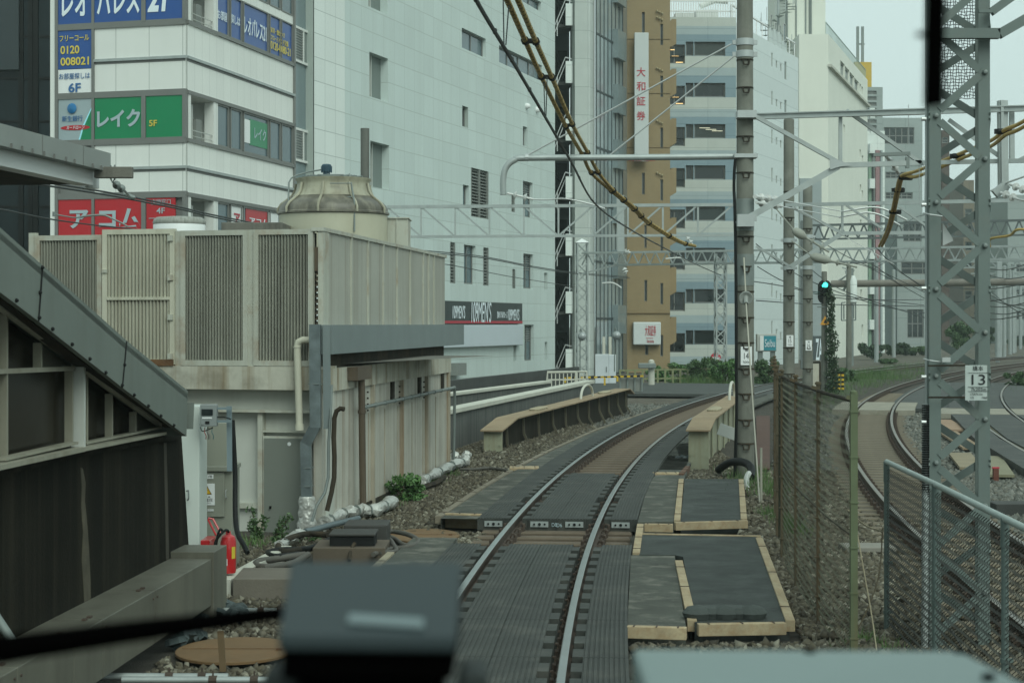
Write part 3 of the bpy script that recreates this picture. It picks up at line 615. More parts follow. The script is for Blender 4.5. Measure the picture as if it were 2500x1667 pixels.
u0, u1 = F6.px(1963)[0], F6.px(1987)[0]; mb.span(u0, u0 + .1, 3.9, 4.02, T6 + .2, T6 + 4); mb.span(u1, u1 + .1, 3.9, 4.02, T6 + .2, T6 + 4); mb.span(u0, u1, 3.9, 4.02, T6 + 3.9, T6 + 4); mb.build("roof_pipe", m_galvd, b6)
mb = MB(True); un = F6.px(1910)[0]
for i in range(16): t = i * .55; mb.add([(un, 2, T6 - 1 + i * .33), (un + 1.5 * math.cos(t), 2 + 1.5 * math.sin(t), T6 - 1 + i * .33), (un + 1.5 * math.cos(t + .5), 2 + 1.5 * math.sin(t + .5), T6 - 1 + i * .33)], [(0, 1, 2)]); mb.bar((un + 1.5 * math.cos(t), 2 + 1.5 * math.sin(t), T6 - 1 + i * .33), (un + 1.5 * math.cos(t), 2 + 1.5 * math.sin(t), T6 + .1 + i * .33), .05)
mb.tube([(un, 2, T6 - 8), (un, 2, T6 + 6)], .12, 8); mb.span(un - 2, un - .4, 1.5, 4, T6 - 1.2, T6 - .9); mb.build("spiral_stair", m_galv, b6)
mb = MB(True); x0 = F6.px(1895)[0]; mb.span(x0, F6.px(1951)[0], .6, 8, -.4, T6 - 2.5); mb.build("side_wing", m_cream, b6)
mb = MB(True); a = F6.px(1951)[0]; mb.span(a, F6.px(2005)[0], -.15, .0, F6.px(1990, 436)[1] - 26, F6.px(1990, 436)[1]); mb.build("grey_cladding", M("grey cladding panel", (.30, .345, .35), .6, var=.06, joints=(3, 40, 0, .02)), b6)
h = F6.rect(Z8(468, 836), Z8(545, 1010)); pz = MB(True).span(h[0], h[1], -.5, -.15, h[2], h[3]).build("sign_panel", M("slate sign", (.06, .075, .08), .5), b6)
text(pz, "ZARA", m_letw, ((h[0] + h[1]) / 2 + .35, -.52, (h[2] + h[3]) / 2), 2.6, width=(h[1] - h[0]) * 1.05, bold=.02)
mb = MB(True)
for i in range(40): u = UR6 * i / 39; mb.bar((u, .2, T6), (u, .2, T6 + 1.), .05)
mb.bar((0, .2, T6 + 1), (UR6, .2, T6 + 1), .06); part_on(mb.build("roof_rail", M("green rail", (.30, .40, .35), .5), b6), b6, FR6)

# --- blocks further down the line
def block(name, label, p0, p1, ytop, d, mat, dep=14, winrows=(), ang=.05, wm=None, nwin=3):
    q = P(p0, 790, d); f = Face((q.x, q.y), (1, ang)); r = f.root(name, label, "building"); U = f.px(p1)[0]; T = f.px((p0 + p1) / 2, ytop)[1]
    hs = []
    for (xa, xb, ya, yb) in winrows: hs.append(f.rect((xa, ya), (xb, yb)))
    mb = MB(True); wall(mb, 0, U, -.4, T, hs, .3); shell(mb, 0, U, -.4, T, dep); mb.build("wall", mat, r)
    for h in hs: window(r, h, m_wframe, wm or m_glass, .2, nwin, .12, hor=1)
    return r, f, U, T
r, f, U, T = block("rooftop_tower", "yellow painted tower rising behind the cream building", 2086, 2128, 152, 255, m_ybill, 14); m_ = MB(True)
for k in range(2): m_.bar((1.2 + k * .7, 3, T), (1.2 + k * .7, 3, T + 5.5), .35)
m_.bar((1, 3, T + 3), (2.2, 3, T + 3), .2); m_.build("antenna", m_galvd, r)
block("glass_office", "slim grey green office tower with close set floor bands beside the yellow tower", 2116, 2155, 213, 215, m_farA, 12, [(2118, 2140, 222 + 14 * i, 231 + 14 * i) for i in range(12)], wm=m_glass2, nwin=2)
r, f, U, T = block("shop_block", "narrow shop block with green, white and pink vertical strips", 2117, 2160, 320, 185, m_pale2, 10)
for i, (a, b, col) in enumerate(((2119, 2126, (.20, .30, .22)), (2128, 2132, (.05, .06, .06)), (2136, 2146, (.30, .18, .19)), (2148, 2153, (.32, .37, .37)))):
    MB(True).span(f.px(a)[0], f.px(b)[0], -.3, 0, -.4, T - 2).build("facade_strip", M("strip%d" % i, col, .6), r)
for i in range(7): MB(True).span(f.px(2119)[0], f.px(2131)[0], -.9, .0, 2 + i * 3.6, 3 + i * 3.6).build("balcony", m_pale2, r)
block("hotel_block", "grey panelled block with a dark window band at the top between gantry beams", 2155, 2252, 288, 235, m_farA, 18, [(2158, 2232, 311, 352), (2162, 2228, 420, 436), (2162, 2228, 470, 486), (2162, 2240, 600, 625), (2170, 2240, 655, 690)], nwin=5)
block("station_block", "grey stepped block with dark openings beyond the level crossing", 2190, 2290, 520, 225, m_farA, 10, [(2205, 2250, 540, 590), (2200, 2280, 640, 670), (2215, 2255, 755, 825)], nwin=3)
block("brick_block", "dull brown block with balconies glimpsed through the lattice tower", 2352, 2378, 440, 300, m_farB, 14, [(2356, 2374, 470 + 40 * i, 492 + 40 * i) for i in range(7)], nwin=1)
block("brick_block", "red brown block with a blue top behind the lattice tower", 2298, 2318, 318, 262, M("red brown wall", (.085, .06, .05), .8, joints=(2, 3.2, 0, .1)), 3, [(2300, 2316, 335, 350)], nwin=1)
block("apartment_block", "tan low block with window rows seen through the lattice tower", 2312, 2420, 478, 320, M("tan wall", (.20, .18, .14), .8, joints=(2.5, 3.2, 0, .15)), 12, [(2320, 2348, 560 + 50 * i, 580 + 50 * i) for i in range(5)] + [(2352, 2400, 560 + 50 * i, 580 + 50 * i) for i in range(5)])
r, f, U, T = block("apartment_block", "pale rounded block with window bands at the right edge of the picture", 2460, 2620, 476, 270, m_farA, 16, [(2448 + 20, 2600, 645 + 58 * i, 664 + 58 * i) for i in range(4)], nwin=6)
r, f, U, T = block("apartment_block", "dark grey block low behind the far poles on the right", 2395, 2600, 640, 360, M("dusk grey wall", (.16, .18, .18), .8, joints=(3, 3.2, 0, .2)), 14, [(2400, 2590, 655 + 36 * i, 668 + 36 * i) for i in range(3)], nwin=8)
block("apartment_block", "light grey slab behind the gantries left of the lattice tower", 2060, 2190, 560, 290, M("light slab", (.33, .36, .35), .8, joints=(3, 3.2, 0, .1)), 14, [(2070, 2180, 590 + 50 * i, 612 + 50 * i) for i in range(4)], nwin=6)
# ------------------------------------------------------------ the curving tracks
def t1(d): return -.22 + .052 * (d - 13) + .002 * (d - 13) ** 2
def t2(d): return 5.0 + .075 * (d - 15.6) + .002 * (d - 15.6) ** 2
def t3(d):
    return off(t2, d, 3.6)[0]
def off(fn, d, o, z=0.):
    m = (fn(d + .01) - fn(d - .01)) / .02; n = math.hypot(1, m); return Vector((fn(d) + o / n, d - o * m / n, z))
def t4(d): return off(t2, d, 8.2)[0]
def steps(fn, d0, d1, st):
    out = [d0]; d = d0
    while d < d1:
        m = (fn(d + .01) - fn(d - .01)) / .02; d += st / math.hypot(1, m); out.append(d)
    return out
RP = [(-.0625, -.153), (.0625, -.153), (.0625, -.14), (.01, -.125), (.008, -.05), (.0325, -.036), (.0325, -.004), (.026, 0), (-.026, 0), (-.0325, -.004), (-.0325, -.036), (-.008, -.05), (-.01, -.125), (-.0625, -.14)]
def sweep(mb, fn, prof, ds, o=0., z=0., top=None):
    n = len(prof); k = len(mb.v); vs = []; fs = []; mi = []
    for d in ds: vs += [off(fn, d, o + x, z + y) for x, y in prof]
    for i in range(len(ds) - 1):
        for j in range(n): fs.append((i * n + j, i * n + (j + 1) % n, (i + 1) * n + (j + 1) % n, (i + 1) * n + j)); mi.append(1 if top and j in top else 0)
    mb.add(vs, fs); mb.mi[-len(fs):] = mi
    mb.add(vs[:n], [tuple(range(n))]); mb.add(vs[-n:], [tuple(range(n))])
def track(fn, d0, d1, label, ds0, ds1, smat, nmax=100, sp=.6, swide=1.0, clips=True):
    r = thing("railway_track", label, "track", off(fn, d0, 0), 0)
    for s_ in (-1, 1):
        mb = MB(); sweep(mb, fn, RP, steps(fn, d0, d1, .8), s_ * .566, 0, (6, 7, 8)); mb.build("rail", [m_rail, m_polish if fn is t1 else m_dull], r)
    ss = steps(fn, ds0, ds1, sp)[:nmax]
    p0 = None
    for d in ss:
        c = off(fn, d, 0); a = off(fn, d, 1) - c; ang = math.atan2(a.y, a.x)
        if p0 is None:
            mb = MB(True); x = swide
            mb.prism([(-x, -.12, -.33), (x, -.12, -.33), (x, .12, -.33), (-x, .12, -.33)], (0, 0, .15))
            vs = []
            mb.add([(-x, -.12, -.18), (x, -.12, -.18), (x, .12, -.18), (-x, .12, -.18), (-x + .02, -.09, -.16), (x - .02, -.09, -.16), (x - .02, .09, -.16), (-x + .02, .09, -.16)], [(4, 5, 6, 7), (0, 1, 5, 4), (1, 2, 6, 5), (2, 3, 7, 6), (3, 0, 4, 7)])
            if clips:
                mb.m = 1
                for rx in (-.566, .566):
                    for s_ in (-1, 1): mb.box((rx + s_ * .105, 0, -.135), (.07, .11, .05)); mb.lathe((rx + s_ * .125, 0, -.16), [(.022, 0), (.022, .09), (.012, .1)], 6); mb.tube([(rx + s_ * (.10 + .045 * math.cos(q)), .07, -.10 + .035 * math.sin(q)) for q in (-.5, .8, 2., 3.4, 4.6)], .014, 5)
            p0 = mb.build("sleeper", [smat, m_rail], r); o = p0
        else: o = p0.copy(); COL.objects.link(o)
        base = WM[r.name].translation
        o.location = (c.x - base.x, c.y - base.y, 0); o.rotation_euler = (0, 0, ang + random.uniform(-.008, .008))
    return r
tr1 = track(t1, 9.5, 150, "single track curving right through the rubber level crossing in the middle", 10.2, 72, m_sleep)
tr2 = track(t2, 9, 150, "plain ballasted track curving past the chain link fence and the lattice tower", 13, 74, m_sleep2)
tr3 = track(t3, 20, 150, "far right track curving through dark crossing panels and asphalt", 24, 85, m_sleep2, clips=False)
tr4 = track(t4, 35, 165, "rear track bending away behind the numbered lattice tower sign", 60, 121, m_sleep2, clips=False)
# pads between the rails of the far crossing (dusty fill in the sleeper bays)
def ribbon(mb, fn, o0, o1, ds, z, th=.06, z1=None):
    sweep(mb, fn, [(o0, z - th), (o1, z - th), (o1, z if z1 is None else z1), (o0, z)], ds)
mb = MB(); ribbon(mb, t1, -.99, .99, steps(t1, 10, 75, .8), -.225); structure(mb, "track_bed", M("dust between sleepers", (.05, .04, .028), .95, bump=.6, bs=40, vs=3, var=.35))
mb = MB(); ribbon(mb, t2, -.9, .9, steps(t2, 26, 60, .8), -.172); structure(mb, "track_bed", M("sandy fill", (.105, .088, .063), .95, bump=.6, bs=40, vs=2, var=.3))
# ------------------------------------------------------------ rubber crossing panels
def panel(o0, o1, d0, d1, side, skip=()):
    """ribbed slab; side -1 / 1: which edge carries the teeth towards a rail"""
    mb = MB(); a, b = (o0, o1); tw = .085
    if side < 0: a += tw
    if side > 0: b -= tw
    n = max(2, int((b - a) / .038)); prof = [(a, -.165), (b, -.165)]
    top = []
    for i in range(n):
        x0 = a + (b - a) * i / n; x1 = a + (b - a) * (i + 1) / n; g = (x1 - x0) * .3
        top += [(x0, -.008), (x0 + g * .6, -.008), (x0 + g, 0), (x1 - g * .4, 0)]
    top.append((b, -.008)); prof += top[::-1]
    sweep(mb, t1, prof, [d0 + .006, (d0 + d1) / 2, d1 - .006])
    k = 0; d = d0 + .04
    if side:
        while d < d1 - .3:
            if k not in skip:
                x0, x1 = (o0, a) if side < 0 else (b, o1)
                mb.add([off(t1, q, x, z) for q in (d, d + .34) for x in (x0, x1 ) for z in (-.165, -.004)], [(0, 1, 3, 2), (4, 6, 7, 5), (0, 4, 5, 1), (2, 3, 7, 6), (0, 2, 6, 4), (1, 5, 7, 3)])
            d += .6; k += 1
    return mb
GRP = "ribbed rubber level crossing panels"
def lay(d0, d1, lanes, lab, first_plates=False):
    n = max(1, round((d1 - d0) / 1.8)); L = (d1 - d0) / n
    for o0, o1, side, nm in lanes:
        for i in range(n):
            sk = (1,) if (first_plates and i in (1, 12)) else ()
            if first_plates and i == 0:
                c = off(t1, d0, (o0 + o1) / 2)
                r = thing("crossing_panel", lab + " " + nm + ", with end plate", "crossing panel", c, 0, GRP)
                panel(o0, o1, d0, d0 + L, side).build("panel_body", m_rubber, r)
                q = off(t1, d0 - .012, (o0 + o1) / 2, -.075); rz = math.atan2(*((off(t1, d0, 1) - off(t1, d0, 0)).yx))
                mb = MB(); mb.box(q, (.24, .012, .075), rz); pl = mb.build("end_plate", m_galv, r)
                mb = MB()
                for dx in (-.07, 0, .07): mb.lathe(q + Vector((dx, -.008, 0)), [(.014 if dx else .02, 0), (.014 if dx else .02, .012)], 10, (0, -1, 0))
                mb.build("bolt_hole", m_black, pl)
                if nm.startswith("inner"):
                    s_ = text(None, "D8" if "left" in nm else "D6", m_letg, q + Vector((.2 if "left" in nm else -.2, -.02, -.005)), .08, width=.07, height=.05, name="chalk_mark", depth=.001); s_.parent = r
                    inv = WM[r.name].inverted(); s_.data.transform(inv)
            else: one(panel(o0, o1, d0 + i * L, d0 + (i + 1) * L, side, sk), "crossing_panel", m_rubber, lab + " " + nm, "crossing panel", GRP)
inner = [(-.465, -.002, -1, "inner lane against the left rail"), (.002, .465, 1, "inner lane against the right rail")]
outer = [(-1.07, -.63, 1, "outside the left rail"), (.63, 1.07, -1, "outside the right rail")]
lay(10.5, 21.3, inner + outer, "near black ribbed rubber panel,")
lay(24.05, 31.4, inner, "ribbed rubber panel past the gap,", True)
lay(24.05, 67, outer, "ribbed rubber panel of the long row,", True)
# ------------------------------------------------------------ asphalt aprons and timber forms
def slab(pts, z0, z1): mb = MB(); mb.prism([(p.x, p.y, z0) for p in pts], (0, 0, z1 - z0)); return mb
def gl(zf, *pp, z=0.): return [G(*zf(*p), z) for p in pp]
def asphalt(nm, zf, pts, mat, z=-.012): structure(slab(gl(zf, *pts, z=z), -.19, z), nm, mat)
asphalt("asphalt_apron", A4, [(150, 790), (775, 797), (958, 1268), (440, 1275), (375, 915), (330, 905), (136, 903)], m_asph)
asphalt("asphalt_apron", A4, [(90, 905), (330, 908), (392, 1296), (70, 1296)], m_asphold, -.02)
asphalt("asphalt_apron", A4, [(385, 490), (680, 490), (695, 715), (362, 722)], m_asph)
asphalt("asphalt_apron", A4, [(196, 478), (350, 478), (325, 722), (126, 727)], m_asphold, -.02)
asphalt("asphalt_apron", A4, [(330, 300), (440, 290), (385, 440), (215, 440)], m_asphold, -.03)
mb = MB(); ds = steps(t1, 24.1, 56, .8)
w_ = lambda d: -1.57 + max(0, d - 25) * .018
for i in range(len(ds) - 1):
    a, b = ds[i], ds[i + 1]; mb.add([off(t1, a, w_(a), -.02), off(t1, a, -1.075, -.02), off(t1, b, -1.075, -.02), off(t1, b, w_(b), -.02), off(t1, a, w_(a), -.2), off(t1, b, w_(b), -.2)], [(0, 1, 2, 3), (0, 3, 5, 4)])
structure(mb, "asphalt_apron", m_asphold)
mb = MB(); ds = steps(t1, 30.5, 67, .8); ribbon(mb, t1, 1.08, 1.6, ds, -.03); structure(mb, "asphalt_apron", m_asphold)
mb = MB(); ribbon(mb, t1, -1.62, -1.08, steps(t1, 14.8, 21.2, .8), -.02); structure(mb, "asphalt_apron", m_asphold)
GT = "timber baulks edging the asphalt"
def baulk(p, q, lab, wd=.085, ht=.105, z=0.004, nails=True, mat=None):
    p, q = p.copy(), q.copy(); p.z = q.z = z - ht / 2
    r = thing("timber_baulk", lab, "timber", p, 0, None)
    mb = MB(); mb.bar(p, q, wd, ht); mb.build("beam", mat or m_timber, r, bevel=.006)
    t = (q - p).normalized(); nrm = Vector((-t.y, t.x, 0)); mb = MB(); L = (q - p).length
    for f in (.12, .5, .86):
        c = p + t * L * f; mb.bar(c - nrm * (wd / 2 + .004) + Vector((0, 0, ht / 2 + .003)), c + nrm * (wd / 2 + .004) + Vector((0, 0, ht / 2 + .003)), .012, .006)
    st_ = mb.build("staple", m_rail, r)
    explode(st_); return r
g = lambda x, y: G(*A4(x, y), 0)
def between(x0, y0, x1, y1, lab, **k): return baulk(g(x0, y0), g(x1, y1), lab, **k)
between(70, 1293, 395, 1303, "new timber baulk across the near edge of the dusty asphalt strip")
between(455, 1283, 935, 1275, "long new timber baulk across the near edge of the fresh asphalt")
between(425, 1262, 352, 935, "timber strip between the dusty and the fresh near asphalt")
between(962, 1262, 792, 812, "long timber baulk on the fence side of the near asphalt")
between(119, 893, 142, 735, "short timber baulk beside the rubber panels at the sleeper gap")
between(165, 735, 320, 738, "short timber baulk fronting the dusty middle asphalt")
between(330, 728, 725, 717, "timber baulk fronting the fresh middle asphalt patch")
between(343, 715, 365, 490, "timber strip between the two middle asphalt patches")
between(708, 708, 693, 492, "timber baulk on the fence side of the middle asphalt")
between(208, 455, 355, 455, "wide pale board lying at the far end of the middle asphalt", wd=.26, ht=.06, z=.0)
between(365, 460, 400, 420, "stub of dark timber by the right steel girder", mat=m_timberend)
between(150, 788, 800, 800, "thin timber edge along the far side of the near asphalt", wd=.04)
h_ = lambda x, y: G(*A7(x, y), 0)
baulk(h_(255, 1052), h_(608, 1062), "short timber baulk fronting the left asphalt strip", ht=.2)
baulk(off(t1, 24.2, -1.62), off(t1, 28.2, -1.57), "weathered timber edging on the left asphalt strip, nearest length", mat=M("grey timber", (.20, .175, .13), .85, var=.25, vs=4))
baulk(off(t1, 28.3, -1.57), off(t1, 31.8, -1.5), "weathered timber edging on the left asphalt strip, second length", mat=bpy.data.materials["grey timber"])
baulk(off(t1, 32.6, -1.5), off(t1, 36.5, -1.42), "weathered timber edging on the left asphalt strip, third length", wd=.09, mat=bpy.data.materials["grey timber"])
baulk(off(t1, 36.6, -1.42), off(t1, 44, -1.29), "long thin timber edging below the left steel girder", wd=.08, mat=bpy.data.materials["grey timber"])
baulk(off(t1, 44.1, -1.29), off(t1, 56, -1.1), "farthest timber edging on the outside of the curve", wd=.08, mat=bpy.data.materials["grey timber"])
baulk(h_(850, 660), h_(1100, 660), "wide pale board laid across the left asphalt strip", wd=.5, ht=.05, z=.0)
baulk(off(t1, 14.8, -1.66), off(t1, 20.4, -1.66), "pale timber edging beside the dark cable junction box", mat=M("pale timber", (.27, .235, .165), .85, var=.2))
mb = MB(); c = g(600, 1255) + Vector((0, .12, 0))
for i in range(5): mb.lathe(c + Vector((-.22 + i * .12, .03 * (i % 2), -.01)), [(.12, 0), (.14, .05), (.1, .095), (.0, .12 - .02 * (i % 2))], 12)
one(mb, "sandbag", M("dark sack", (.055, .065, .06), .85, bump=.5, bs=12), "flat dark sack lying on the near edge of the fresh asphalt", "sandbag", smooth=True)
# ------------------------------------------------------------ ballast
import numpy as np
def stones(name, regions, seed, mat, size=(.025, .05)):
    rng = np.random.default_rng(seed); P_ = []
    for (x0, x1, d0, d1, dens, keep, zf) in regions:
        n = int((x1 - x0) * (d1 - d0) * dens); X = rng.uniform(x0, x1, n); D = rng.uniform(d0, d1, n)
        k = keep(X, D); X, D = X[k], D[k]; P_.append(np.stack([X, D, zf(X, D)], 1))
    P_ = np.concatenate(P_); n = len(P_)
    base = np.array([(1, 0, 0), (-1, 0, 0), (0, 1, 0), (0, -1, 0), (0, 0, 1), (0, 0, -1)], float)
    fc = np.array([(0, 2, 4), (2, 1, 4), (1, 3, 4), (3, 0, 4), (2, 0, 5), (1, 2, 5), (3, 1, 5), (0, 3, 5)])
    v = base[None] * (1 + rng.uniform(-.45, .35, (n, 6, 3))) + rng.uniform(-.35, .35, (n, 6, 3))
    sz = rng.uniform(size[0], size[1], n) * rng.choice([.7, 1, 1, 1.35], n); v *= sz[:, None, None]
    a = rng.uniform(0, 6.28, n); b = rng.uniform(-1, 1, n); ca, sa, cb, sb = np.cos(a), np.sin(a), np.cos(b), np.sin(b)
    x, y, z = v[..., 0].copy(), v[..., 1].copy(), v[..., 2] * .8
    y, z = y * cb[:, None] - z * sb[:, None], y * sb[:, None] + z * cb[:, None]
    x, y = x * ca[:, None] - y * sa[:, None], x * sa[:, None] + y * ca[:, None]
    v = np.stack([x, y, z], 2) + P_[:, None, :]
    me = bpy.data.meshes.new(name); me.vertices.add(n * 6); me.vertices.foreach_set("co", v.astype(np.float32).ravel())
    f = (fc[None] + (np.arange(n) * 6)[:, None, None]).reshape(-1); me.loops.add(len(f)); me.loops.foreach_set("vertex_index", f.astype(np.int32))
    m = n * 8; me.polygons.add(m); me.polygons.foreach_set("loop_start", np.arange(m, dtype=np.int32) * 3); me.polygons.foreach_set("loop_total", np.full(m, 3, np.int32))
    me.update(calc_edges=True); me.validate(); me.materials.append(mat)
    o = bpy.data.objects.new(name, me); COL.objects.link(o); return o
def stone_mat(name, cols):
    m = bpy.data.materials.new(name); m.use_nodes = True; n = m.node_tree.nodes; l = m.node_tree.links
    g_ = n.new("ShaderNodeNewGeometry"); r_ = n.new("ShaderNodeValToRGB"); l.new(g_.outputs["Random Per Island"], r_.inputs[0])
    e = r_.color_ramp.elements
    while len(e) < len(cols): e.new(.5)
    for i, c in enumerate(cols): e[i].position = i / (len(cols) - 1); e[i].color = (*c, 1)
    b = n["Principled BSDF"]; l.new(r_.outputs[0], b.inputs["Base Color"]); b.inputs["Roughness"].default_value = .9; return m
m_stone = stone_mat("ballast stones", [(.03, .025, .016), (.068, .058, .038), (.098, .085, .056), (.135, .122, .088), (.052, .042, .027), (.10, .088, .062), (.26, .245, .19)])
m_stone2 = stone_mat("grey ballast stones", [(.065, .07, .06), (.11, .115, .10), (.15, .155, .135), (.095, .09, .07), (.21, .21, .185)])
v1 = np.vectorize(t1); v2 = np.vectorize(t2)
def room(D): return -2.62 + .13 * (D - 24)           # line of the machine room's track side
COV = [(-1.1, 23.1, .55, .85), (-2.33, 15.25, .58, .72), (-1.95, 21.2, .7, .9), (-2.45, 18.9, .6, .75)]
def keepL(X, D):
    o = X - v1(D); form = (o > -1.62) & (o < 1.1); k = ~form
    k &= ~((D > 23.6) & (D < 34.6) & (X < room(D)))
    k &= ~((D < 17.2) & (X < -2.75 + .07 * (D - 17)) & (X > -4)); k &= X > -.19 * D - .2
    for cx_, cy_, rx_, ry_ in COV: k &= ((X - cx_) / rx_) ** 2 + ((D - cy_) / ry_) ** 2 > 1
    return k | ((D > 21.35) & (D < 24) & (np.abs(o) < 1.62) & (np.abs(o) > .95))
def keepR(X, D):
    o = X - v1(D); k = o > 1.1
    k &= ~((D > 15.3) & (D < 21.4) & (o < 2.6)); k &= ~((D > 22.0) & (D < 30) & (o < 2.45)); k &= X < v2(D) - .95
    return k
def keep2(X, D): o = X - v2(D); return (np.abs(o) < .98) & ((D < 26) | (D > 60)) & (np.abs(np.abs(o) - .566) > .04)
def keep3(X, D): o = X - v2(D); return (o > .9) & (o < np.where(D < 34, 5.4, 2.2))
zl = lambda X, D: -.19 + np.where((X - v1(D) < -1.7) & (D > 34) & (D < 56), np.clip((-(X - v1(D)) - 1.7) * .3, 0, .16) * np.clip((D - 34) / 3, 0, 1), 0)
zr = lambda X, D: -.195 + np.where((X - v1(D) > 1.05) & (X - v1(D) < 3.2) & (D < 15.45), .075, 0) + np.where((X - v1(D) > 2.3) & (X - v1(D) < 3.) & (D > 15.4) & (D < 31), .05, 0)
mb = MB()
N1, N2 = 40, 60
def bank(name, x0f, x1f, d0, d1, zf, mat, nx=14, nd=70):
    mb = MB(); vs = []
    for j in range(nd + 1):
        d = d0 + (d1 - d0) * j / nd
        for i in range(nx + 1):
            x = x0f(d) + (x1f(d) - x0f(d)) * i / nx; vs.append((x, d, float(zf(np.array([x]), np.array([d]))[0]) - .02 + random.uniform(-.015, .015)))
    mb.add(vs, [(j * (nx + 1) + i, j * (nx + 1) + i + 1, (j + 1) * (nx + 1) + i + 1, (j + 1) * (nx + 1) + i) for j in range(nd) for i in range(nx)])
    structure(mb, name, mat, True)
bank("ballast_bed", lambda d: -9., lambda d: t1(d), 8, 46, zl, m_ballast_bed, 24, 90)
bank("ballast_bed", lambda d: t1(d), lambda d: t2(d) + 14, 8, 110, zr, m_ballast_bed, 10, 60)
bank("ballast_bed", lambda d: t1(d) - 9, lambda d: t1(d), 46, 120, zr, M("far ballast", (.115, .10, .078), .95, bump=.8, bs=40, vs=1.5, var=.35), 6, 40)
rg = [(-6, 1.2, 12.5, 30, 440, keepL, zl), (-3.5, 4.5, 30, 48, 340, keepL, zl), (1., 8, 13, 24, 440, keepR, zr), (1.5, 9, 24, 34, 260, keepR, zr), (3.5, 7.5, 13, 28, 300, keep2, zr)]
tag(stones("ballast", rg, 3, m_stone), kind="stuff")
tag(stones("ballast", [(5, 12, 14, 34, 300, keep3, zr), (7, 16, 34, 56, 130, keep3, zr), (1, 8, 44, 62, 90, lambda X, D: (X - v1(D) < -1.3) & (X - v1(D) > -5), zr), (5, 15, 34, 62, 100, lambda X, D: (X - v1(D) > 3.2) & (X < v2(D) - .9), zr)], 5, m_stone2, (.035, .065)), kind="stuff")
# concrete crossing slabs further along the second and third tracks
m_slab = M("worn crossing concrete", (.27, .255, .205), .9, var=.25, vs=1.5, spots=.4, spcol=(.17, .15, .11), sps=2)
def slabs(fn, lanes, d0, d1, mat, lab, grp, z=-.01):
    for o0, o1 in lanes:
        mb = MB(); ribbon(mb, fn, o0, o1, [d0, (d0 + d1) / 2, d1], z, .15); one(mb, "crossing_slab", mat, lab, "crossing slab", grp)
slabs(t2, [(-1.25, -.64), (-.47, .47), (.64, 1.2)], 54.5, 60, m_slab, "pale concrete crossing slab on the curve left of the lattice tower", "pale crossing slabs of the middle track")
slabs(t3, [(-1.5, -.64), (-.47, .47), (.64, 1.5)], 52, 55.5, m_slab, "pale concrete crossing slab on the track right of the lattice tower", "pale crossing slabs of the right track")
slabs(t3, [(-1.2, -.64), (-.47, .47), (.64, 1.3)], 30, 51.8, m_rubber, "long dark crossing panel on the far right track", "dark crossing panels of the right track")
slabs(t3, [(-1.2, -.64), (-.47, .47), (.64, 1.3)], 55.7, 66, m_rubber, "short dark crossing panel beyond the pale slabs on the right", "dark crossing panels beyond the pale slabs")
mb = MB(); ribbon(mb, t3, -.47, .47, steps(t3, 26, 52, .8), -.04)
structure(mb, "track_bed", M("mossy fill", (.11, .10, .06), .95, var=.35, vs=1.2))
mb = MB(); ribbon(mb, t3, -3.0, 8, steps(t3, 55.8, 80, 1), -.05, .1); structure(mb, "crossing_road", M("worn road", (.062, .068, .064), .9, var=.2, vs=.6))
mb = MB(); ribbon(mb, t1, -9, 2.6, steps(t1, 67.2, 78, 1), -.04, .1); structure(mb, "crossing_road", bpy.data.materials["worn road"])
# timber walkway and red post by the tower
for i, (a, b) in enumerate((((400, 690), (560, 790)), ((440, 800), (690, 960)), ((560, 1010), (680, 1150)), ((850, 1040), (960, 1220)))):
    p, q = G(*B2(*a), -.1), G(*B2(*b), -.1)
    one(MB().bar(p, q, .45, .05), "walk_board", M("walk board %d" % i, (.30 - .03 * i, .20, .13), .85, var=.2), ("sandy board on the ballast behind the lattice tower, farthest of the row", "sandy board in the middle of the row behind the lattice tower", "reddish board seen low between the lattice tower's legs", "reddish board beside the small brown post right of the tower")[i], "board")
p = G(*B2(905, 1290), -.2)
r = thing("marker_post", "short rusty brown marker post standing in the ballast right of the lattice tower", "post", p)
MB().box(p + Vector((0, 0, .13)), (.09, .09, .26)).build("post", M("red brown", (.13, .045, .03), .8, var=.2), r); MB().box(p + Vector((0, 0, .27)), (.12, .05, .03)).build("cap", m_letr, r)
p = G(*B2(1130, 1540), -.1); one(MB().box(p, (.8, .5, .2)), "cable_box", m_concd, "low dark cable box in the ballast at the right edge", "cable box", bevel=.01)
p = G(*A5(745, 790), -.15); one(MB().box(p, (.62, .5, .06)), "trench_slab", M("grey lid", (.22, .21, .18), .9, var=.15), "thin grey concrete lid lying in the gap between the two fences", "lid", bevel=.01)
# ------------------------------------------------------------ machine room with louvred screen
m_beige = M("old beige paint", (.44, .45, .385), .6, var=.12, vs=1.2, streak=.4, scol=(.25, .235, .17), ss=(6, 6, .3), spots=.45, spcol=(.22, .12, .05), sps=2.4)
m_beiged = M("beige slat", (.40, .405, .34), .6, var=.18, vs=1.2, streak=.6, scol=(.16, .16, .135), ss=(5, 5, .3))
m_beigel = M("cream door paint", (.52, .51, .41), .55, var=.1, vs=2., streak=.3, scol=(.26, .23, .16), ss=(6, 6, .3))
m_side = M("streaked grey panel", (.37, .37, .32), .6, var=.15, vs=.8, streak=.65, scol=(.235, .215, .17), ss=(6, 6, .12))
m_beam = M("grey blue fascia", (.18, .215, .215), .5, .1, var=.1, vs=2, streak=.15, scol=(.11, .13, .13))
m_wallp = M("stained pale concrete", (.47, .46, .385), .85, var=.18, vs=1.2, streak=.8, scol=(.21, .15, .075), ss=(4.5, 4.5, .22), spots=.35, spcol=(.09, .075, .05), sps=2)
m_wallq = M("pale wall panel", (.48, .495, .445), .7, var=.1, vs=.8, streak=.3, scol=(.24, .225, .18), ss=(3, 3, .2))
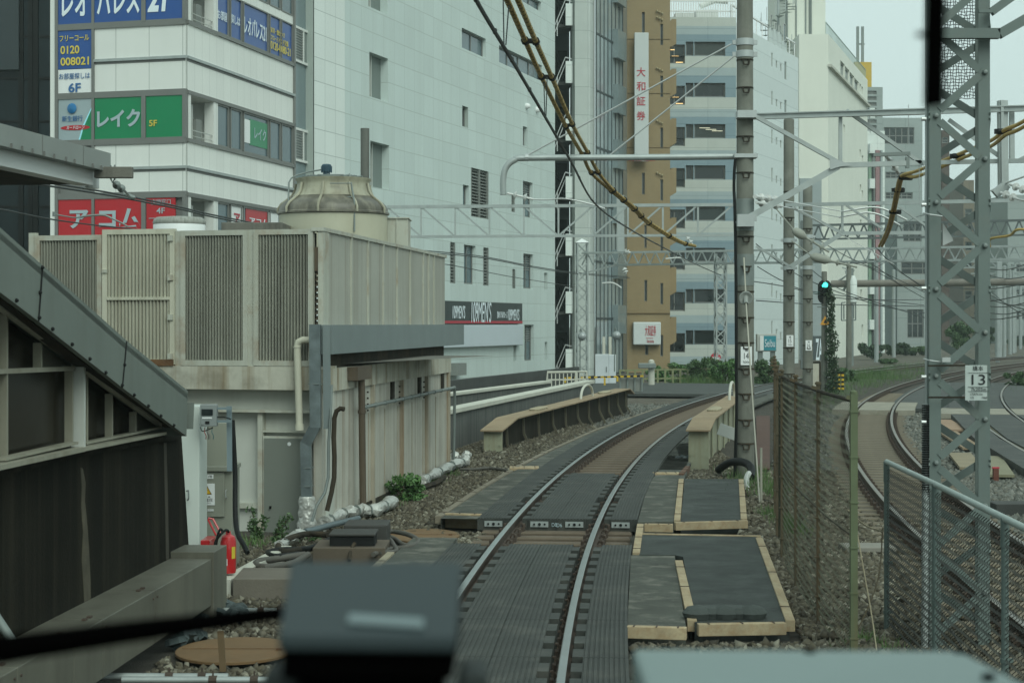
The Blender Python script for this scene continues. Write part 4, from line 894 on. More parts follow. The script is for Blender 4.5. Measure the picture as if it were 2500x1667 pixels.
m_steelw = M("stained steel wall", (.47, .46, .40), .65, var=.15, vs=1.5, streak=.8, scol=(.21, .15, .095), ss=(7, 7, .12), spots=.15, spcol=(.07, .05, .035), sps=2)
m_grimy = M("grimy steel", (.035, .031, .024), .85, spec=.15, var=.3, vs=3, streak=.4, scol=(.1, .07, .04))
m_doorg = M("grey steel door", (.17, .185, .16), .5, var=.06, vs=.8)
q1, q2 = P(73, 790, 25.1), P(787, 790, 24.0)
FM = Face((q1.x, q1.y), (q2.x - q1.x, q2.y - q1.y)); SM = Face((q2.x, q2.y), (.13, 1))
UM = FM.px(787)[0]; UMS = SM.px(1086)[0]
mr = FM.root("machine_room", "stained beige machine room with tall louvred screens and a ribbed steel side wall", "building")
def zf_(zf, *pp): return [FM.px(*zf(*p)) for p in pp]
ux = lambda x: FM.px(x / 2.613)[0]
zt = lambda y: FM.px(400, 500 + y / 2.613)[1]
ZT, ZB = 3.86, zt(1022)
def screen(a, b, mat, nm, z0, z1, pitch=.042, rail=None):
    if rail: pitch = .052
    mb = MB(True); fw = .07
    for p in ((a, a + fw, z0, z1), (b - fw, b, z0, z1), (a + fw, b - fw, z0, z0 + fw), (a + fw, b - fw, z1 - fw, z1)): mb.span(p[0], p[1], -.05, .03, p[2], p[3])
    f = mb.build(nm, m_beigel if rail else m_beige, mr)
    mb = MB(True); n = int((b - a - 2 * fw) / pitch)
    for i in range(n):
        x = a + fw + (b - a - 2 * fw) * (i + .5) / n; w = pitch * (.72 if rail else .5)
        mb.add([(x - w / 2, -.03, z0 + fw), (x + w * .1, -.045, z0 + fw), (x + w / 2, .035, z0 + fw), (x - w / 2, -.03, z1 - fw), (x + w * .1, -.045, z1 - fw), (x + w / 2, .035, z1 - fw)], [(0, 1, 4, 3), (1, 2, 5, 4)])
    if rail: mb.span(a + fw, b - fw, -.06, -.02, rail - .02, rail + .02)
    mb.build("slats", mat, f); return f
screen(ux(234), ux(657), m_beiged, "louvre_screen", ZB, ZT - .04)
dr = screen(ux(662), ux(1122), m_beigel, "louvre_door", ZB + .01, ZT + .03, rail=zt(597))
mb = MB(True)
for y in (215, 465, 717, 965): mb.span(ux(1083), ux(1115), -.075, -.05, zt(y + 18), zt(y - 18))
mb.span(ux(664), ux(696), -.07, -.05, zt(432), zt(410)); mb.build("hinge", m_beige, dr)
screen(ux(1160), ux(1588), m_beiged, "louvre_screen", ZB, ZT); screen(ux(1625), FM.px(767)[0], m_beiged, "louvre_screen", ZB, ZT)
mb = MB(True)
for a, b in ((190, 232), (1124, 1160), (1588, 1625)): mb.span(ux(a), ux(b), -.03, .06, ZB - .02, ZT)
mb.span(FM.px(782)[0], UM + .0, -.03, .1, 2.55, ZT); mb.build("post", m_beige, mr)
mb = MB(True); mb.span(ux(975), ux(1118), -.08, .02, zt(1026), zt(985)); mb.build("rust_patch", m_rust, mr)
mb = MB(True); mb.quad((0, .09, ZB), (FM.px(767)[0], .09, ZB), (FM.px(767)[0], .09, ZT - .05), (0, .09, ZT - .05)); mb.quad((FM.px(767)[0], .5, ZB), (UM - .1, .5, ZB), (UM - .1, .5, ZT - .1), (FM.px(767)[0], .5, ZT - .1)); mb.build("dark_backing", m_void, mr)  # dark panel close behind the slats stands for the unlit interior
mb = MB(True); a, b = FM.px(768)[0], FM.px(783)[0]; z = 2.2
while z < 3.3: mb.add([(a, .02, z), (b, .02, z), (b, .08, z + .055), (a, .08, z + .055)], [(0, 1, 2, 3)]); z += .075
mb.span(a, b, .0, .06, 3.3, 3.62); mb.build("slats", M("brown slat", (.12, .09, .06), .7), mr)
# concrete parapet and wall below the screens
mb = MB(True); mb.span(-.6, UM - .02, -.06, .6, zt(1172), zt(1026)); mb.build("parapet", m_wallp, mr)
mb = MB(True); mb.span(-.6, UM - .02, .18, .5, -.5, zt(1170)); mb.build("lower_wall", m_wallq, mr)
ub = lambda x: FM.px(400 + x / 3.919)[0]; zb = lambda y: FM.px(600, 930 + y / 3.919)[1]
mb = MB(True); mb.span(ub(200), ub(1450), .02, .18, zb(300), zb(275)); mb.span(ub(880), ub(925), .06, .18, -.4, zb(300)); mb.span(ub(650), ub(925), .1, .18, zb(1225), zb(1175)); mb.span(ub(925), ub(1400), .08, .18, zb(490), zb(470)); mb.build("wall_trim", m_beige, mr)
f = MB(True).span(ub(930), ub(1385), .06, .18, -.45, zb(525)).build("door_frame", m_beige, mr)
d_ = MB(True).span(ub(948), ub(1372), .04, .1, -.45, zb(545)).build("door", m_doorg, mr)
MB(True).lathe((ub(1190), .04, zb(596)), [(.026, 0), (.026, .006)], 14, (0, -1, 0)).build("label_disc", m_signwhite, d_); MB(True).span(ub(1002), ub(1018), .015, .04, zb(1215), zb(1190)).build("lock", m_black, d_)
# side wall
us = lambda x, s=3.015, o=700: SM.px(o + x / s)[0]; zs5 = lambda x, y: SM.px(700 + x / 3.015, 780 + y / 3.015)[1]
def side(o): return part_on(o, mr, SM)
mb = MB(True); mb.span(.0, UMS, 0, .06, 2.52, ZT - .03); side(mb.build("side_screen", m_side, mr))
mb = MB(True); mb.span(-.03, .32, -.02, .05, 2.55, ZT); mb.span(-.05, UMS + .05, -.03, .14, ZT - .03, ZT + .02)
for px in (856, 897, 934, 968, 1000, 1032, 1045, 1058): u = SM.px(px)[0]; mb.span(u - .03, u + .03, -.025, .02, 2.52, ZT - .03)
side(mb.build("side_trim", m_beige, mr))
zg1, zg0 = SM.px(800, 793)[1], SM.px(820, 862)[1]; ue = SM.px(1113)[0]
mb = MB(True); mb.span(-.1, ue, -.16, .0, zg0, zg1); side(mb.build("grey_fascia", m_beam, mr))
mb = MB(True); mb.span(.0, UMS, .02, .12, zg0 - .35, zg0 + .1); side(mb.build("dark_gap", m_grimy, mr))  # dark backing strip in the gap below the grey fascia
zp1, zp0 = zs5(600, 330), zs5(640, 475)
mb = MB(True); mb.span(.0, SM.px(1095)[0], -.05, .12, zp0, zp1); side(mb.build("side_parapet", m_wallp, mr))
UE = SM.px(1093)[0]
mb = MB(True); mb.span(0, UE, .0, .12, -.25, zp0); side(mb.build("steel_wall", m_steelw, mr))
mb = MB(True)
for x in (620, 835, 1020, 1180): u = us(x); mb.span(u - .04, u + .04, -.06, .0, -.15, zp0)
for x in (560, 600, 720, 815, 920, 1000, 1095): u = us(x); mb.span(u - .012, u + .012, -.012, .0, -.15, zs5(700, 660))
side(mb.build("rib", M("stained rib", (.36, .325, .255), .7, streak=.75, scol=(.2, .115, .05), ss=(8, 8, .2)), mr))
mb = MB(True); mb.span(.0, UE, -.03, .02, -.3, -.05)
for x in (550, 770, 970, 1140): u = us(x); mb.span(u - .1, u + .08, -.04, .02, zs5(700, 600), zp0)
side(mb.build("base_grime", m_grimy, mr))
mb = MB(True); zp = SM.px(*B5(620, 622))[1]; mb.tube([(us(500), -.12, zp), (UE + .02, -.12, zp), (UE + .09, -.12, zp - .12), (UE + .1, -.1, .2), (UE + .1, -.1, -.2)], .028, 8)
for i in range(12): u = us(520) + (UE - us(520)) * i / 11; mb.tube([(u - .03, -.12, zp), (u + .03, -.12, zp)], .037, 8)
side(mb.build("conduit", m_galvd, mr, True))
mb = MB(True)
for x in (545, 780, 960, 1140):
    for k in range(4): mb.lathe((us(x + 40), -.012, zp0 - .1 - k * .09), [(.012, 0), (.018, .02), (.0, .03)], 6, (0, -1, 0))
side(mb.build("bolt", m_grimy, mr))
mb = MB(True); mb.span(us(420), us(525), -.2, .0, zs5(470, 442), zs5(470, 345)); mb.tube([(us(480), -.14, zs5(470, 442)), (us(492), -.14, -.2)], .05, 12); mb.tube([(us(483), -.14, zs5(483, 690)), (us(483), -.14, zs5(483, 665))], .06, 12)
side(mb.build("rain_pipe", M("brown pipe", (.085, .065, .045), .7, streak=.5, scol=(.16, .12, .07)), mr))
# rear part of the room so that it is closed
mb = MB(True); mb.quad((-.6, .5, ZB), (UM - .2, .5, ZB), (UM + .2, 8, ZB), (-.6, 8, ZB)); mb.quad((-.6, .5, -.5), (-.6, 9, -.5), (-.6, 9, ZB), (-.6, .5, ZB)); mb.build("roof_slab", m_conc, mr)
# galvanised column with dog-leg at the corner
def fm(x, y, dy=0.): u, z = FM.px(*B5(x, y)); return FM.w(u, z, dy)
r = thing("cable_duct", "galvanised steel cable duct with a dog leg at the machine room corner", "cable duct", fm(200, 1500))
mb = MB(); w_ = .15
def seg(a, b): mb.bar(fm(*a, -.2), fm(*b, -.2), .142, .142, up=(0, 1, 0))
seg((248, 36), (253, 790)); seg((253, 775), (183, 905)); seg((183, 890), (190, 1300)); mb.build("duct", M("mottled zinc", (.17, .205, .21), .4, .5, var=.35, vs=6), r)
mb = MB()
for p in ((250, 470), (187, 1080), (188, 1215)): c = fm(*p, -.2); mb.box(c, (.155, .155, .012), FM.rz)
mb.build("joint", m_galvd, r)
mb = MB(); mb.bar(fm(315, 40, -.12), fm(322, 800, -.12), .1, .02, up=(0, 1, 0)); mb.build("flange", m_beam, r)
c = fm(190, 1400, -.2); mb = MB(); mb.lathe(c + Vector((0, 0, -.22)), [(.13, 0), (.14, .06), (.11, .12), (.125, .2), (.105, .28), (.12, .36), (.10, .42)], 16); o = mb.build("foil_wrap", M("silver foil", (.50, .505, .47), .42, .4, var=.25, vs=4, ripple=(14, 1.), streak=.0), r, True)
r = thing("drain_pipe", "cream plastic drain pipe with an elbow in front of the louvres", "pipe", fm(120, 800))
mb = MB(); mb.tube([fm(205, 150, -.15), fm(150, 150, -.15), fm(118, 165, -.15), fm(108, 200, -.15), fm(112, 345, -.15), fm(124, 765, -.15)], .048, 14); mb.build("pipe", m_beigel, r, True)
mb = MB(); mb.tube([fm(124, 765, -.15), fm(126, 810, -.15)], .06, 14); mb.tube([fm(107, 195, -.15), fm(108, 205, -.15)], .056, 14); mb.build("collar", m_beigel, r, True)
for nm, lab, x0, mat, rr in (("hose", "thin grey conduit running down beside the corner duct", 345, m_galvd, .02), ("hose", "dark brown hose curving down past the corner duct", 400, m_grimy, .032)):
    pts = [fm(455, 655, -.16), fm(425, 650, -.16), fm(398, 668, -.16), fm(382, 720, -.16), fm(376, 860, -.16), fm(386, 1000, -.18), fm(388, 1150, -.2), fm(378, 1260, -.25), fm(355, 1390, -.3)] if x0 == 400 else [fm(x0 - 5, 480 if x0 < 400 else 650, -.05), fm(x0, 700, -.12), fm(x0 - 5 if x0 < 400 else x0 - 20, 900, -.16), fm(x0 + 0, 1150, -.2), fm(x0 - 15, 1260, -.25), fm(x0 - 55, 1350, -.35), fm(x0 - 80, 1460, -.4)]
    one(MB().tube(pts, rr, 10), nm, mat, lab, "hose", smooth=True)

# ------------------------------------------------------------ roof plant of the machine room
c = P(814, 790, 31.2); k_ = 31.2 / F / 2.613; zq = lambda y: H - (400 + y / 2.613 - HZ) / F * 31.2
r = thing("cooling_tower", "round stained cooling tower with a bell shaped top and blue motor", "cooling tower", (c.x, c.y, zq(700)))
m_tow = M("stained fibreglass", (.37, .36, .27), .45, var=.15, vs=1.5, streak=.6, scol=(.14, .12, .08), ss=(4, 4, .5), spots=.3, spcol=(.08, .07, .05), sps=1.6)
MB().lathe((c.x, c.y, 0), [(345 * k_, zq(760)), (345 * k_, zq(330))], 40).build("basin", M("cream fibreglass", (.44, .43, .33), .5, var=.08, vs=1, streak=.2, scol=(.3, .27, .18)), r, True)
MB().lathe((c.x, c.y, 0), [(345 * k_, zq(328)), (357 * k_, zq(326)), (357 * k_, zq(316)), (348 * k_, zq(308)), (346 * k_, zq(290)), (338 * k_, zq(272)), (318 * k_, zq(250)), (288 * k_, zq(232)), (262 * k_, zq(212))], 40).build("shoulder", M("sooty fibreglass", (.115, .108, .085), .4, var=.45, vs=1.3, streak=.6, scol=(.27, .25, .19), ss=(5, 5, .6)), r, True)
MB().lathe((c.x, c.y, 0), [(262 * k_, zq(212)), (245 * k_, zq(190)), (236 * k_, zq(165)), (232 * k_, zq(140)), (232 * k_, zq(122)), (240 * k_, zq(108)), (242 * k_, zq(98)), (225 * k_, zq(97)), (210 * k_, zq(120))], 40).build("hood", m_tow, r, True)
mb = MB(); prof = [(350, 322), (352, 290), (330, 258), (292, 230), (262, 206), (246, 178), (236, 130)]
for i in range(9): q = i * 2 * math.pi / 9 + .35; mb.tube([(c.x + (a + 3) * k_ * math.cos(q), c.y + (a + 3) * k_ * math.sin(q), zq(b)) for a, b in prof], .022, 6)
mb.build("seam_rib", m_tow, r, True)
mb = MB()
for i in range(10): t = -1 + 2 * i / 9; w_ = .5 * math.sqrt(max(0, 1 - t * t * .8)); mb.bar((c.x + t * .5, c.y - w_, zq(85)), (c.x + t * .5, c.y + w_, zq(85)), .015); mb.bar((c.x - w_, c.y + t * .5, zq(85)), (c.x + w_, c.y + t * .5, zq(85)), .015)
mb.lathe((c.x, c.y, zq(100)), [(.53, 0), (.53, .03), (.5, .03)], 24); mb.build("fan_guard", m_galvd, r)
mb = MB(); cx_, cy_ = c.x - 40 * k_, c.y - .1; mb.lathe((cx_, cy_, zq(70)), [(.06, 0), (.06, .04), (.078, .04), (.085, .1), (.085, .15), (.07, .17), (.0, .18)], 16)
for i in range(12): q = i * .5236; mb.bar((cx_ + .088 * math.cos(q), cy_ + .088 * math.sin(q), zq(60)), (cx_ + .088 * math.cos(q), cy_ + .088 * math.sin(q), zq(20)), .014)
mb.build("motor", M("dark blue enamel", (.03, .07, .10), .45, var=.2, vs=9), r)
lp = lambda x, y, dd: P(600 + x / 2.613, 400 + y / 2.613, 31.2 - dd)
mb = MB()
for x0, x1 in ((525, 557), (660, 693)): mb.tube([lp(x0, 65, .45), lp(x0 + 14, 130, .52), lp(x1, 240, .8), lp(x1, 430, .86)], .016, 6)
for y, a, b in ((125, 538, 672), (212, 552, 688), (340, 557, 693)): mb.tube([lp(a, y, .7), lp(b, y, .7)], .009, 5)
mb.build("ladder", m_galvd, r)
mb = MB(); mb.tube([lp(485, 38, .1), lp(400, 52, .1), lp(330, 72, .15), lp(290, 92, .2), lp(275, 120, .3), lp(272, 245, .4)], .015, 6); mb.build("cable_pipe", m_galvd, r)
c = P(438, 790, 26.2); zq2 = lambda y: H - (500 + y / 2.613 - HZ) / F * 26.2
r = thing("roof_fan", "low round white roof fan with a ribbed rim behind the louvres", "roof fan", (c.x, c.y, zq2(200)))
k2 = 26.2 / F / 2.613
MB().lathe((c.x, c.y, 0), [(165 * k2, zq2(260)), (165 * k2, zq2(130)), (163 * k2, zq2(126))], 32).build("drum", m_signwhite, r, True)
mb = MB(); mb.lathe((c.x, c.y, 0), [(165 * k2, zq2(126)), (168 * k2, zq2(112)), (160 * k2, zq2(95)), (145 * k2, zq2(82)), (60 * k2, zq2(75))], 48)
mb.build("grille", M("ribbed grey rim", (.27, .28, .25), .5, var=.1, streak=.5, ss=(30, 30, .1)), r, True)
q = P(0, 790, 27.8)
def boxpx(x0, x1, y0, y1, d, dep, nm, mat, lab, cat, bev=.01, z0=None):
    a, b = P(x0, y1, d), P(x1, y0, d); zb_ = z0 if z0 is not None else a.z
    mb = MB(); mb.span(a.x, b.x, d, d + dep, zb_, b.z); return one(mb, nm, mat, lab, cat, bevel=bev)
r = thing("roof_duct", "beige sheet metal duct box beside the cooling tower", "duct", P(980, 600, 31.4))
a, b = P(945, 620, 31.4), P(996, 534, 31.4); mb = MB(); mb.span(a.x, b.x, 31.4, 32.2, a.z - .6, b.z); mb.build("box", m_beige, r, bevel=.01)
mb = MB(); mb.span(a.x - .02, b.x + .02, 31.37, 32.25, b.z, b.z + .02); mb.span(a.x + .16, a.x + .18, 31.38, 31.4, a.z, b.z); mb.build("seam", m_beige, r)
c = P(891, 314, 32.6); r = thing("flue", "plain grey flue pipe standing behind the cooling tower", "flue", (c.x, c.y, 3))
MB().lathe((c.x, c.y, 0), [(.08, 2.4), (.08, c.z), (.07, c.z), (.07, c.z - .1)], 20).build("pipe", M("grey flue", (.12, .125, .11), .6, var=.15, vs=3, streak=.3), r, True)
MB().lathe((c.x, c.y, 0), [(.084, 3.7), (.084, 3.74)], 20).build("band", m_galvd, r)
boxpx(540, 690, 543, 640, 29.5, 2, "roof_box", m_conc, "low grey concrete upstand behind the louvred screen", "roof upstand")
# ------------------------------------------------------------ viaduct parapets behind the machine room
def wallrun(nm, pts, z0, z1, th, mat, lab, cap=None, capw=.3, capt=.1):
    r = thing(nm, lab, "wall", (pts[0][0], pts[0][1], z0)); mb = MB(); mc = MB()
    for a, b in zip(pts, pts[1:]):
        mb.bar((a[0], a[1], (z0 + z1) / 2), (b[0], b[1], (z0 + z1) / 2), th, z1 - z0)
        if cap: mc.bar((a[0], a[1], z1 + capt / 2), (b[0], b[1], z1 + capt / 2), capw, capt)
    mb.build("wall", mat, r)
    if cap: mc.build("coping", cap, r, bevel=.01)
    return r
wallrun("parapet_wall", [(-3.3, 27.6), (-1.30, 37.6), (2.42, 56.3)], -.42, .74, .2, M("streaked grey wall", (.12, .125, .115), .9, var=.25, vs=1., streak=.7, scol=(.045, .055, .05), ss=(6, 6, .15), bump=.2), "grey stained parapet wall with pale coping nearest behind the left steel girder", m_cap, .34, .1)
wallrun("parapet_wall", [(-3.2, 41.), (-1.6, 46.6), (1.09, 56.3)], -.42, .74, .2, bpy.data.materials["streaked grey wall"], "rear parapet wall with pale coping parallel behind the first", m_cap, .3, .08)
a, b = P(1060, 790, 64), P(1408, 790, 87)
wallrun("boundary_wall", [(a.x, a.y), (b.x, b.y)], -.42, .52, .25, m_concd, "long dark wall at the foot of the pale green building")
# ------------------------------------------------------------ stair enclosure in the left foreground
m_fascia = M("weathered grey fascia", (.15, .175, .155), .5, .1, var=.12, vs=1.2, streak=.25, scol=(.085, .085, .07), ss=(4, 4, .5))
m_dwall = M("blackened wall", (.013, .012, .0085), .9, spec=.1, var=.45, vs=1.1, streak=.65, scol=(.033, .03, .02), ss=(4.5, 4.5, .14), spots=.35, spcol=(.009, .009, .008), sps=1.4, bump=.25)
m_oldw = M("dirty white frame", (.27, .262, .205), .6, var=.15, vs=3, streak=.5, scol=(.12, .105, .07), ss=(3, 3, .4))
m_tint = M("brown tinted pane", (.017, .014, .009), .25, var=.3, vs=.6, spec=.15)
m_duct = M("dull zinc duct", (.13, .128, .10), .55, .15, var=.2, vs=1.6, streak=.5, scol=(.07, .065, .05), ss=(4, 4, .5))
FW = Face((-3.45, 12.0), (.066, 1)); st = FW.root("stair_enclosure", "dark stained stair enclosure with sloping grey fascia and brown windows in the left foreground", "stair enclosure")
def fp(zf, pts, y):
    q = FW.w(0, 0, y); f = Face((q.x, q.y), FW.d); return [(lambda uz: Vector((uz[0], y, uz[1])))(f.px(*zf(*p))) for p in pts]
def fpoly(nm, zf, pts, y, th, mat, par=None, **k): mb = MB(True); mb.prism(fp(zf, pts, y), (0, th, 0)); return mb.build(nm, mat, par or st, **k)
fpoly("wall", A1, [(-300, 402), (0, 337), (450, 238), (925, 140), (1040, 118), (1090, 880), (240, 1352), (-300, 1660)], .0, .25, m_dwall)
fpoly("wall_ledge", A1, [(-300, 400), (0, 333), (450, 233), (925, 135), (1040, 130), (1042, 165), (925, 185), (450, 272), (0, 380), (-300, 450)], -.05, .05, m_dwall)
fpoly("rear_infill", Z5, [(-300, 300), (0, 560), (1150, 1400), (1150, 1900), (-300, 1900)], .35, .05, m_void)
fs_ = FW.px(*Z5(0, 145)); S5 = lambda *p: fp(Z5, p, -.3)
FY = Face((FW.w(0, 0, -.25).x, FW.w(0, 0, -.25).y), FW.d)
def gp(zf, pts): return [FY.w(*FY.px(*zf(*p))) for p in pts]
mb = MB(); mb.prism(gp(Z5, [(-400, -200), (0, 145), (270, 385), (810, 868), (1197, 1185), (1190, 1475), (780, 1165), (245, 742), (0, 557), (-400, 260)]), FW.n.to_3d() * .04); o = mb.build("fascia", m_fascia, st)
mb = MB()
for p, q in (((268, 390), (243, 742)), ((805, 872), (778, 1165))): a, b = gp(Z5, [p, q]); mb.bar(a - FW.n.to_3d() * .003, b - FW.n.to_3d() * .003, .012, .01)
for p in ((100, 610), (245, 720), (330, 792), (455, 890), (568, 982), (670, 1070), (775, 1150), (852, 1212), (942, 1282), (1022, 1345), (1105, 1405), (250, 560), (265, 400), (790, 1020)): a = gp(Z5, [p])[0]; mb.lathe(a, [(.014, -.002), (.014, .012), (.006, .02)], 8, -FW.n.to_3d())
mb.build("rivet", m_black, o)
mb = MB(); pr = gp(Z5, [(-400, -200), (0, 145), (270, 385), (810, 868), (1197, 1185)]); n3 = FW.n.to_3d()
for a, b in zip(pr, pr[1:]): dz = Vector((0, 0, .03)); ez = Vector((0, 0, .75)); mb.add([a - dz, b - dz, b + n3 * 3.2 - ez, a + n3 * 3.2 - ez, a - 2.5 * dz, b - 2.5 * dz, b + n3 * 3.2 - ez - dz, a + n3 * 3.2 - ez - dz], [(0, 1, 2, 3), (4, 7, 6, 5), (0, 4, 5, 1), (3, 2, 6, 7)])
mb.build("roof", m_fascia, st)
a, b, c, d = gp(Z5, [(1197, 1185), (1190, 1475), (1190, 1440), (1197, 1270)]); mb = MB(); mb.add([a, b, b + n3 * .5, a + n3 * .5], [(0, 1, 2, 3)]); mb.add([v + FW.d.to_3d() * .25 for v in (d, c, c + n3 * .45, d + n3 * .45)], [(0, 1, 2, 3)]); mb.build("fascia_end", m_fascia, st)
# soffit strips and frames
def stripe(nm, zf, pts, wd, y, mat, th=.06, par=None):
    if nm != 'soffit': wd *= .66
    mb = MB(True); q = fp(zf, pts, y)
    for a, b in zip(q, q[1:]): mb.bar(a, b, th, wd, up=(0, -1, 0)) if False else mb.bar(a, b, wd, th, up=(0, 1, 0))
    return mb.build(nm, mat, par or st)
stripe("soffit", Z5, [(-300, 375), (0, 603), (475, 975), (1110, 1420)], .05, -.1, m_grimy, .1)
m_slf = M("sloping white frame", (.47, .47, .40), .6, var=.15, vs=3, streak=.5, scol=(.2, .17, .11)); stripe("sloping_frame", Z5, [(-300, 435), (0, 657), (470, 1000)], .035, -.06, m_slf, .05); stripe("sloping_frame", Z5, [(522, 1042), (1015, 1402)], .035, -.06, m_slf, .05)
stripe("transom", Z5, [(-200, 1068), (0, 1062), (455, 1043)], .05, -.03, m_oldw)
stripe("mullion", Z5, [(500, 1000), (500, 1560)], .06, -.06, M("cleaner white frame", (.50, .52, .48), .6, var=.1, vs=2, streak=.3, scol=(.25, .2, .1)), .1)
for nm, pts in (("mullion", [(20, 690), (20, 1640)]), ("mullion", [(240, 880), (240, 1050)]), ("mullion", [(440, 1060), (440, 1520)]), ("mullion", [(535, 1080), (535, 1530)]), ("mullion", [(695, 1205), (695, 1500)]), ("mullion", [(848, 1320), (848, 1462)])): stripe(nm, Z5, pts, .045, -.02, m_oldw)
stripe("sill", A1, [(-300, 388), (0, 322), (447, 226)], .05, -.1, m_oldw, .12); stripe("sill", A1, [(447, 228), (925, 134)], .04, -.09, m_oldw, .1); stripe("sill", A1, [(0, 285), (420, 190)], .03, -.06, m_oldw, .08); stripe("sill", Z5, [(530, 1520), (850, 1455), (1010, 1418)], .03, -.04, m_oldw, .06)
fpoly("window_pane", Z5, [(-200, 560), (0, 700), (20, 715), (20, 1050), (-200, 1055)], .05, .01, m_tint); fpoly("window_pane", Z5, [(40, 730), (235, 880), (235, 1040), (40, 1045)], .05, .01, m_tint)
fpoly("window_pane", Z5, [(258, 890), (450, 1030), (258, 1040)], .04, .01, M("grimy pale pane", (.16, .16, .13), .4, var=.2, vs=2)); fpoly("window_pane", Z5, [(-300, 1075), (440, 1060), (440, 1520), (-300, 1680)], .05, .01, m_tint)
fpoly("window_pane", Z5, [(530, 1075), (695, 1200), (695, 1495), (530, 1525)], .05, .01, m_tint); fpoly("window_pane", Z5, [(700, 1210), (848, 1310), (848, 1455), (700, 1490)], .05, .01, m_tint); fpoly("window_pane", Z5, [(852, 1320), (1010, 1415), (852, 1460)], .05, .01, bpy.data.materials["grimy pale pane"])
fpoly("rust_streak", A1, [(462, 330), (476, 338), (492, 420), (488, 520), (500, 640), (512, 800), (520, 980), (522, 1180), (488, 1195), (480, 1010), (470, 860), (478, 700), (466, 560), (470, 440)], -.003, .003, M("pale seep stain", (.085, .075, .05), .9, var=.4, vs=5, streak=.7, scol=(.03, .027, .02), ss=(14, 14, .8)))
fpoly("rust_streak", A1, [(940, 190), (956, 190), (962, 420), (968, 700), (972, 900), (955, 900), (950, 640), (944, 400)], -.003, .003, M("faint seep stain", (.05, .045, .032), .9, var=.4, vs=5, streak=.6, scol=(.03, .027, .02), ss=(14, 14, .8)))
# low duct along its foot
FDu = Face((-2.73 + .066 * (10.0 - 17.1), 10.0), (.066, 1))
r = FDu.root("zinc_trunking", "dull zinc trunking running along the foot of the dark stair wall", "trunking")
ud = lambda x, y: FDu.px(*A1(x, y))[0]; e0, e1 = ud(1215, 850), ud(1290, 1130)
cuts = [0., ud(100, 1480), ud(425, 1310), ud(592, 1200), ud(890, 1045), e0]
for i in range(5):
    mb = MB(True); mb.span(cuts[i] + .006, cuts[i + 1] - .006, 0, .42, .01, .44); mb.build("casing", m_duct, r, bevel=.006)
mb = MB(True); mb.span(e0, e1, -.02, .5, -.25, .5); mb.build("end_casing", m_duct, r, bevel=.006)
mb = MB(True)
for c_ in cuts[1:-1]:
    for dx in (-.06, .06): mb.box((c_ + dx, .12, .448), (.05, .03, .014)); mb.lathe((c_ + dx, -.002, .38), [(.01, -.002), (.01, .008)], 6, (0, -1, 0))
mb.build("latch", m_rail, r)
r = thing("handrail_pipe", "bent dark grey handrail pipe at the lower left corner", "handrail", P(0, 1600, 11.6))
mb = MB(); mb.tube([P(*A1(-140, 1000), 11.6), P(*A1(-10, 1205), 11.6), P(*A1(60, 1310), 11.6), P(*A1(85, 1345), 11.6), P(*A1(78, 1420), 11.7), P(*A1(75, 1640), 11.7)], .03, 10); mb.build("rail", m_galvd, r, True)
mb = MB(); mb.tube([P(*A1(-60, 1390), 11.6), P(*A1(10, 1440), 11.65), P(*A1(60, 1500), 11.7), P(*A1(90, 1640), 11.75)], .03, 10); mb.build("rail", m_galvd, r, True)
# ------------------------------------------------------------ platform roof, upper left
e = P(249, 790, 21.0); FP = Face((e.x - .125 * 11, e.y - 11), (.125, 1)); r = FP.root("platform_roof", "grey platform roof edge with a white beam below in the upper left corner", "roof")
UPc = FP.px(249)[0]; zB = lambda x, y: FP.px(*B3(x, y))[1]
z3, z2_, z1_ = zB(1080, 410), zB(1000, 590), zB(1000, 745)
MB(True).span(0, UPc, -.1, 6, z2_, z3).build("fascia", M("grey roof fascia", (.24, .26, .245), .5, .1, var=.08, vs=1.5, streak=.15, scol=(.16, .17, .16)), r)
MB(True).span(0, UPc - .15, .05, .25, z1_, z2_).build("white_beam", m_signwhite, r)
MB(True).span(0, UPc - .1, .25, 6, z2_ - .15, z2_).build("soffit", m_grimy, r)
mb = MB(True)
for x in (-400, 355, 795): u = FP.px(x / 4.355)[0]; mb.span(u - .008, u + .008, -.104, -.1, z2_, z3)
for x in (12, 130, 240, 365, 475, 603, 695, 890, 978): u = FP.px(x / 4.355)[0]; mb.box((u, -.11, z2_ + .02), (.02, .02, .05))
mb.build("seam", m_wframe, r)
mb = MB(True); u = UPc; mb.span(u, u + .3, .0, .45, zB(1080, 520), zB(1080, 385)); mb.build("gutter_box", m_galv, r)
mb = MB(True); mb.tube([(u + .2, .2, zB(1130, 510)), (u + .2, .2, zB(1130, 780))], .09, 12); mb.build("downpipe", m_signwhite, r)
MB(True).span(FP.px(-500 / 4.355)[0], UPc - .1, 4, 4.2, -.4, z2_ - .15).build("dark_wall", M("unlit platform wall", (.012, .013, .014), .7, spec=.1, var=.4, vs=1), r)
p = lambda x, y, d: P(*B3(x, y), d)
o = one(MB().bar(p(1010, 617, 20.8), p(1412, 617, 20.8), .1, .13), "roof_bracket", m_conc, "short weathered timber arm sticking out of the platform roof end", "bracket arm", bevel=.01)
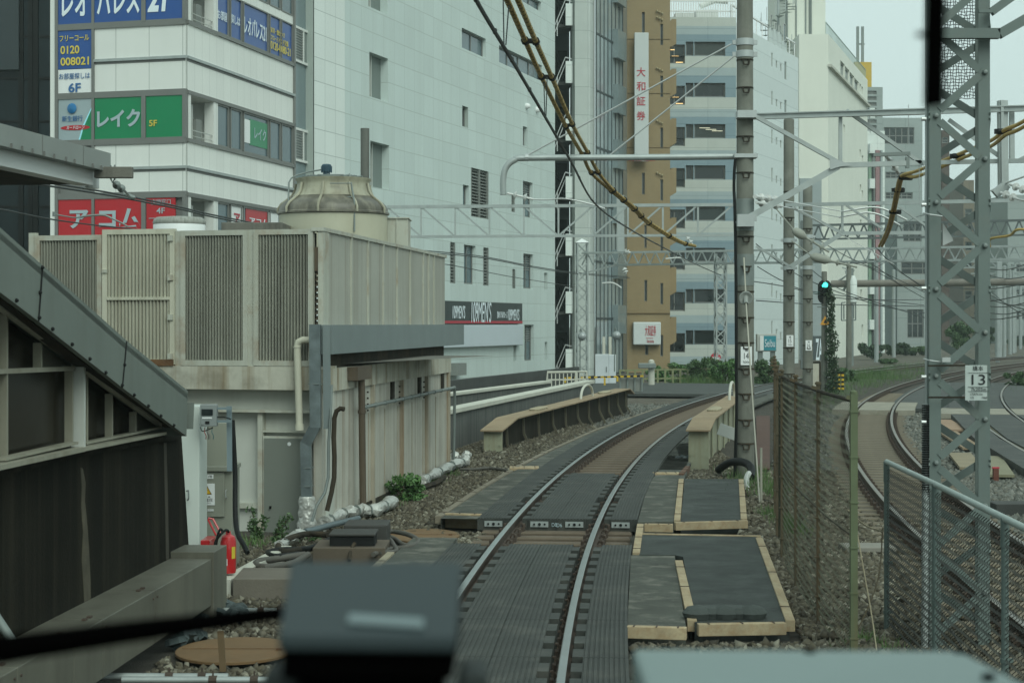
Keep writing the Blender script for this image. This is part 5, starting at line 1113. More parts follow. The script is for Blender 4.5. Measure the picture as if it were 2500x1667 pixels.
# ------------------------------------------------------------ steel girders beside the track
m_gtop = M("sandy rust flange", (.30, .225, .14), .8, var=.22, vs=2, spots=.45, spcol=(.13, .075, .04), sps=4, bump=.1)
m_gweb = M("shaded grimy web", (.026, .023, .017), .9, spec=.1, var=.3, vs=2, streak=.5, scol=(.05, .043, .03), ss=(5, 5, .3))  # grimy web, its colour darkened further for the shade under the flange
m_gpost = M("pale green steel", (.30, .31, .22), .7, var=.15, vs=2, streak=.4, scol=(.20, .12, .04), ss=(5, 5, .3), spots=.3, spcol=(.14, .08, .03), sps=3)
m_rope = M("coiled rope", (.33, .29, .20), .9, var=.2, vs=6)
m_spoil = M("earth spoil", (.075, .062, .048), .95, var=.35, vs=3, bump=.8, bs=30)
def girder(name, lab, a, b, zt, nose, ht, wd, web, side, nst, hoop, ropes):
    a, b = Vector(a), Vector(b); t = (b - a).normalized(); n = Vector((t.y, -t.x)) * side     # n: towards the track
    r = thing(name, lab, "girder", (a.x, a.y, -.25)); L = (b - a).length
    V = lambda s, o, z: Vector((a.x + t.x * s + n.x * o, a.y + t.y * s + n.y * o, z))
    mb = MB(); h = wd / 2
    for s0, z0, s1, z1 in ((0, zt - nose, 1.6, zt), (1.6, zt, L - 1., zt), (L - 1., zt, L, zt - nose)):
        mb.add([V(s0, -h, z0), V(s0, h, z0), V(s1, h, z1), V(s1, -h, z1), V(s0, -h, z0 - .03), V(s0, h, z0 - .03), V(s1, h, z1 - .03), V(s1, -h, z1 - .03)], [(0, 1, 2, 3), (4, 7, 6, 5), (0, 4, 5, 1), (1, 5, 6, 2), (2, 6, 7, 3), (3, 7, 4, 0)])
    mb.build("top_flange", m_gtop, r)
    mb = MB(); mb.add([V(.15, -.02, -.3), V(L - .1, -.02, -.3), V(L - .1, -.02, zt - nose - .02), V(L - 1., -.02, zt - .02), V(1.6, -.02, zt - .02), V(.15, -.02, zt - nose - .02), V(.15, .02, -.3), V(L - .1, .02, -.3), V(L - .1, .02, zt - nose - .02), V(L - 1., .02, zt - .02), V(1.6, .02, zt - .02), V(.15, .02, zt - nose - .02)],
           [(0, 1, 2, 3, 4, 5), (6, 11, 10, 9, 8, 7)]); mb.build("web", web, r)
    mb = MB(); mb.add([V(.12, -.19, -.3), V(.12, .19, -.3), V(.12, .19, zt - nose - .03), V(.12, -.19, zt - nose - .03), V(.2, -.19, -.3), V(.2, .19, -.3), V(.2, .19, zt - nose), V(.2, -.19, zt - nose)], [(0, 1, 2, 3), (4, 7, 6, 5), (0, 4, 5, 1), (1, 5, 6, 2), (2, 6, 7, 3), (3, 7, 4, 0)])
    mb.bar(V(.16, 0, -.3), V(.16, 0, zt - nose - .02), .1, .03)
    for k in range(3): mb.lathe(V(.11, .15, -.15 + .13 * k), [(.02, 0), (.02, .02)], 6, -t.to_3d())
    mb.build("end_post", m_gpost, r)
    for i in range(nst):
        s = 1.2 + (L - 2) * i / max(1, nst - 1); mb = MB(); zl_ = .05 + .12 * (i % 2)
        mb.bar(V(s, .06, zt - .06), V(s, .08, zl_), (.05), .05, up=t.to_3d()); mb.bar(V(s, .08, zl_), V(s, .3, -.28), .05, .05, up=t.to_3d()); mb.bar(V(s, -.05, zt - .06), V(s, -.05, -.25), .02, .12)
        mb.build("stiffener", m_gpost if web is m_gpost else M("brown stiffener", (.10, .09, .06), .8, var=.2) if "brown stiffener" not in bpy.data.materials else bpy.data.materials["brown stiffener"], r)
    if hoop:
        mb = MB(); s0, s1, hh = hoop; mb.tube([V((s0 + s1) / 2 - (s1 - s0) / 2 * math.cos(q), 0, zt - .02 + hh * math.sin(q) ** .8) for q in [math.pi * k / 14 for k in range(15)]], .035, 8); mb.build("hoop", m_cap, r, True)
    for s in ropes:
        mb = MB()
        for k in range(9): mb.lathe(V(s + k * .13, .02 * (-1) ** k, zt), [(.11, 0), (.12, .035), (.07, .06), (.0, .065)], 8)
        tag(mb.build("rope_coil", m_rope, None, True), "pale rope bundle lying on the " + lab.split(" with")[0].replace("long ", "") + (", nearer one" if s == ropes[0] and len(ropes) > 1 else ", farther one" if len(ropes) > 1 else ""), "rope")
girder("steel_girder", "long rusty girder left of the track with a hoop and bent stiffeners", (-.42, 36.9), (3.62, 56.6), .6, .18, .8, .47, m_gweb, 1, 11, (11.2, 13.2, .36), (4.6, 14.8))
girder("steel_girder", "short yellowish girder right of the track with a sloping rusty end", (3.52, 34.1), (5.95, 47.5), .74, .15, .8, .46, m_gpost, -1, 7, (10.0, 12.0, .42), (4.2,))
# ------------------------------------------------------------ concrete poles
m_pole = M("weathered pole concrete", (.15, .155, .13), .85, var=.2, vs=1.5, streak=.55, scol=(.085, .082, .07), ss=(5, 5, .25), spots=.25, spcol=(.27, .265, .235), sps=2.2)
m_band = M("zinc band", (.40, .43, .425), .45, .3, var=.1)
def pole(lab, x, y, d0, d1, z1, bands, steps_, signz=None, sign=None, cap=True, z0=-.3, nband=()):
    r = thing("concrete_pole", lab, "pole", (x, y, z0)); rad = lambda z: d0 + (d1 - d0) * (z - z0) / (z1 - z0)
    MB().lathe((x, y, 0), [(d0, z0), (d1, z1), (d1 * .9, z1 + .03)], 28).build("shaft", m_pole, r, True)
    for z in bands:
        mb = MB(); q = rad(z) + .012; mb.lathe((x, y, 0), [(q, z - .06), (q, z + .06)], 28)
        for s in (-1, 1): mb.box((x + s * (q + .03), y, z), (.07, .05, .08))
        mb.build("band", m_band, r, True)
    for z in nband: MB().lathe((x, y, 0), [(rad(z) + .008, z - .14), (rad(z) + .008, z + .14)], 28).build("band", m_galvd, r, True)
    for k, z in enumerate(steps_):
        q = rad(z); mb = MB(); mb.lathe((x, y, 0), [(q + .006, z - .015), (q + .006, z + .015)], 24); yy = y - q - .012
        mb.bar((x - .1, yy, z), (x + .1, yy, z), .02); mb.bar((x - .06, yy, z), (x - .045, yy - .03, z - .1), .02); mb.bar((x + .06, yy, z), (x + .045, yy - .03, z - .1), .02); mb.bar((x - .05, yy - .03, z - .1), (x + .05, yy - .03, z - .1), .02)
        mb.build("step", m_grimy, r)
    if signz:
        q = rad(signz); p = MB().box((x, y - q - .03, signz), (.2, .012, .33)).build("number_plate", m_signwhite, r); inv = WM[r.name].inverted()
        for s, h, dz in ((sign[0], .06, .11), (sign[1], .11, 0), ("7k243m", .04, -.11)):
            tt = text(None, s, m_letk, (x, y - q - .04, signz + dz), h, height=h, name="lettering", depth=.001); tt.parent = p; tt.data.transform(inv)
    return r, rad
x14, y14 = 4.2, 32.5; zz14 = lambda y: H - (y - HZ) / F * 32.5
zs14 = lambda y: zz14(500 + y / 2.613)
P14, rad14 = pole("thick concrete catenary pole with number plate beside the right girder", x14, y14, .172, .142, zz14(-90), [zz14(104), zz14(133)], [zz14(y) for y in (148, 216, 335, 423)] + [zs14(y) for y in (205, 395, 555, 720, 880, 1045, 1205, 1370, 1520)], zs14(962), ("構", "14"), nband=[zz14(505), zz14(545), zs14(365), zs14(465)])
P15, rad15 = pole("second concrete pole, slimmer, topped well below the first", (1926 - CX) / F * 52, 52, .17, .15, 2.6 + 496 / F * 52, [4.2, 5.0], [.4 + .75 * k for k in range(9)], 2.6 - 42 / F * 52, ("構", "15"))
P16, rad16 = pole("third concrete pole, shortest and leaning close to the signal", (1972 - CX) / F * 58, 58, .17, .15, 2.6 + 335 / F * 58, [4.4, 5.4], [.4 + .75 * k for k in range(8)], 2.6 - 53 / F * 58, ("構", "16"))
# ------------------------------------------------------------ insulators and wires
def insul(mb, p, q, n=2, r=.1, rod=.025):
    p, q = Vector(p), Vector(q); t = (q - p).normalized(); L = (q - p).length; mb.tube([p, q], rod, 8)
    for i in range(n): mb.lathe(p + t * L * (i + .8) / (n + .6), [(rod, -r * .6), (r * .5, -r * .4), (r, 0), (r * .95, r * .15), (rod, r * .3)], 14, t)
def WZ(px, py, z): return P(px, py, (z - H) * F / (HZ - py))
def wire(name, lab, cat, pts, r, mat, extra=None, group=None, n=6):
    mb = MB(); mb.tube(pts, r, n)
    if extra: extra(mb)
    return one(mb, name, mat, lab, cat, group, smooth=True)
def sub(pts, k=6):      # smooth through the points
    out = []; Q = [pts[0]] + list(pts) + [pts[-1]]
    for i in range(1, len(Q) - 2):
        a, b, c, d = Q[i - 1:i + 3]
        for j in range(k):
            t = j / k; out.append(.5 * ((2 * b) + (c - a) * t + (2 * a - 5 * b + 4 * c - d) * t * t + (3 * b - a - 3 * c + d) * t ** 3))
    return out + [pts[-1]]
cw = [Vector((-1.4, -2, 4.7))] + sub([WZ(1140, -60, 4.6), WZ(1162, 0, 4.6), WZ(1232, 118, 4.6), WZ(1293, 221, 4.6), WZ(1393, 393, 4.6), WZ(1455, 500, 4.6), WZ(1540, 561, 4.6), WZ(1617, 603, 4.6), WZ(1690, 641, 4.6), WZ(1760, 672, 4.6)])
def clips(mb):
    for i in range(3, len(cw), 4): mb.lathe(cw[i] - Vector((0, 0, .015)), [(.012, 0), (.018, .01), (.018, .03), (.012, .04)], 6)
wire("overhead_wire", "dark overhead wire running from the top edge down above the middle track", "wire", cw, .016, m_wire, clips)
for k, ((a, b), (c, d)) in enumerate((((1340, 0), (1345, 310)), ((1378, 40), (1358, 310)), ((1618, 560), (1625, 805)), ((1640, 530), (1632, 805)))):
    mb = MB(); q = P(*Z2(c, d), 16.5 if c < 1500 else 21); mb.tube([P(*Z2(a, b), q.y), q], .006, 4); one(mb, "wire_dropper", m_wire, ("left dropper of the upper pair hanging to the dark overhead wire", "right dropper of the upper pair hanging to the dark overhead wire", "left dropper of the lower pair hanging to the dark overhead wire", "right dropper of the lower pair hanging to the dark overhead wire")[k], "wire")
ya = [(Z2(1365 - 65, -120), 19), (Z2(1365, 0), 20), (Z2(1490, 280), 23), (Z2(1600, 525), 26), (Z2(1768, 865), 31), (Z3(340, 1058), 34), (Z3(402, 1182), 36), (Z3(540, 1308), 38), (Z3(690, 1432), 40.5), (Z7(1000, 120), 44), (Z7(1190, 235), 47), (Z7(1300, 265), 49)]
yb = [(Z2(1440 - 65, -130), 19), (Z2(1440, 0), 20), (Z2(1562, 285), 23), (Z2(1672, 530), 26), (Z2(1812, 850), 31), (Z3(378, 1045), 34), (Z3(450, 1178), 36), (Z3(555, 1300), 38), (Z3(705, 1425), 40.5), (Z7(1010, 112), 44), (Z7(1196, 228), 47), (Z7(1300, 262), 49)]
for pts, lab in ((ya, "yellow sheathed feeder cable of the middle pair, left strand"), (yb, "yellow sheathed feeder cable of the middle pair, right strand")):
    q = [Vector((-1.0 if pts is ya else -.75, -2, 6.7))] + sub([P(*p, d) for p, d in pts]); mb = MB(); mb.tube(q, .033, 10); mb.m = 1
    for i in range(2, len(q) - 1):
        for k in (.0, .5): c = q[i].lerp(q[i + 1], k); t = (q[i + 1] - q[i]).normalized(); mb.lathe(c, [(.037, -.012), (.037, .012)], 8, t)
    one(mb, "feeder_cable", [m_yelcab, bpy.data.materials.get("tape ring") or M("tape ring", (.10, .075, .03), .7)], lab, "cable", smooth=True)
qa, qb = sub([P(*p, d) for p, d in ya]), sub([P(*p, d) for p, d in yb])
mb = MB()
for i in (12, 18, 24, 30, 36, 42, 45, 48, 51, 54, 58, 62):
    if i < len(qa):
        mb = MB(); a, b = qa[i], qb[i]; t = (qa[min(i + 1, len(qa) - 1)] - qa[i - 1]).normalized()
        mb.bar(a - (b - a) * .3, b + (b - a) * .3, .05, .06); mb.lathe(a, [(.055, -.05), (.055, .05)], 8, t); mb.lathe(b, [(.055, -.05), (.055, .05)], 8, t); one(mb, "cable_spacer", m_black, "black spacer clamping the middle pair of yellow cables together", "cable clamp", "spacers on the middle yellow cables")
pass
ra = [((2640, 205), 26), ((2500, 296), 27.5), (Z4(1830, 888), 28.5), (Z4(1735, 962), 30), (Z4(1560, 1035), 31.5), (Z4(1400, 1102), 33), (Z4(1220, 1172), 34), (Z4(1120, 1205), 35), (Z4(1090, 1290), 37), (Z4(1060, 1430), 40), (Z4(1025, 1568), 43), (Z8(905, 265), 46)]
for o, lab in ((0, "yellow cable pair behind the lattice tower, upper strand"), (1, "yellow cable pair behind the lattice tower, lower strand")):
    wire("feeder_cable", lab, "cable", [Vector((14.5, 15, 7.2 - .12 * o))] + sub([P(p[0] + (7 if k > 6 else 1) * o, p[1] + (0 if k > 6 else 13) * o, d) for k, (p, d) in enumerate(ra)]), .032, m_yelcab, n=8)
mb = MB()
for x, y, d in ((1810, 900, 28.7), (1500, 1068, 32), (1145, 1215, 35), (1095, 1300, 37.3), (1075, 1450, 40.3)):
    mb = MB(); c = P(*Z4(x, y), d); mb.bar(c - Vector((.12, 0, 0)), c + Vector((.15, 0, .0)), .05, .08); mb.lathe(c, [(.05, -.07), (.05, .07)], 8, (1, 0, 0)); mb.lathe(c + Vector((.09, 0, 0)), [(.05, -.05), (.05, .05)], 8, (0, 0, 1)); one(mb, "cable_spacer", m_black, "black spacer on the yellow cable pair by the lattice tower", "cable clamp", "spacers on the cables by the tower")
wire("feeder_cable", "thin yellow cable sagging in from the right edge", "cable", sub([P(2640, 590, 58), P(2500, 560, 58), P(*B6(560, 980), 59), P(*B6(440, 1002), 60), P(*B6(436, 1050), 62)]), .045, m_yelcab)
l1 = sub([WZ(-140, 400, 5.2), WZ(0, 428, 5.2), WZ(228, 464, 5.2), WZ(320, 481, 5.2), WZ(428, 503, 5.2), WZ(535, 528, 5.2), WZ(760, 570, 5.2), WZ(1002, 608, 5.2), WZ(1170, 625, 5.2), WZ(1300, 650, 5.2), WZ(1403, 665, 5.2), WZ(1533, 676, 5.1)])
l2 = [p + Vector((.1, 0, -.07)) for p in l1]
for q, lab in ((l1, "upper dark wire sweeping in from the left edge past the platform roof"), (l2, "lower dark wire of the left pair sweeping past the platform roof")):
    wire("overhead_wire", lab, "wire", q, .02, m_wire)
wire("overhead_wire", "thin contact wire low over the louvred screens on the left", "wire", sub([WZ(-100, 495, 4.5), WZ(0, 511, 4.5), WZ(128, 536, 4.5), WZ(250, 552, 4.5), WZ(345, 562, 4.5), WZ(900, 625, 4.5), WZ(1086, 645, 4.5), WZ(1250, 676, 4.5), WZ(1403, 700, 4.4)]), .014, m_wire)
mb = MB(); p = lambda x, y, d: P(*B3(x, y), d)
mb.tube(sub([p(575, 1058, 31), p(690, 1080, 31), p(790, 1095, 31), p(850, 1090, 31)]), .012, 5); mb.tube(sub([p(850, 1090, 31), p(950, 1075, 31), p(1090, 1068, 31), p(1150, 1085, 31), p(1190, 1105, 31)]), .02, 6); mb.tube(sub([p(1190, 1105, 31), p(1290, 1150, 31), p(1365, 1195, 31)]), .014, 5); mb.lathe(p(575, 1058, 31), [(.03, -.04), (.03, .04)], 6)
one(mb, "steady_arm", m_galvd, "curved steady arm and stay in front of the red sign panels", "steady arm")
mb = MB(); a, b = p(1180, 560, 20.8), p(1215, 700, 20.8)
mb.tube([p(1178, 540, 20.8), p(1180, 690, 20.8), p(1195, 720, 20.8), p(1218, 690, 20.8), p(1220, 535, 20.8)], .01, 6); insul(mb, p(1198, 718, 20.8), p(1330, 815, 22), 2, .05, .013); mb.tube([p(1330, 815, 22), p(1370, 860, 23)], .015, 6)
for k in range(4): c = p(1340 + 24 * k, 850 + 10 * k, 23.5); mb.lathe(c, [(.02, -.03), (.03, 0), (.02, .03)], 8, (1, 0, 0))
one(mb, "insulator_string", m_galvd, "two disc insulator hanging from the platform roof arm", "insulator", smooth=True)
# ------------------------------------------------------------ gantries
def truss(name, lab, a, b, dep, n, w=.08, pat="N", mat=m_galv, bw=.045, cat="gantry", chord2=True):
    a, b = Vector(a), Vector(b); r = thing(name, lab, cat, a); dn = Vector((0, 0, -dep))
    MB().bar(a, b, w, w).build("top_chord", mat, r); MB().bar(a + dn, b + dn, w * .8, w * .8).build("bottom_chord", mat, r)
    mb = MB()
    for i in range(n):
        p, q = a.lerp(b, i / n), a.lerp(b, (i + 1) / n)
        if pat == "N": mb.bar(p, p + dn, bw); mb.bar(p, q + dn, bw) if i < n / 2 else mb.bar(p + dn, q, bw)
        else: m_ = a.lerp(b, (i + .5) / n); mb.bar(p + dn, m_, bw); mb.bar(m_, q + dn, bw)
    mb.build("bracing", mat, r); return r, a, b
# first gantry: from the thick pole across to the right
z1 = zz14(279); A = Vector((x14 + .1, 32.5, z1)); Bq = P(2760, 250, 31.2); Bq.z = z1 + .05
r = thing("gantry_beam", "heavy grey gantry beam from the thick pole across the right hand tracks", "gantry", A)
mb = MB(); mb.bar(A, Bq, .1, .02); mb.bar(A - Vector((0, 0, .09)), Bq - Vector((0, 0, .09)), .1, .015); mb.bar(A - Vector((0, 0, .045)), Bq - Vector((0, 0, .045)), .02, .09); mb.build("beam", m_galv, r)
g4 = lambda x, y, d=32.3: P(*Z4(x, y), d)
mb = MB(); mb.bar(g4(85, 775), g4(680, 1105), .08, .07); mb.bar(g4(745, 755), g4(1255, 1115), .075, .065); mb.bar(g4(705, 760), g4(705, 1105), .06); mb.bar(g4(690, 1132), g4(1270, 1113), .075, .09); mb.bar(g4(1270, 1113, 32.2), g4(2200, 1095, 31.5), .075, .075); mb.bar(g4(690, 1140), g4(-5, 1535), .09, .11)
mb.bar(g4(1445, 820, 32), g4(1800, 1075, 31.8), .07); mb.bar(g4(1875, 730, 31.8), g4(1878, 1100, 31.8), .08); mb.bar(g4(1910, 1105, 31.8), g4(2200, 960, 31.7), .07); mb.build("brace", m_galv, r)
mb = MB(); mb.prism([g4(632, 1085, 32.2), g4(690, 1095, 32.2), g4(790, 1130, 32.2), g4(700, 1140, 32.2), g4(636, 1160, 32.2)], (0, .02, 0)); mb.box(g4(60, 785), (.34, .3, .13)); mb.box(g4(50, 1510), (.3, .36, .22)); mb.box(g4(90, 1490, 32.25), (.22, .04, .12))
for x, y in ((40, 1525), (65, 1512), (95, 1500), (40, 775), (70, 778)): mb.lathe(g4(x, y, 32.2), [(.02, 0), (.02, .04)], 6, (0, -1, 0))
mb.build("gusset", m_band, r)
mb = MB(); a, b = g4(1812, 690, 31.7), g4(1818, 1305, 31.7); mb.bar(a, b, .16, .14); mb.bar(a + Vector((-.03, -.09, 0)), b + Vector((-.03, -.09, 0)), .05, .05); mb.bar(g4(1760, 1330, 31.6), g4(1842, 1260, 31.6), .12, .16); mb.build("drop_tube", m_galv, r)
mb = MB(); insul(mb, g4(1865, 1262, 31.5), g4(1990, 1310, 31), 2, .075, .025); insul(mb, g4(1800, 1318, 31.5), g4(1920, 1362, 31), 2, .075, .025); mb.tube([g4(1735, 1305, 33), g4(1845, 1250, 31.5), g4(2100, 1160, 30)], .018, 5); mb.tube([g4(1920, 1362, 31), g4(2100, 1400, 30)], .02, 5); o = mb.build("insulator", m_porc, r, True)
mb = MB(); mb.bar(g4(930, 1060), g4(1180, 1050), .1, .06); mb.bar(g4(932, 1080), g4(932, 1145), .05, .07); mb.bar(g4(1163, 1075), g4(1163, 1150), .06, .08); mb.build("hanger", m_galvd, r)
mb = MB(); insul(mb, g4(1012, 1060), g4(1105, 1185, 33), 2, .07, .03); o = mb.build("insulator", m_porc, r, True)
mb = MB()
for x, ya_, yb_ in ((905, 735, 910), (1170, 715, 990), (1243, 1110, 1400), (1275, 1110, 1410)): mb.tube([g4(x, ya_), g4(x + 4, yb_)], .006, 4)
mb.tube([g4(540, 772), g4(750, 795), g4(1280, 780)], .02, 5); mb.build("wire_tail", m_wirel, r)
# curved pipe arm to the left over the middle track
r = thing("registration_arm", "curved grey steel arm reaching left from the thick pole with two tie rods", "arm", (x14, y14, zz14(384)))
c3 = lambda x, y, d=32.5: P(*ZV(x, y), d)
mb = MB(); mb.tube(sub([c3(1728, 359), c3(1450, 362), c3(1215, 363), c3(1182, 368), c3(1163, 384), c3(1156, 410), c3(1156, 448)], 5), .058, 10); mb.build("pipe", m_galv, r, True)
mb = MB(); mb.tube([P(*Z3(1360, 303), 32.4), P(*Z2(1492, 1070), 32.5)], .016, 6); mb.tube([P(*Z3(1372, 390), 32.4), P(*Z3(525, 1065), 32.5)], .016, 6); mb.build("tie_rod", m_wirel, r)
mb = MB(); insul(mb, c3(1165, 444), c3(1225, 458), 2, .075, .02); mb.build("insulator", m_porc, r, True)
mb = MB(); mb.tube(sub([c3(1225, 458), c3(1255, 459), c3(1300, 457), c3(1360, 470), c3(1390, 480)]), .014, 6); mb.build("steady_arm", m_wirel, r)
mb = MB(); mb.lathe(c3(1210, 362) , [(.07, -.03), (.07, .03)], 10, (1, 0, 0)); mb.box((x14 + .0, y14, zz14(382)), (.42, .36, .07)); mb.build("clamp", m_band, r)
# second gantry at the slimmer poles
zg = 2.6 + 290 / F * 51; zb_ = zg - .92
aL, aR = P(945, 0, 52), P(2700, 0, 47); aL.z = aR.z = zg
r, _, _ = truss("gantry_truss", "long light lattice gantry passing behind the thick pole from the cooling tower", aL, P(1790, 790, 51) + Vector((0, 0, zg - 2.6)), .86, 10, .09, "N", bw=.05)
r = thing("gantry_beam", "slim gantry beam with sloping braces right of the thick pole", "gantry", P(1915, 500, 52))
e4 = lambda x, y, d=51: P(*Z4(x, y), d); e8 = lambda x, y, d=51: P(*Z8(x, y), d)
mb = MB(); mb.bar(e4(330, 1402), e4(2200, 1365, 49), .09, .1); mb.build("beam", m_galv, r)
mb = MB(); mb.bar(e8(670, 182), e8(1320, 178), .08, .1); mb.bar(e8(670, 182), e8(340, 395), .1, .12); mb.bar(e4(350, 1405), e8(660, 175), .07, .08); mb.bar(e4(718, 1400), e8(670, 180), .06); mb.bar(e4(745, 1405), e8(930, 155), .06); mb.bar(e4(1100, 1410), e8(1205, 135), .06); mb.bar(e8(930, 185), e8(930, 235), .05); mb.bar(e8(340, 395), e8(120, 265), .06); mb.build("brace", m_galv, r)
mb = MB(); mb.tube(sub([e4(720, 1447), e4(850, 1425), e4(940, 1418), e4(1030, 1440), e4(1160, 1505)]), .03, 6); mb.tube(sub([e4(695, 1485), e4(830, 1460), e4(910, 1455), e4(1000, 1480), e4(1110, 1540)]), .03, 6); mb.build("steady_arm", m_wirel, r)
mb = MB(); f4 = lambda x, y, d=32.2: P(*Z4(x, y), d); insul(mb, f4(120, 1345), f4(290, 1368, 34), 3, .075, .04); insul(mb, f4(130, 1385), f4(300, 1412, 34), 3, .07, .03); mb.tube([f4(290, 1368, 34), e4(720, 1447)], .014, 5); mb.tube([f4(300, 1412, 34), e4(695, 1485)], .014, 5); mb.tube([f4(380, 1415, 36), e8(680, 200), e8(1000, 380)], .012, 5)
one(mb, "insulator_string", m_porc, "pair of insulator strings with wires on the right of the thick pole", "insulator", smooth=True)
for k, (x, y, x2, y2, lab) in enumerate(((365, 165, 430, 205, "grey counterweight bobbin hanging between the concrete poles"), (480, 330, 585, 355, "larger grey counterweight bobbin right of the third pole"))):
    a, b = e8(x, y, 50), e8(x2, y2, 50); mb = MB(); t = (b - a).normalized(); L = (b - a).length; mb.lathe(a, [(.04, -.06), (.1, .0), (.13, .1), (.13, L - .1), (.08, L), (.04, L + .05)], 16, t); insul(mb, b, b + t * .8, 2, .1, .03); mb.tube([a, a - t * .6 + Vector((0, 0, .3))], .02, 5); one(mb, "tension_bobbin", M("grey bobbin", (.28, .29, .25), .6) if k == 0 else bpy.data.materials["grey bobbin"], lab, "insulator", smooth=True)
# lattice column gantry
def lattice_col(par, c, w, z0, z1, n, nm="lattice_column", rz=.1, mat=m_galv, leg=.07, br=.05):
    m = Matrix.Rotation(rz, 3, 'Z'); V = lambda x, y, z: Vector(c) * Vector((1, 1, 0)) + m @ Vector((x * w / 2, y * w / 2, 0)) + Vector((0, 0, z)); mb = MB()
    for i, j in ((-1, -1), (1, -1), (1, 1), (-1, 1)): mb.bar(V(i, j, z0), V(i, j, z1), leg)
    for k in range(n):
        a, b = z0 + (z1 - z0) * k / n, z0 + (z1 - z0) * (k + 1) / n; s = 1 if k % 2 else -1
        for (p, q) in (((-s, -1), (s, -1)), ((s, 1), (-s, 1)), ((-1, s), (-1, -s)), ((1, -s), (1, s))): mb.bar(V(*p, a), V(*q, b), br)
    return mb.build(nm, mat, par)
c = P(1421, 790, 92); r = thing("portal_gantry", "pale lattice portal gantry with a capped lattice column near the white cabinet", "gantry", (c.x, c.y, -.3)); zc9 = lambda y, d=92: H - (y - HZ) / F * d
lattice_col(r, c, .52, -.4, zc9(593), 14)
mb = MB(); q_ = .36; zt_ = zc9(593); mb.add([(c.x - q_, c.y - q_, zt_), (c.x + q_, c.y - q_, zt_), (c.x + q_, c.y + q_, zt_), (c.x - q_, c.y + q_, zt_), (c.x, c.y, zt_ + .22)], [(3, 2, 1, 0), (0, 1, 4), (1, 2, 4), (2, 3, 4), (3, 0, 4)]); mb.build("column_cap", m_signwhite, r)
c2 = P(1759, 790, 90); lattice_col(r, c2, .5, -.4, zc9(620, 90), 14)
zt_, zb2 = zc9(618), zc9(647); a, b = Vector((c.x, c.y, zt_)), P(2760, 790, 82) + Vector((0, 0, zt_ - 2.6))
mb = MB(); 
for dy in (-.25, .25): o = Vector((0, dy, 0)); mb.bar(a + o, b + o, .09); mb.bar(a + o + Vector((1.7, 0, zb2 - zt_)), b + o + Vector((0, 0, zb2 - zt_)), .09)
mb.bar(a + Vector((0, 0, zb2 - zt_ - .45)), a + Vector((1.7, 0, zb2 - zt_)), .09); mb.build("chord", m_galv, r)
mb = MB(); n = 44
for i in range(n):
    p, q = a.lerp(b, i / n), a.lerp(b, (i + 1) / n); m_ = a.lerp(b, (i + .5) / n); dz = Vector((0, 0, zb2 - zt_)); mb.bar(p + dz, m_, .06); mb.bar(m_, q + dz, .06)
mb.build("bracing", m_galv, r)
mb = MB(); f7 = lambda x, y, d=88: P(*Z7(x, y), d); mb.bar(f7(820, -60), f7(825, 300), .35, .3); mb.build("drop_post", m_galv, r)
mb = MB(); insul(mb, f7(845, 400), f7(860, 440), 2, .14, .04); insul(mb, f7(1240, 200), f7(1285, 255), 2, .14, .04); insul(mb, f7(840, 295), f7(885, 305), 2, .14, .04); mb.tube(sub([f7(705, 500), f7(765, 497), f7(800, 510), f7(828, 530)]), .04, 6); mb.tube(sub([f7(1110, 345), f7(1200, 338), f7(1250, 358), f7(1285, 375)]), .04, 6); mb.build("insulator", m_porc, r, True)
# farther gantries
def portal(lab, px0, px1, ytop, ybot, d0, d1, mat, n=20, posts=(), pat="Z"):
    a = P(px0, ytop, d0); b = P(px1, 790, d1); b.z = a.z; dep = (ybot - ytop) / F * d0
    r, _, _ = truss("gantry_truss", lab, a, b, dep, n, .14, pat, mat, .09)
    for px in posts:
        f = (px - px0) / (px1 - px0); c = a.lerp(b, f); MB().bar((c.x, c.y, -.4), (c.x, c.y, a.z + .3), .25, .25).build("post", mat, r)
    return r
m_dg = M("dark weathered steel", (.13, .15, .15), .6, .2, var=.15)
m_fg = M("far steel", (.30, .335, .33), .6, .2, var=.12)
portal("dark lattice gantry above the signal", 1957, 2720, 551, 585, 112, 104, m_dg, 26, (1960,))
rp = thing("pipe_gantry", "brown pipe gantry across the tracks behind the signal", "gantry", P(2030, 690, 128)); MB().tube([P(2030, 693, 128), P(2740, 686, 120)], .26, 10).build("pipe", M("rusty pipe", (.20, .185, .16), .7, var=.2), rp, True)
mb = MB(); x = P(2075, 790, 127); mb.tube([(x.x, x.y, -.4), (x.x, x.y, 6.5)], .26, 10); mb.build("post", m_galvd, rp); mb = MB(); mb.tube([P(2042, 690, 128), P(2085, 660, 127), P(2060, 708, 128)], .1, 6); mb.build("brace", m_galv, rp)
for k, (px0, yt, d, lab) in enumerate(((2300, 640, 150, "nearest of the far lattice gantries right of the tower"), (2330, 668, 185, "second far lattice gantry right of the tower"), (2345, 690, 225, "third far lattice gantry right of the tower"), (2352, 707, 270, "fourth far lattice gantry right of the tower"), (2358, 722, 330, "farthest lattice gantry visible at the right edge"))):
    portal(lab, px0 + 40, px0 + 500, yt, yt + 14, d, d * .96, m_fg, 14, (px0 + 105, px0 + 145 + 3 * k, px0 + 330))
k = 0
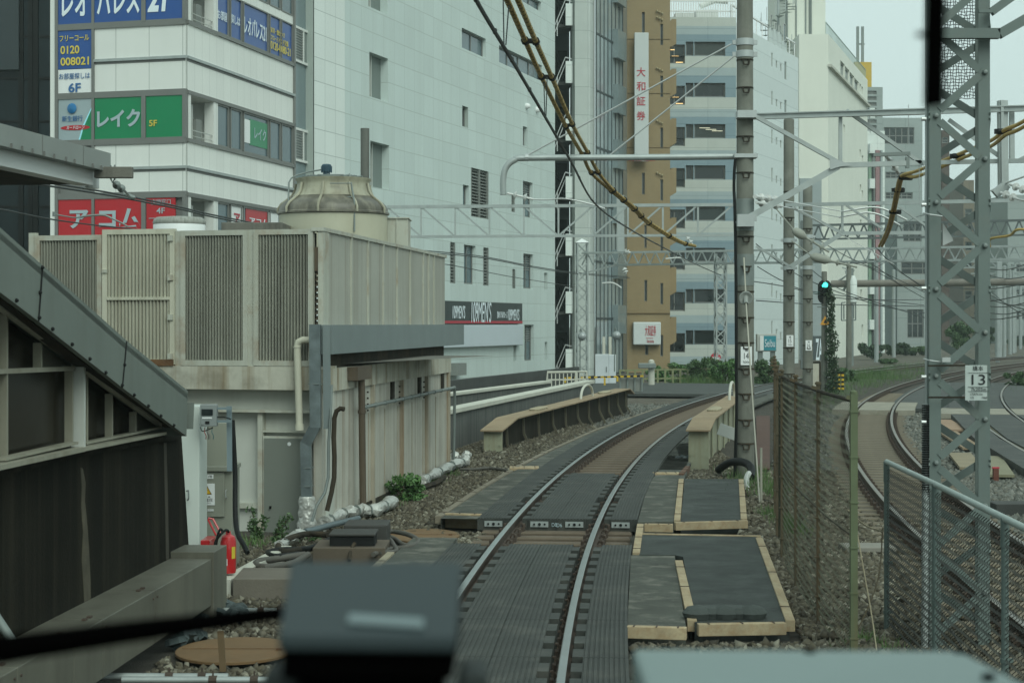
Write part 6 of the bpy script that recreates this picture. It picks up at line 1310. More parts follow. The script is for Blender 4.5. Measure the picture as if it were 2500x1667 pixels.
for px, d, yt in ((2410, 120, 590), (2436, 140, 640), (2452, 160, 650), (2466, 175, 660), (2478, 190, 640), (2491, 210, 690), (2140, 140, 640), (2182, 160, 660)):
    k += 1; c = P(px, 790, d); zt_ = P(px, yt, d).z; one(MB().lathe((c.x, c.y, 0), [(.18, -.4), (.15, zt_), (.1, zt_ + .05)], 12), "catenary_mast", m_fg, ("slim far grey mast, first right of the lattice tower", "slim far grey mast, second right of the lattice tower", "slim far grey mast, third right of the lattice tower", "slim far grey mast, fourth right of the lattice tower", "slim far grey mast, fifth right of the lattice tower", "slim far grey mast, outermost at the right edge", "slim far grey mast beside the pink striped shop block", "slim far grey mast just left of the lattice tower")[k - 1], "mast", smooth=True)
# bundles of far wires over the right hand tracks
wl = [((2390, 700), (2520, 760)), ((2395, 720), (2520, 745)), ((2380, 742), (2520, 735)), ((2398, 690), (2520, 778)), ((2396, 760), (2520, 752)), ((2350, 772), (2520, 765)), ((2300, 735), (2520, 716)), ((2310, 700), (2520, 690)), ((2402, 655), (2520, 640)), ((2402, 668), (2520, 672))]
mb = MB()
for (a, b), (c, d) in wl:
    p, q = P(a, b, 130), P(c, d, 115); mb.tube(sub([p, p.lerp(q, .5) - Vector((0, 0, .3)), q]), .035, 4)
tag(mb.build("far_wires", m_wire, None), kind="stuff")
mb = MB()
for pts in ([(340, 300), (560, 480), (760, 580), (1200, 720)], [(130, 395), (300, 490), (520, 560), (1190, 640)], [(110, 490), (300, 520), (700, 600), (1190, 605)], [(120, 250), (430, 470), (900, 640), (1200, 690)], [(880, 270), (960, 350), (1060, 440), (1200, 530)], [(900, 285), (1000, 400), (1100, 470), (1210, 545)], [(600, 360), (800, 385), (950, 460), (1200, 600)], [(480, 200), (700, 330), (950, 440), (1200, 560)], [(120, 610), (420, 630), (800, 640), (1200, 648)], [(640, 380), (820, 372), (900, 405), (1050, 520)], [(1000, 330), (920, 380), (880, 400)], [(1210, 60), (1090, 110), (960, 300)]):
    mb.tube(sub([P(*Z8(*p), 56 + .03 * p[0]) for p in pts]), .018, 4)
tag(mb.build("catenary_wires", m_wire, None), kind="stuff")
# guy rod with disc insulator in front of the thick pole
g6 = lambda x, y, d=32.2: P(*A6(x, y), d)
r = thing("guy_rod", "pale guy rod with a round disc insulator in front of the thick pole", "guy rod", G(1855, 1236, -.2))
tp, bt = g6(148, 850), G(1855, 1236, -.2); m1 = g6(158, 1040, 31.6); m2 = g6(160, 1100, 31.4)
mb = MB(); mb.tube([tp, m1], .014, 6); mb.tube([m2, bt], .013, 6); mb.tube([bt + Vector((.02, 0, .9)), bt + Vector((.02, -.01, 0))], .02, 6); mb.build("rod", M("dull rod", (.36, .35, .29), .7, var=.2), r)
mb = MB(); ax = (m2 - m1).normalized() * .35 + Vector((0, -1, 0)); mb.lathe((m1 + m2) / 2, [(.03, .06), (.04, .03), (.07, .03), (.075, .0), (.08, -.01), (.115, -.018), (.123, -.006), (.115, .0), (.03, .0)], 24, -ax); mb.tube([m1, m2], .04, 8); mb.build("disc_insulator", M("grey porcelain", (.27, .29, .27), .35), r, True)
mb = MB(); q = sub([P(*A6(x, y), 32.3) for x, y in ((102, 310), (96, 380), (94, 470), (97, 540), (101, 700), (104, 900), (106, 1200), (107, 1500), (108, 1700))] + [Vector((x14 - .19, y14 - .03, -.2))]); mb.tube(q, .028, 8); one(mb, "pole_cable", m_black, "black cable running down the left side of the thick pole", "cable", smooth=True)
# ------------------------------------------------------------ numbered lattice tower
m_tower = M("tower grey paint", (.125, .158, .147), .5, .05, var=.1, vs=2.5, spots=.25, spcol=(.14, .14, .12), sps=4)
d0 = 15.5; xa, xb = (2269 - CX) / F * d0, (2417 - CX) / F * d0; zT = lambda y: H - (y - HZ) / F * d0
tw = thing("lattice_tower", "tall grey lattice tower of angle steel carrying the numbered plate", "lattice tower", ((xa + xb) / 2, d0, -.35))
W_ = xb - xa; sl = .2; ZTP = zT(-140)
rear = lambda x, z: Vector((x + sl * W_, d0 + W_, z))
lg = .1
for nm, p, ax, ay in (("leg", (xa, d0), (1, 0, 0), (0, 1, 0)), ("leg", (xb, d0), (-1, 0, 0), (0, 1, 0)), ("leg", (xa + sl * W_, d0 + W_), (1, 0, 0), (0, -1, 0)), ("leg", (xb + sl * W_, d0 + W_), (-1, 0, 0), (0, -1, 0))):
    mb = MB(); mb.ell((*p, -.4), (*p, ZTP), lg, .012, ax, ay); mb.build(nm, m_tower, tw)
h8 = lambda x, y: (2200 + x / 2.413, 250 + y / 2.413)
yl = [494.5 + 211.5 * k for k in range(-4, 5)]; per2 = 211.5
def brace(a, b, nm="brace"): MB().bar(a, b, .066, .012, up=(0, -1, 0.001)).build(nm, m_tower, tw)
def fb(y0, y1, s, yo): 
    a = Vector((xa + .09, d0 - .008, zT(y0))); b = Vector((xb - .09, d0 - .008, zT(y1))); mb = MB(); t = (b - a).normalized(); n = Vector((-t.z, 0, t.x)) * .033
    mb.prism([a - n, b - n, b + n, a + n], (0, .012, 0)); mb.build("brace", m_tower, tw)
def rb_(y0, y1):
    a = rear(xa + .02, zT(y0)) + Vector((0, .004, 0)); b = rear(xb - .02, zT(y1)) + Vector((0, .004, 0)); mb = MB(); t = (b - a).normalized(); n = Vector((-t.z, 0, t.x)) * .033
    mb.prism([a - n, b - n, b + n, a + n], (0, .012, 0)); mb.build("brace", m_tower, tw)
for k in range(-3, 6):
    y = 494.5 + 211.5 * k; fb(y + 14, y + 100, 1, 0); fb(y - 14 + 0, y - 98, 1, 0)
    y2 = 494.5 - 106 + 211.5 * k; rb_(y2 + 12, y2 + 98); rb_(y2 - 12, y2 - 98)
    for s in (0, 1):   # side faces
        x = xa if s == 0 else xb
        p0 = Vector((x, d0, zT(y))); p1 = Vector((x + sl * W_, d0 + W_, zT(y + 106))); p2 = Vector((x + sl * W_, d0 + W_, zT(y - 106)))
        MB().bar(p0, p1, .012, .06).build("brace", m_tower, tw); MB().bar(p0, p2, .012, .06).build("brace", m_tower, tw)
mb = MB()
for k in range(-4, 6):
    for x, y in ((xa + .055, 494.5 + 211.5 * k), (xb - .045, 494.5 - 106 + 211.5 * k)): mb.lathe((x, d0 - .004, zT(y)), [(.024, -.01), (.024, .012), (.016, .03), (.0, .034)], 10, (0, -1, 0))
mb.build("bolt", m_galvd, tw, True)
pt = MB().box((P(2389, 934, 15.3).x, 15.38, P(0, 934, 15.4).z), (.187, .008, .30)).build("number_plate", M("enamel plate", (.42, .47, .45), .4, var=.05, spots=.2, spcol=(.25, .26, .24), sps=12), tw)
invt = WM[tw.name].inverted()
def pl(s, px, py, w, h, sub_=False):
    q = P(px, py, 15.37); tt = text(None, s, m_letk, q, .05, width=w / F * 15.37, height=h / F * 15.37, depth=.0005); tt.parent = pt; tt.data.transform(invt)
pl("構本", 2200 + 735 / 3.92, 850 + 192 / 3.92, 26, 12); pl("13", 2200 + 740 / 3.92, 850 + 300 / 3.92, 33, 25); pl("7k203m", 2200 + 742 / 3.92, 850 + 392 / 3.92, 37, 8); pl("L75X75-11m", 2200 + 722 / 3.92, 850 + 438 / 3.92, 30, 5.5); pl("122", 2200 + 680 / 3.92, 850 + 472 / 3.92, 8, 5); pl("1968", 2200 + 798 / 3.92, 850 + 472 / 3.92, 12, 5)
mb = MB()
for y in (235, 370, 412): a, b = P(2200 + 640 / 3.92, 850 + y / 3.92, 15.37), P(2200 + 845 / 3.92, 850 + y / 3.92, 15.37); mb.bar(a, b, .002, .003)
mb.build("rule", m_letk, pt)
mb = MB()
for y in (168, 470): a, b = P(2200 + 258 / 3.92, 850 + y / 3.92, 15.42), P(2200 + 650 / 3.92, 850 + (y + (-5 if y < 200 else 0)) / 3.92, 15.38); mb.bar(a, b, .008, .016)
mb.build("plate_strap", m_grimy, tw)
mb = MB()
for px in (2262, 2267): mb.tube([P(px, -140, 15.6), P(px, 985, 15.6)], .011 if px > 2265 else .014, 8)
mb.tube([P(2248 + 14, 985, 15.58), P(2260, 1100, 15.56), P(2259, 1240, 15.5), P(2258, 1500, 15.5), P(2257, 1650, 15.5)], .03, 10); mb.m = 1
z = P(0, 990, 15.5).z
while z > -.3: mb.lathe((P(2260, 0, 15.52).x, 15.52, z), [(.034, -.006), (.034, .006)], 10); z -= .02
mb.m = 0
mb.build("conduit", [m_galv, m_black], tw, True)
mb = MB()
for y in (520, 876): a = P(2255, y, 15.45); mb.tube([a, P(2270, y + 4, 15.4), P(2300, y + 8, 15.44)], .007, 5)
for y in (291, 500, 704, 920, 1030): mb.lathe(P(2255, y, 15.5), [(.018, -.02), (.018, .02)], 8, (1, 0, 0))
mb.box(P(2309, 878, 15.42), (.07, .05, .04)); mb.prism([P(2302, 545, 15.6), P(2325, 580, 15.6), P(2327, 588, 15.6), P(2302, 600, 15.6)], (0, .02, 0)); mb.build("conduit_clip", m_wirel, tw)
t4z = lambda x, y, d=15.4: P(*Z4(x, y), d)
mb = MB(); mb.bar(t4z(1395, 232), t4z(1790, 232), .075, .085); mb.bar(t4z(1790, 236), t4z(2010, 110), .075, .085); mb.bar(t4z(1735, 85), t4z(1880, -20), .075, .07); mb.bar(t4z(1650, 78, 15.3), t4z(1740, 78, 15.3), .03, .03); mb.build("arm", m_tower, tw)
mb = MB(); nx, nz = 17, 46; 
xg = lambda i: xa + .06 + (W_ - .1) * i / nx
for i in range(nx + 1): mb.tube([rear(xg(i) + .006 * math.sin(k * 1.9 + i * 2.3), zT(220 - k * 15)) + Vector((0, .02 + .006 * (-1) ** (k + i), 0)) for k in range(24)], .0032, 4, False)
for k in range(44): mb.tube([rear(xg(i) , zT(222 - k * 8.1 + 1.2 * math.sin(i * 1.7 + k))) + Vector((0, .02 - .006 * (-1) ** (k + i), 0)) for i in range(nx + 1)], .0032, 4, False)
mb.build("wire_screen", m_black, tw)
# ------------------------------------------------------------ signal
r = thing("railway_signal", "black oval railway signal showing a green light on an ivy covered post", "signal", P(2014, 951, 72))
s8 = lambda x, y, d=72: P(*Z8(x, y), d); c = s8(558, 555); hw, hh = 43 / 2.613 / F * 72, 75 / 2.613 / F * 72
ov = [Vector((c.x + hw * math.copysign(1, math.cos(q)) * abs(math.cos(q)) ** .8, c.y, c.z + math.copysign(1, math.sin(q)) * (hh - hw) + hw * math.sin(q))) for q in [i * math.pi / 14 + .001 for i in range(28)]]
MB().prism(ov, (0, .06, 0)).build("backboard", m_black, r)
for i, z in enumerate((.42, .02, -.38)):
    q = c + Vector((0, -.01, z * hh / .62 * .55 + .09)); mb = MB(); pts = [(q.x + .13 * math.cos(t), q.y, q.z + .13 * math.sin(t)) for t in [math.pi * k / 10 for k in range(11)]]
    mb.add(pts + [(a, b - .28, z_ - .02) for a, b, z_ in pts], [(k, k + 1, 12 + k, 11 + k) for k in range(10)]); mb.build("hood", m_black, r)
    mb = MB(); mb.lathe(q + Vector((0, -.01, 0)), [(.115, 0), (.1, .03), (.0, .045)], 20, (0, -1, 0)); mb.build("lens", M("lit green lens", (.0, .5, .4), .3, var=0, emit=((.05, 1., .72), 3.2)) if i == 0 else M("unlit lens %d" % i, (.02, .025, .02), .2, var=0), r, True)
MB().lathe((s8(558, 0).x, 72.1, 0), [(.13, -.3), (.11, s8(0, 430).z), (.1, s8(0, 425).z)], 16).build("post", m_pole, r, True)
mb = MB(); q = s8(560, 740, 71.8); w_ = .2; mb.prism([q + Vector((-w_, 0, -.16)), q + Vector((w_, 0, -.16)), q + Vector((0, 0, .2))], (0, .02, 0)); pz = mb.build("warning_sign", M("orange sign", (.55, .26, .03), .5), r); w_ = .06; MB().prism([q + Vector((-w_, -.01, -.09)), q + Vector((w_, -.01, -.09)), q + Vector((0, -.01, .07))], (0, .005, 0)).build("symbol", m_letk, pz)
mb = MB(); mb.bar(s8(510, 652, 72), s8(610, 652, 72), .05); mb.build("bracket", m_galvd, r)
# small mast with a ladder cage, cabinets, barrier
r = thing("catenary_mast", "thin mast with a rectangular cage right of the green signal", "mast", P(2072, 950, 95)); k8 = lambda x, y, d=95: P(*Z8(x, y), d)
MB().lathe((k8(712, 0).x, 95, 0), [(.16, -.3), (.13, k8(0, 400).z), (.1, k8(0, 395).z)], 12).build("shaft", m_pole, r, True)
mb = MB(); 
for a, b in (((665, 625), (665, 738)), ((755, 615), (755, 735)), ((665, 625), (690, 622)), ((735, 618), (755, 615)), ((665, 738), (755, 735)), ((680, 640), (680, 730)), ((742, 640), (742, 725))): mb.bar(k8(*a), k8(*b), .06)
mb.build("cage", m_galvd, r); mb = MB(); mb.lathe(k8(738, 560), [(.1, -.6), (.2, -.5), (.22, .6), (.1, .9)], 10); mb.build("drum", m_pale2, r, True)
mb = MB(); mb.bar(k8(715, 415), k8(670, 400), .08); mb.bar(k8(715, 490), k8(690, 420), .08); mb.build("bracket", m_galv, r)
def cabinet(lab, px0, px1, px2, y0, y1, d, mat):
    a, b, c = P(px0, y1, d), P(px1, y0, d), P(px2, y0, d); r = thing("cabinet", lab, "cabinet", a); mb = MB()
    mb.prism([(a.x, d, a.z), (b.x, d, a.z), (b.x, d, b.z), (a.x, d, b.z)], (.05, .9, 0)); mb.build("body", mat, r, bevel=.02)
    mb = MB(); mb.prism([(b.x + .01, d + .12, a.z), (c.x, d + .12, a.z), (c.x, d + .12, b.z - .02), (b.x + .01, d + .12, b.z - .02)], (.05, .8, 0)); mb.build("side_body", mat, r, bevel=.02)
    mb = MB(); mb.span(b.x - .12, b.x - .08, d - .03, d, (a.z + b.z) / 2 - .12, (a.z + b.z) / 2 + .12); mb.build("handle", m_galvd, r)
    mb = MB(); mb.span(a.x - .02, c.x + .02, d + .05, d + .8, -.35, a.z); mb.build("plinth", m_conc, r); return r
cabinet("white double equipment cabinet in front of the tiled tower", 1453, 1486, 1504, 865, 938, 80, M("cabinet white", (.55, .59, .61), .45, var=.05))
mb = MB(); k7 = lambda x, y, d: P(*Z7(x, y), d)
r = thing("post_pair", "two square pale posts standing behind the white cabinet", "post", k7(735, 950, 83))
for x in (717, 757): MB().span(k7(x - 9, 0, 83).x, k7(x + 9, 0, 83).x, 83, 83.2, -.3, k7(0, 842, 83).z).build("post", m_cap, r)
for x, y, lab, pz in ((577, 838, "globe lamp hanging on the lattice column", 900), (797, 832, "globe lamp on a thin mast above the white cabinet", 1000)):
    q = k7(x, y, 79); r = thing("globe_lamp", lab, "lamp", q); MB().lathe(q, [(.02, -.2), (.13, -.15), (.19, -.05), (.19, .05), (.12, .14), (.04, .18)], 16).build("globe", M("dull globe " + lab[:4], (.30, .33, .33), .15, var=.3, vs=6, spec=.8), r, True)
    mb = MB(); mb.tube([q + Vector((0, .05, .18)), q + Vector((-.05, .05, .35))], .03, 6); mb.tube([q + Vector((-.08, .1, .3)), q + Vector((-.08, .1, -1.6))], .03, 6); mb.build("bracket", m_galvd, r)
def rail_barrier(lab, pts, d, mat, vert=5):
    r = thing("barrier", lab, "barrier", k7(pts[0][0], pts[0][1], d)); mb = MB(); q = [k7(x, y, d) for x, y in pts]; mb.tube(q, .045, 8); mb.build("frame", mat, r, True)
    mb = MB(); a, b = q[1], q[2]
    for i in range(1, vert + 1): c = a.lerp(b, i / (vert + 1)); mb.bar(c, (c.x, c.y, q[0].z), .035)
    mb.bar(a - Vector((0, 0, .25)), b - Vector((0, 0, .25)), .05); mb.build("bars", mat, r); return r
rail_barrier("wide white hoop barrier beyond the end of the rear parapet", [(352, 1160), (358, 1068), (535, 1066), (537, 1150)], 60, m_cap, 6); rail_barrier("narrow white hoop barrier beside the lattice column", [(543, 1148), (543, 1064), (606, 1064), (608, 1110)], 61, m_cap, 2)
r = thing("striped_barrier", "yellow and black striped rail barrier with a grey mesh panel by the white cabinet", "barrier", k7(820, 1195, 70)); mb = MB(); mk = MB()
for i in range(24): a, b = k7(465 + 21 * i, 1104 - .5 * i, 70), k7(465 + 21 * (i + 1), 1103.5 - .5 * i, 70); (mb if i % 2 else mk).bar(a, b, .05, .07)
mb.bar(k7(722, 1100, 69.9), k7(722, 1150, 69.9), .07); mb.bar(k7(470, 1100, 69.9), k7(470, 1135, 69.9), .07); mb.bar(k7(803, 1095, 69.9), k7(803, 1125, 69.9), .07)
mb.build("yellow_band", M("warning yellow", (.55, .36, .02), .5), r); mk.build("black_band", m_black, r)
mb = MB(); a, b = k7(820, 1195, 70.2), k7(962, 1097, 70.2); mb.span(a.x, b.x, 70.2, 70.23, a.z, b.z); mb.build("mesh_panel", M("grey mesh panel", (.20, .21, .19), .7, var=.1), r)
mb = MB()
for x in (822, 868, 915, 960): q = k7(x, 1095, 70.15); mb.bar((q.x, q.y, q.z), (q.x, q.y, -.25), .06)
mb.build("post", m_galvd, r)
r = thing("railing", "yellow green railing below the ochre building", "railing", k7(965, 1170, 84)); m_yg = M("yellow green paint", (.20, .215, .11), .6, var=.15); mb = MB(); mp = MB()
for y in (1052, 1108, 1160): mb.bar(k7(815, y + 4, 84), k7(1420, y - 6, 84), .07)
for i in range(13): q = k7(820 + 48 * i, 1050, 84); mp.bar((q.x, q.y, q.z), (q.x, q.y, -.3), .09)
mb.build("rail", m_yg, r); mp.build("post", m_yg, r)
r = thing("lamp_post", "short white post with a box lamp in front of the ochre building", "lamp post", k7(1020, 1165, 78)); q = k7(1020, 995, 78); MB().lathe((q.x, q.y, 0), [(.14, -.3), (.14, .35), (.13, q.z), (.05, q.z + .06)], 12).build("post", m_cap, r, True); q = k7(992, 1026, 77.8); MB().box(q, (.75, .3, .22)).build("lamp_box", m_galvd, r, bevel=.03)
# advert light box and street sign by the flank of the striped office
r = thing("street_sign", "grey framed light box sign with teal panel at the foot of the white flank", "sign", k8(185, 930, 118)); i8 = lambda x, y, d=118: P(*Z8(x, y), d)
a, b = i8(125, 935), i8(252, 823); MB().span(a.x, b.x, 118, 118.6, a.z, b.z).build("case", m_wframe2, r, bevel=.05)
a, b = i8(168, 928), i8(246, 836); tp_ = MB().span(a.x, b.x, 117.95, 118, a.z, b.z).build("teal_panel", M("teal sign", (.03, .24, .30), .4, var=.03), r); a, b = i8(144, 928), i8(168, 836); MB().span(a.x, b.x, 117.95, 118, a.z, b.z).build("white_panel", m_signwhite, r)
tt = text(None, "Seibu", m_letw, i8(208, 882, 117.9), 1, width=i8(240, 0).x - i8(176, 0).x, height=.5); tt.parent = tp_; tt.data.transform(WM[r.name].inverted())
mb = MB()
for x in (150, 230): q = i8(x, 935); mb.bar((q.x, 118.3, q.z), (q.x, 118.3, -.4), .3)
mb.build("post", m_galvd, r)
r = thing("street_sign", "round red and white no entry sign below the striped office", "sign", k7(1428, 980, 100)); q = k7(1430, 978, 100); MB().lathe(q, [(.0, 0), (.3, 0), (.3, .04)], 24, (0, 1, 0)).build("disc", m_letr, r); MB().box(q + Vector((0, -.03, 0)), (.42, .03, .12)).build("bar", m_signwhite, r); mb = MB(); mb.tube([(q.x, 100.1, -.3), (q.x, 100.1, q.z)], .06, 6); mb.build("post", m_galvd, r)
r = thing("notice_board", "rust stained white notice board behind the dark chain link fence", "board", k8(495, 1170, 62)); a, b = P(*Z8(460, 1175), 62), P(*Z8(528, 1005), 62); MB().span(a.x, b.x, 62, 62.06, a.z, b.z).build("panel", M("rust stained board", (.42, .40, .33), .7, var=.2, vs=1, spots=.7, spcol=(.25, .14, .06), sps=1.6), r); mb = MB()
for x in (a.x, b.x): mb.bar((x, 62.03, -.3), (x, 62.03, b.z + .02), .07)
mb.bar((a.x, 62.03, b.z), (b.x, 62.03, b.z), .07); mb.build("frame", m_grimy, r)
r = thing("striped_post", "yellow and black striped guard posts beside the ivy covered signal post", "guard post", k8(645, 1180, 74)); m_ = bpy.data.materials["warning yellow"]
for x in (545, 622, 648, 672):
    q = P(*Z8(x, 1065), 74); my, mk = MB(), MB(); n = 9
    for i in range(n): z0 = -.2 + (q.z + .2) * i / n; (my if i % 2 else mk).box((q.x, 74, z0 + (q.z + .2) / n / 2), (.1, .1, (q.z + .2) / n))
    o = my.build("post", m_, r); mk.build("stripe", m_black, o)
# ------------------------------------------------------------ chain link fences
def mesh_fence(mb, pts, z0, z1, cell=.05, r=.0022, tilt=0.):
    """woven diagonal wires along a polyline"""
    L = [0]; 
    for a, b in zip(pts, pts[1:]): L.append(L[-1] + (Vector(b) - Vector(a)).length)
    def at(s):
        s = min(max(s, 0), L[-1])
        for i in range(len(pts) - 1):
            if s <= L[i + 1] + 1e-9: t = (s - L[i]) / (L[i + 1] - L[i]); return Vector(pts[i]).lerp(Vector(pts[i + 1]), t)
    n = int(L[-1] / cell); m = int((z1 - z0) / (cell * .42)); hz = (z1 - z0) / m
    for i in range(n):
        p0 = []
        for k in range(m + 1):
            s = (i + (k % 2) * 1.02) * cell + .004 * math.sin(i * 1.3 + k * .7); q = at(s); t = (at(s + .01) - at(s - .01)).normalized(); nn = Vector((-t.y, t.x)) * (.004 * (1 if k % 2 else -1) + .004 * math.sin(s * 2.1 + k * .3))
            p0.append(Vector((q.x + nn.x, q.y + nn.y, z0 + k * hz)))
        mb.tube(p0, r, 3, False)
fpts = [tuple(off(t1, d, o)[:2]) for d, o in ((14.5, 2.86), (16, 2.82), (18.2, 2.8), (20, 2.8), (21.5, 2.82), (24, 2.92), (27, 3.02), (30.2, 3.1))]
m_link = M("rusty chain link", (.075, .082, .055), .8, .2, var=.3, vs=3, spots=.4, spcol=(.11, .065, .03), sps=4)
m_fpost = M("rusty green post", (.105, .13, .07), .7, var=.2, vs=2, streak=.5, scol=(.16, .08, .03), ss=(6, 6, .3))
m_fpost2 = M("rusty brown post", (.085, .07, .042), .8, var=.3, vs=2, streak=.5, scol=(.13, .07, .03), ss=(6, 6, .3))
fn = thing("chain_link_fence", "tall rusty dark chain link fence curving along the right of the middle track", "fence", (fpts[0][0], fpts[0][1], -.3))
mb = MB(); mesh_fence(mb, fpts, -.25, 2.0, .085, .003); mb.build("mesh", m_link, fn)
for i in range(8):
    d = 14.5 + i * 2.24; p = off(t1, d, [2.86, 2.815, 2.8, 2.81, 2.88, 2.96, 3.04, 3.1][i]); mb = MB(); w_ = .055 if i == 0 else .032; mb.bar((p.x, p.y, -.4), (p.x, p.y, 2.04), w_, w_); mb.lathe((p.x, p.y, 2.04), [(.03, 0), (.03, .02), (.015, .03)], 8); mb.bar((p.x, p.y, 2.0), (p.x - .06, p.y, 2.02), .03)
    for k in range(6): mb.box((p.x, p.y, .1 + .36 * k), (.07, .07, .012))
    mb.build("post", m_fpost if i == 0 else m_fpost2, fn)
mb = MB(); mb.tube([(x, y, 1.985) for x, y in fpts], .016, 6); mb.tube([(x, y, -.2) for x, y in fpts], .01, 5); mb.tube([(x, y, .9) for x, y in fpts], .006, 5); mb.build("rail", m_grimy, fn)
pp = [(3.43, 16.5), (3.335, 14.2), (3.2, 11.7), (3.08, 9.4)]
f2 = thing("pipe_fence", "grey tube fence with chain link infill at the lower right", "fence", (*pp[0], -.35)); m_tube = M("pale grey paint", (.30, .355, .335), .4, .1, var=.12, vs=2, spots=.2, spcol=(.22, .24, .22), sps=5)
mb = MB(); mb.tube([(x, y, 1.336) for x, y in pp], .0245, 14); o = mb.build("top_rail", m_tube, f2, True)
for x, y in pp:
    mb = MB(); mb.tube([(x, y, -.4), (x, y, 1.31)], .0245, 14); mb.lathe((x, y, 1.15), [(.029, 0), (.029, .19)], 14)
    for z in (.4, -.05): mb.lathe((x, y, z), [(.031, 0), (.031, .03)], 14); mb.box((x + .04, y, z + .015), (.03, .01, .03))
    mb.build("post", M("grey green post", (.11, .145, .135), .45, .1, var=.12, vs=2) if "grey green post" not in bpy.data.materials else bpy.data.materials["grey green post"], f2, True)
mb = MB(); mesh_fence(mb, pp, -.3, 1.28, .08, .0044); mb.build("mesh", M("dull chain link", (.03, .033, .029), .6, .3, var=.2), f2)
mb = MB(); a, b = Vector((*pp[1], .42)), Vector((*pp[2], -.0)); mb.tube([a, b], .004, 5); mb.build("tension_wire", m_wire, f2)
for pts, rad, mat, lab in (([(640, 575, 14.6), (660, 600, 14.7), (740, 665, 15.5), (815, 692, 16.2), (835, 705, 16.4)], .007, m_rope, "pale rope slung between the two fences"), ([(668, 600, 14.7), (690, 720, 14.6), (740, 1000, 14.5), (775, 1200, 14.4), (800, 1380, 14.2)], .006, m_rope, "pale twisted rope hanging down beside the rusty fence post"), ([(833, 700, 16.3), (820, 900, 15.8), (785, 1045, 15.2), (700, 1240, 14.8), (620, 1350, 14.5)], .006, m_stem, "brown rope slanting down between the two fences")):
    wire("rope", lab, "rope", sub([P(*A5(x, y), d) for x, y, d in pts]), rad, mat)
# ------------------------------------------------------------ plants
import numpy as np
def leaves(name, mat, par, blobs, n, size, seed=1, stems=None, smat=None):
    rng = np.random.default_rng(seed); w = np.array([b[3] * b[4] * b[5] for b in blobs]); w = w / w.sum(); pick = rng.choice(len(blobs), n, p=w); bl_ = np.array(blobs)[pick]
    v = rng.normal(size=(n, 3)); v /= np.linalg.norm(v, axis=1)[:, None]; v *= (rng.random(n) ** .45)[:, None]
    c = bl_[:, :3] + v * bl_[:, 3:6]; s = size * rng.uniform(.6, 1.5, n)
    a = rng.normal(size=(n, 3)); a /= np.linalg.norm(a, axis=1)[:, None]; b = np.cross(a, rng.normal(size=(n, 3))); b /= np.linalg.norm(b, axis=1)[:, None]
    a *= s[:, None]; b *= (s * .5)[:, None]; q = np.stack([c - a, c + b - a * .1, c + a, c - b - a * .1], 1)
    if par is not None: M_ = np.array(WM[par.name].inverted()); q = q @ M_[:3, :3].T + M_[:3, 3]
    me = bpy.data.meshes.new(name); me.vertices.add(n * 4); me.vertices.foreach_set("co", q.astype(np.float32).ravel()); me.loops.add(n * 4); me.loops.foreach_set("vertex_index", np.arange(n * 4, dtype=np.int32))
    me.polygons.add(n); me.polygons.foreach_set("loop_start", np.arange(n, dtype=np.int32) * 4); me.polygons.foreach_set("loop_total", np.full(n, 4, np.int32)); me.update(calc_edges=True); me.materials.append(mat)
    o = bpy.data.objects.new(name, me); COL.objects.link(o); o.parent = par; return o
def leaf_mat(name, lo, hi):
    m = stone_mat(name, [lo, tuple((a + b) / 2 for a, b in zip(lo, hi)), hi, lo]); b = m.node_tree.nodes["Principled BSDF"]; b.inputs["Roughness"].default_value = .6; return m
m_lf = leaf_mat("bright leaf", (.03, .085, .018), (.09, .19, .05)); m_lf2 = leaf_mat("mid leaf", (.028, .062, .02), (.07, .13, .045)); m_lf3 = leaf_mat("dark leaf", (.014, .034, .014), (.04, .075, .03)); m_lf4 = leaf_mat("grass blade", (.045, .095, .022), (.10, .18, .05))
def shrub(name, lab, cat, c, w, h, n, size, mat, seed, nb=7, group=None, dep=None):
    rng = random.Random(seed); c = Vector(c); r = thing(name, lab, cat, c, 0, group); dep = dep or w
    bl_ = [(c.x + rng.uniform(-.38, .38) * w, c.y + rng.uniform(-.38, .38) * dep, c.z + h * rng.uniform(.12, .85), w * rng.uniform(.09, .24), dep * rng.uniform(.09, .24), h * rng.uniform(.08, .22)) for _ in range(nb)]
    leaves("foliage", mat, r, bl_, n, size, seed); mb = MB()
    for b in bl_: mb.tube([c, Vector((c.x * .5 + b[0] * .5, c.y * .5 + b[1] * .5, c.z + (b[2] - c.z) * .6)), Vector(b[:3]) + Vector((0, 0, b[5]))], [h * .02, h * .014, h * .006], 5)
    mb.build("stem", m_stem, r); return r
q = G(990, 1228, -.2); shrub("bush", "bright green leafy bush growing at the foot of the steel side wall", "bush", q + Vector((0, .2, 0)), .66, .46, 1300, .034, m_lf, 3, 24)
def weed(lab, px, py0, py1, d, n, seed, lean=.0):
    a, b = P(px, py0, d), P(px + lean, py1, d); r = thing("weed", lab, "weed", a); rng = random.Random(seed); mb = MB(); bl_ = []
    for k in range(4):
        e = b + Vector((rng.uniform(-.12, .12), rng.uniform(-.1, .1), rng.uniform(-.3, 0))); m_ = (a + e) / 2 + Vector((rng.uniform(-.05, .05), 0, 0)); mb.tube([a, m_, e], .006, 5)
        for j in range(4): t = .25 + .25 * j; q = a.lerp(e, t); bl_.append((q.x, q.y, q.z, .07, .06, .07))
    mb.build("stem", m_stem, r); leaves("foliage", m_lf2, r, bl_, n, .026, seed)
weed("tall weed left of the grey steel door", 400 + 915 / 3.919, 930 + 1600 / 3.919, 930 + 1215 / 3.919, 23.2, 420, 4); weed("weed in front of the grey steel door", 400 + 1040 / 3.919, 930 + 1590 / 3.919, 930 + 1290 / 3.919, 23, 380, 5, 18)
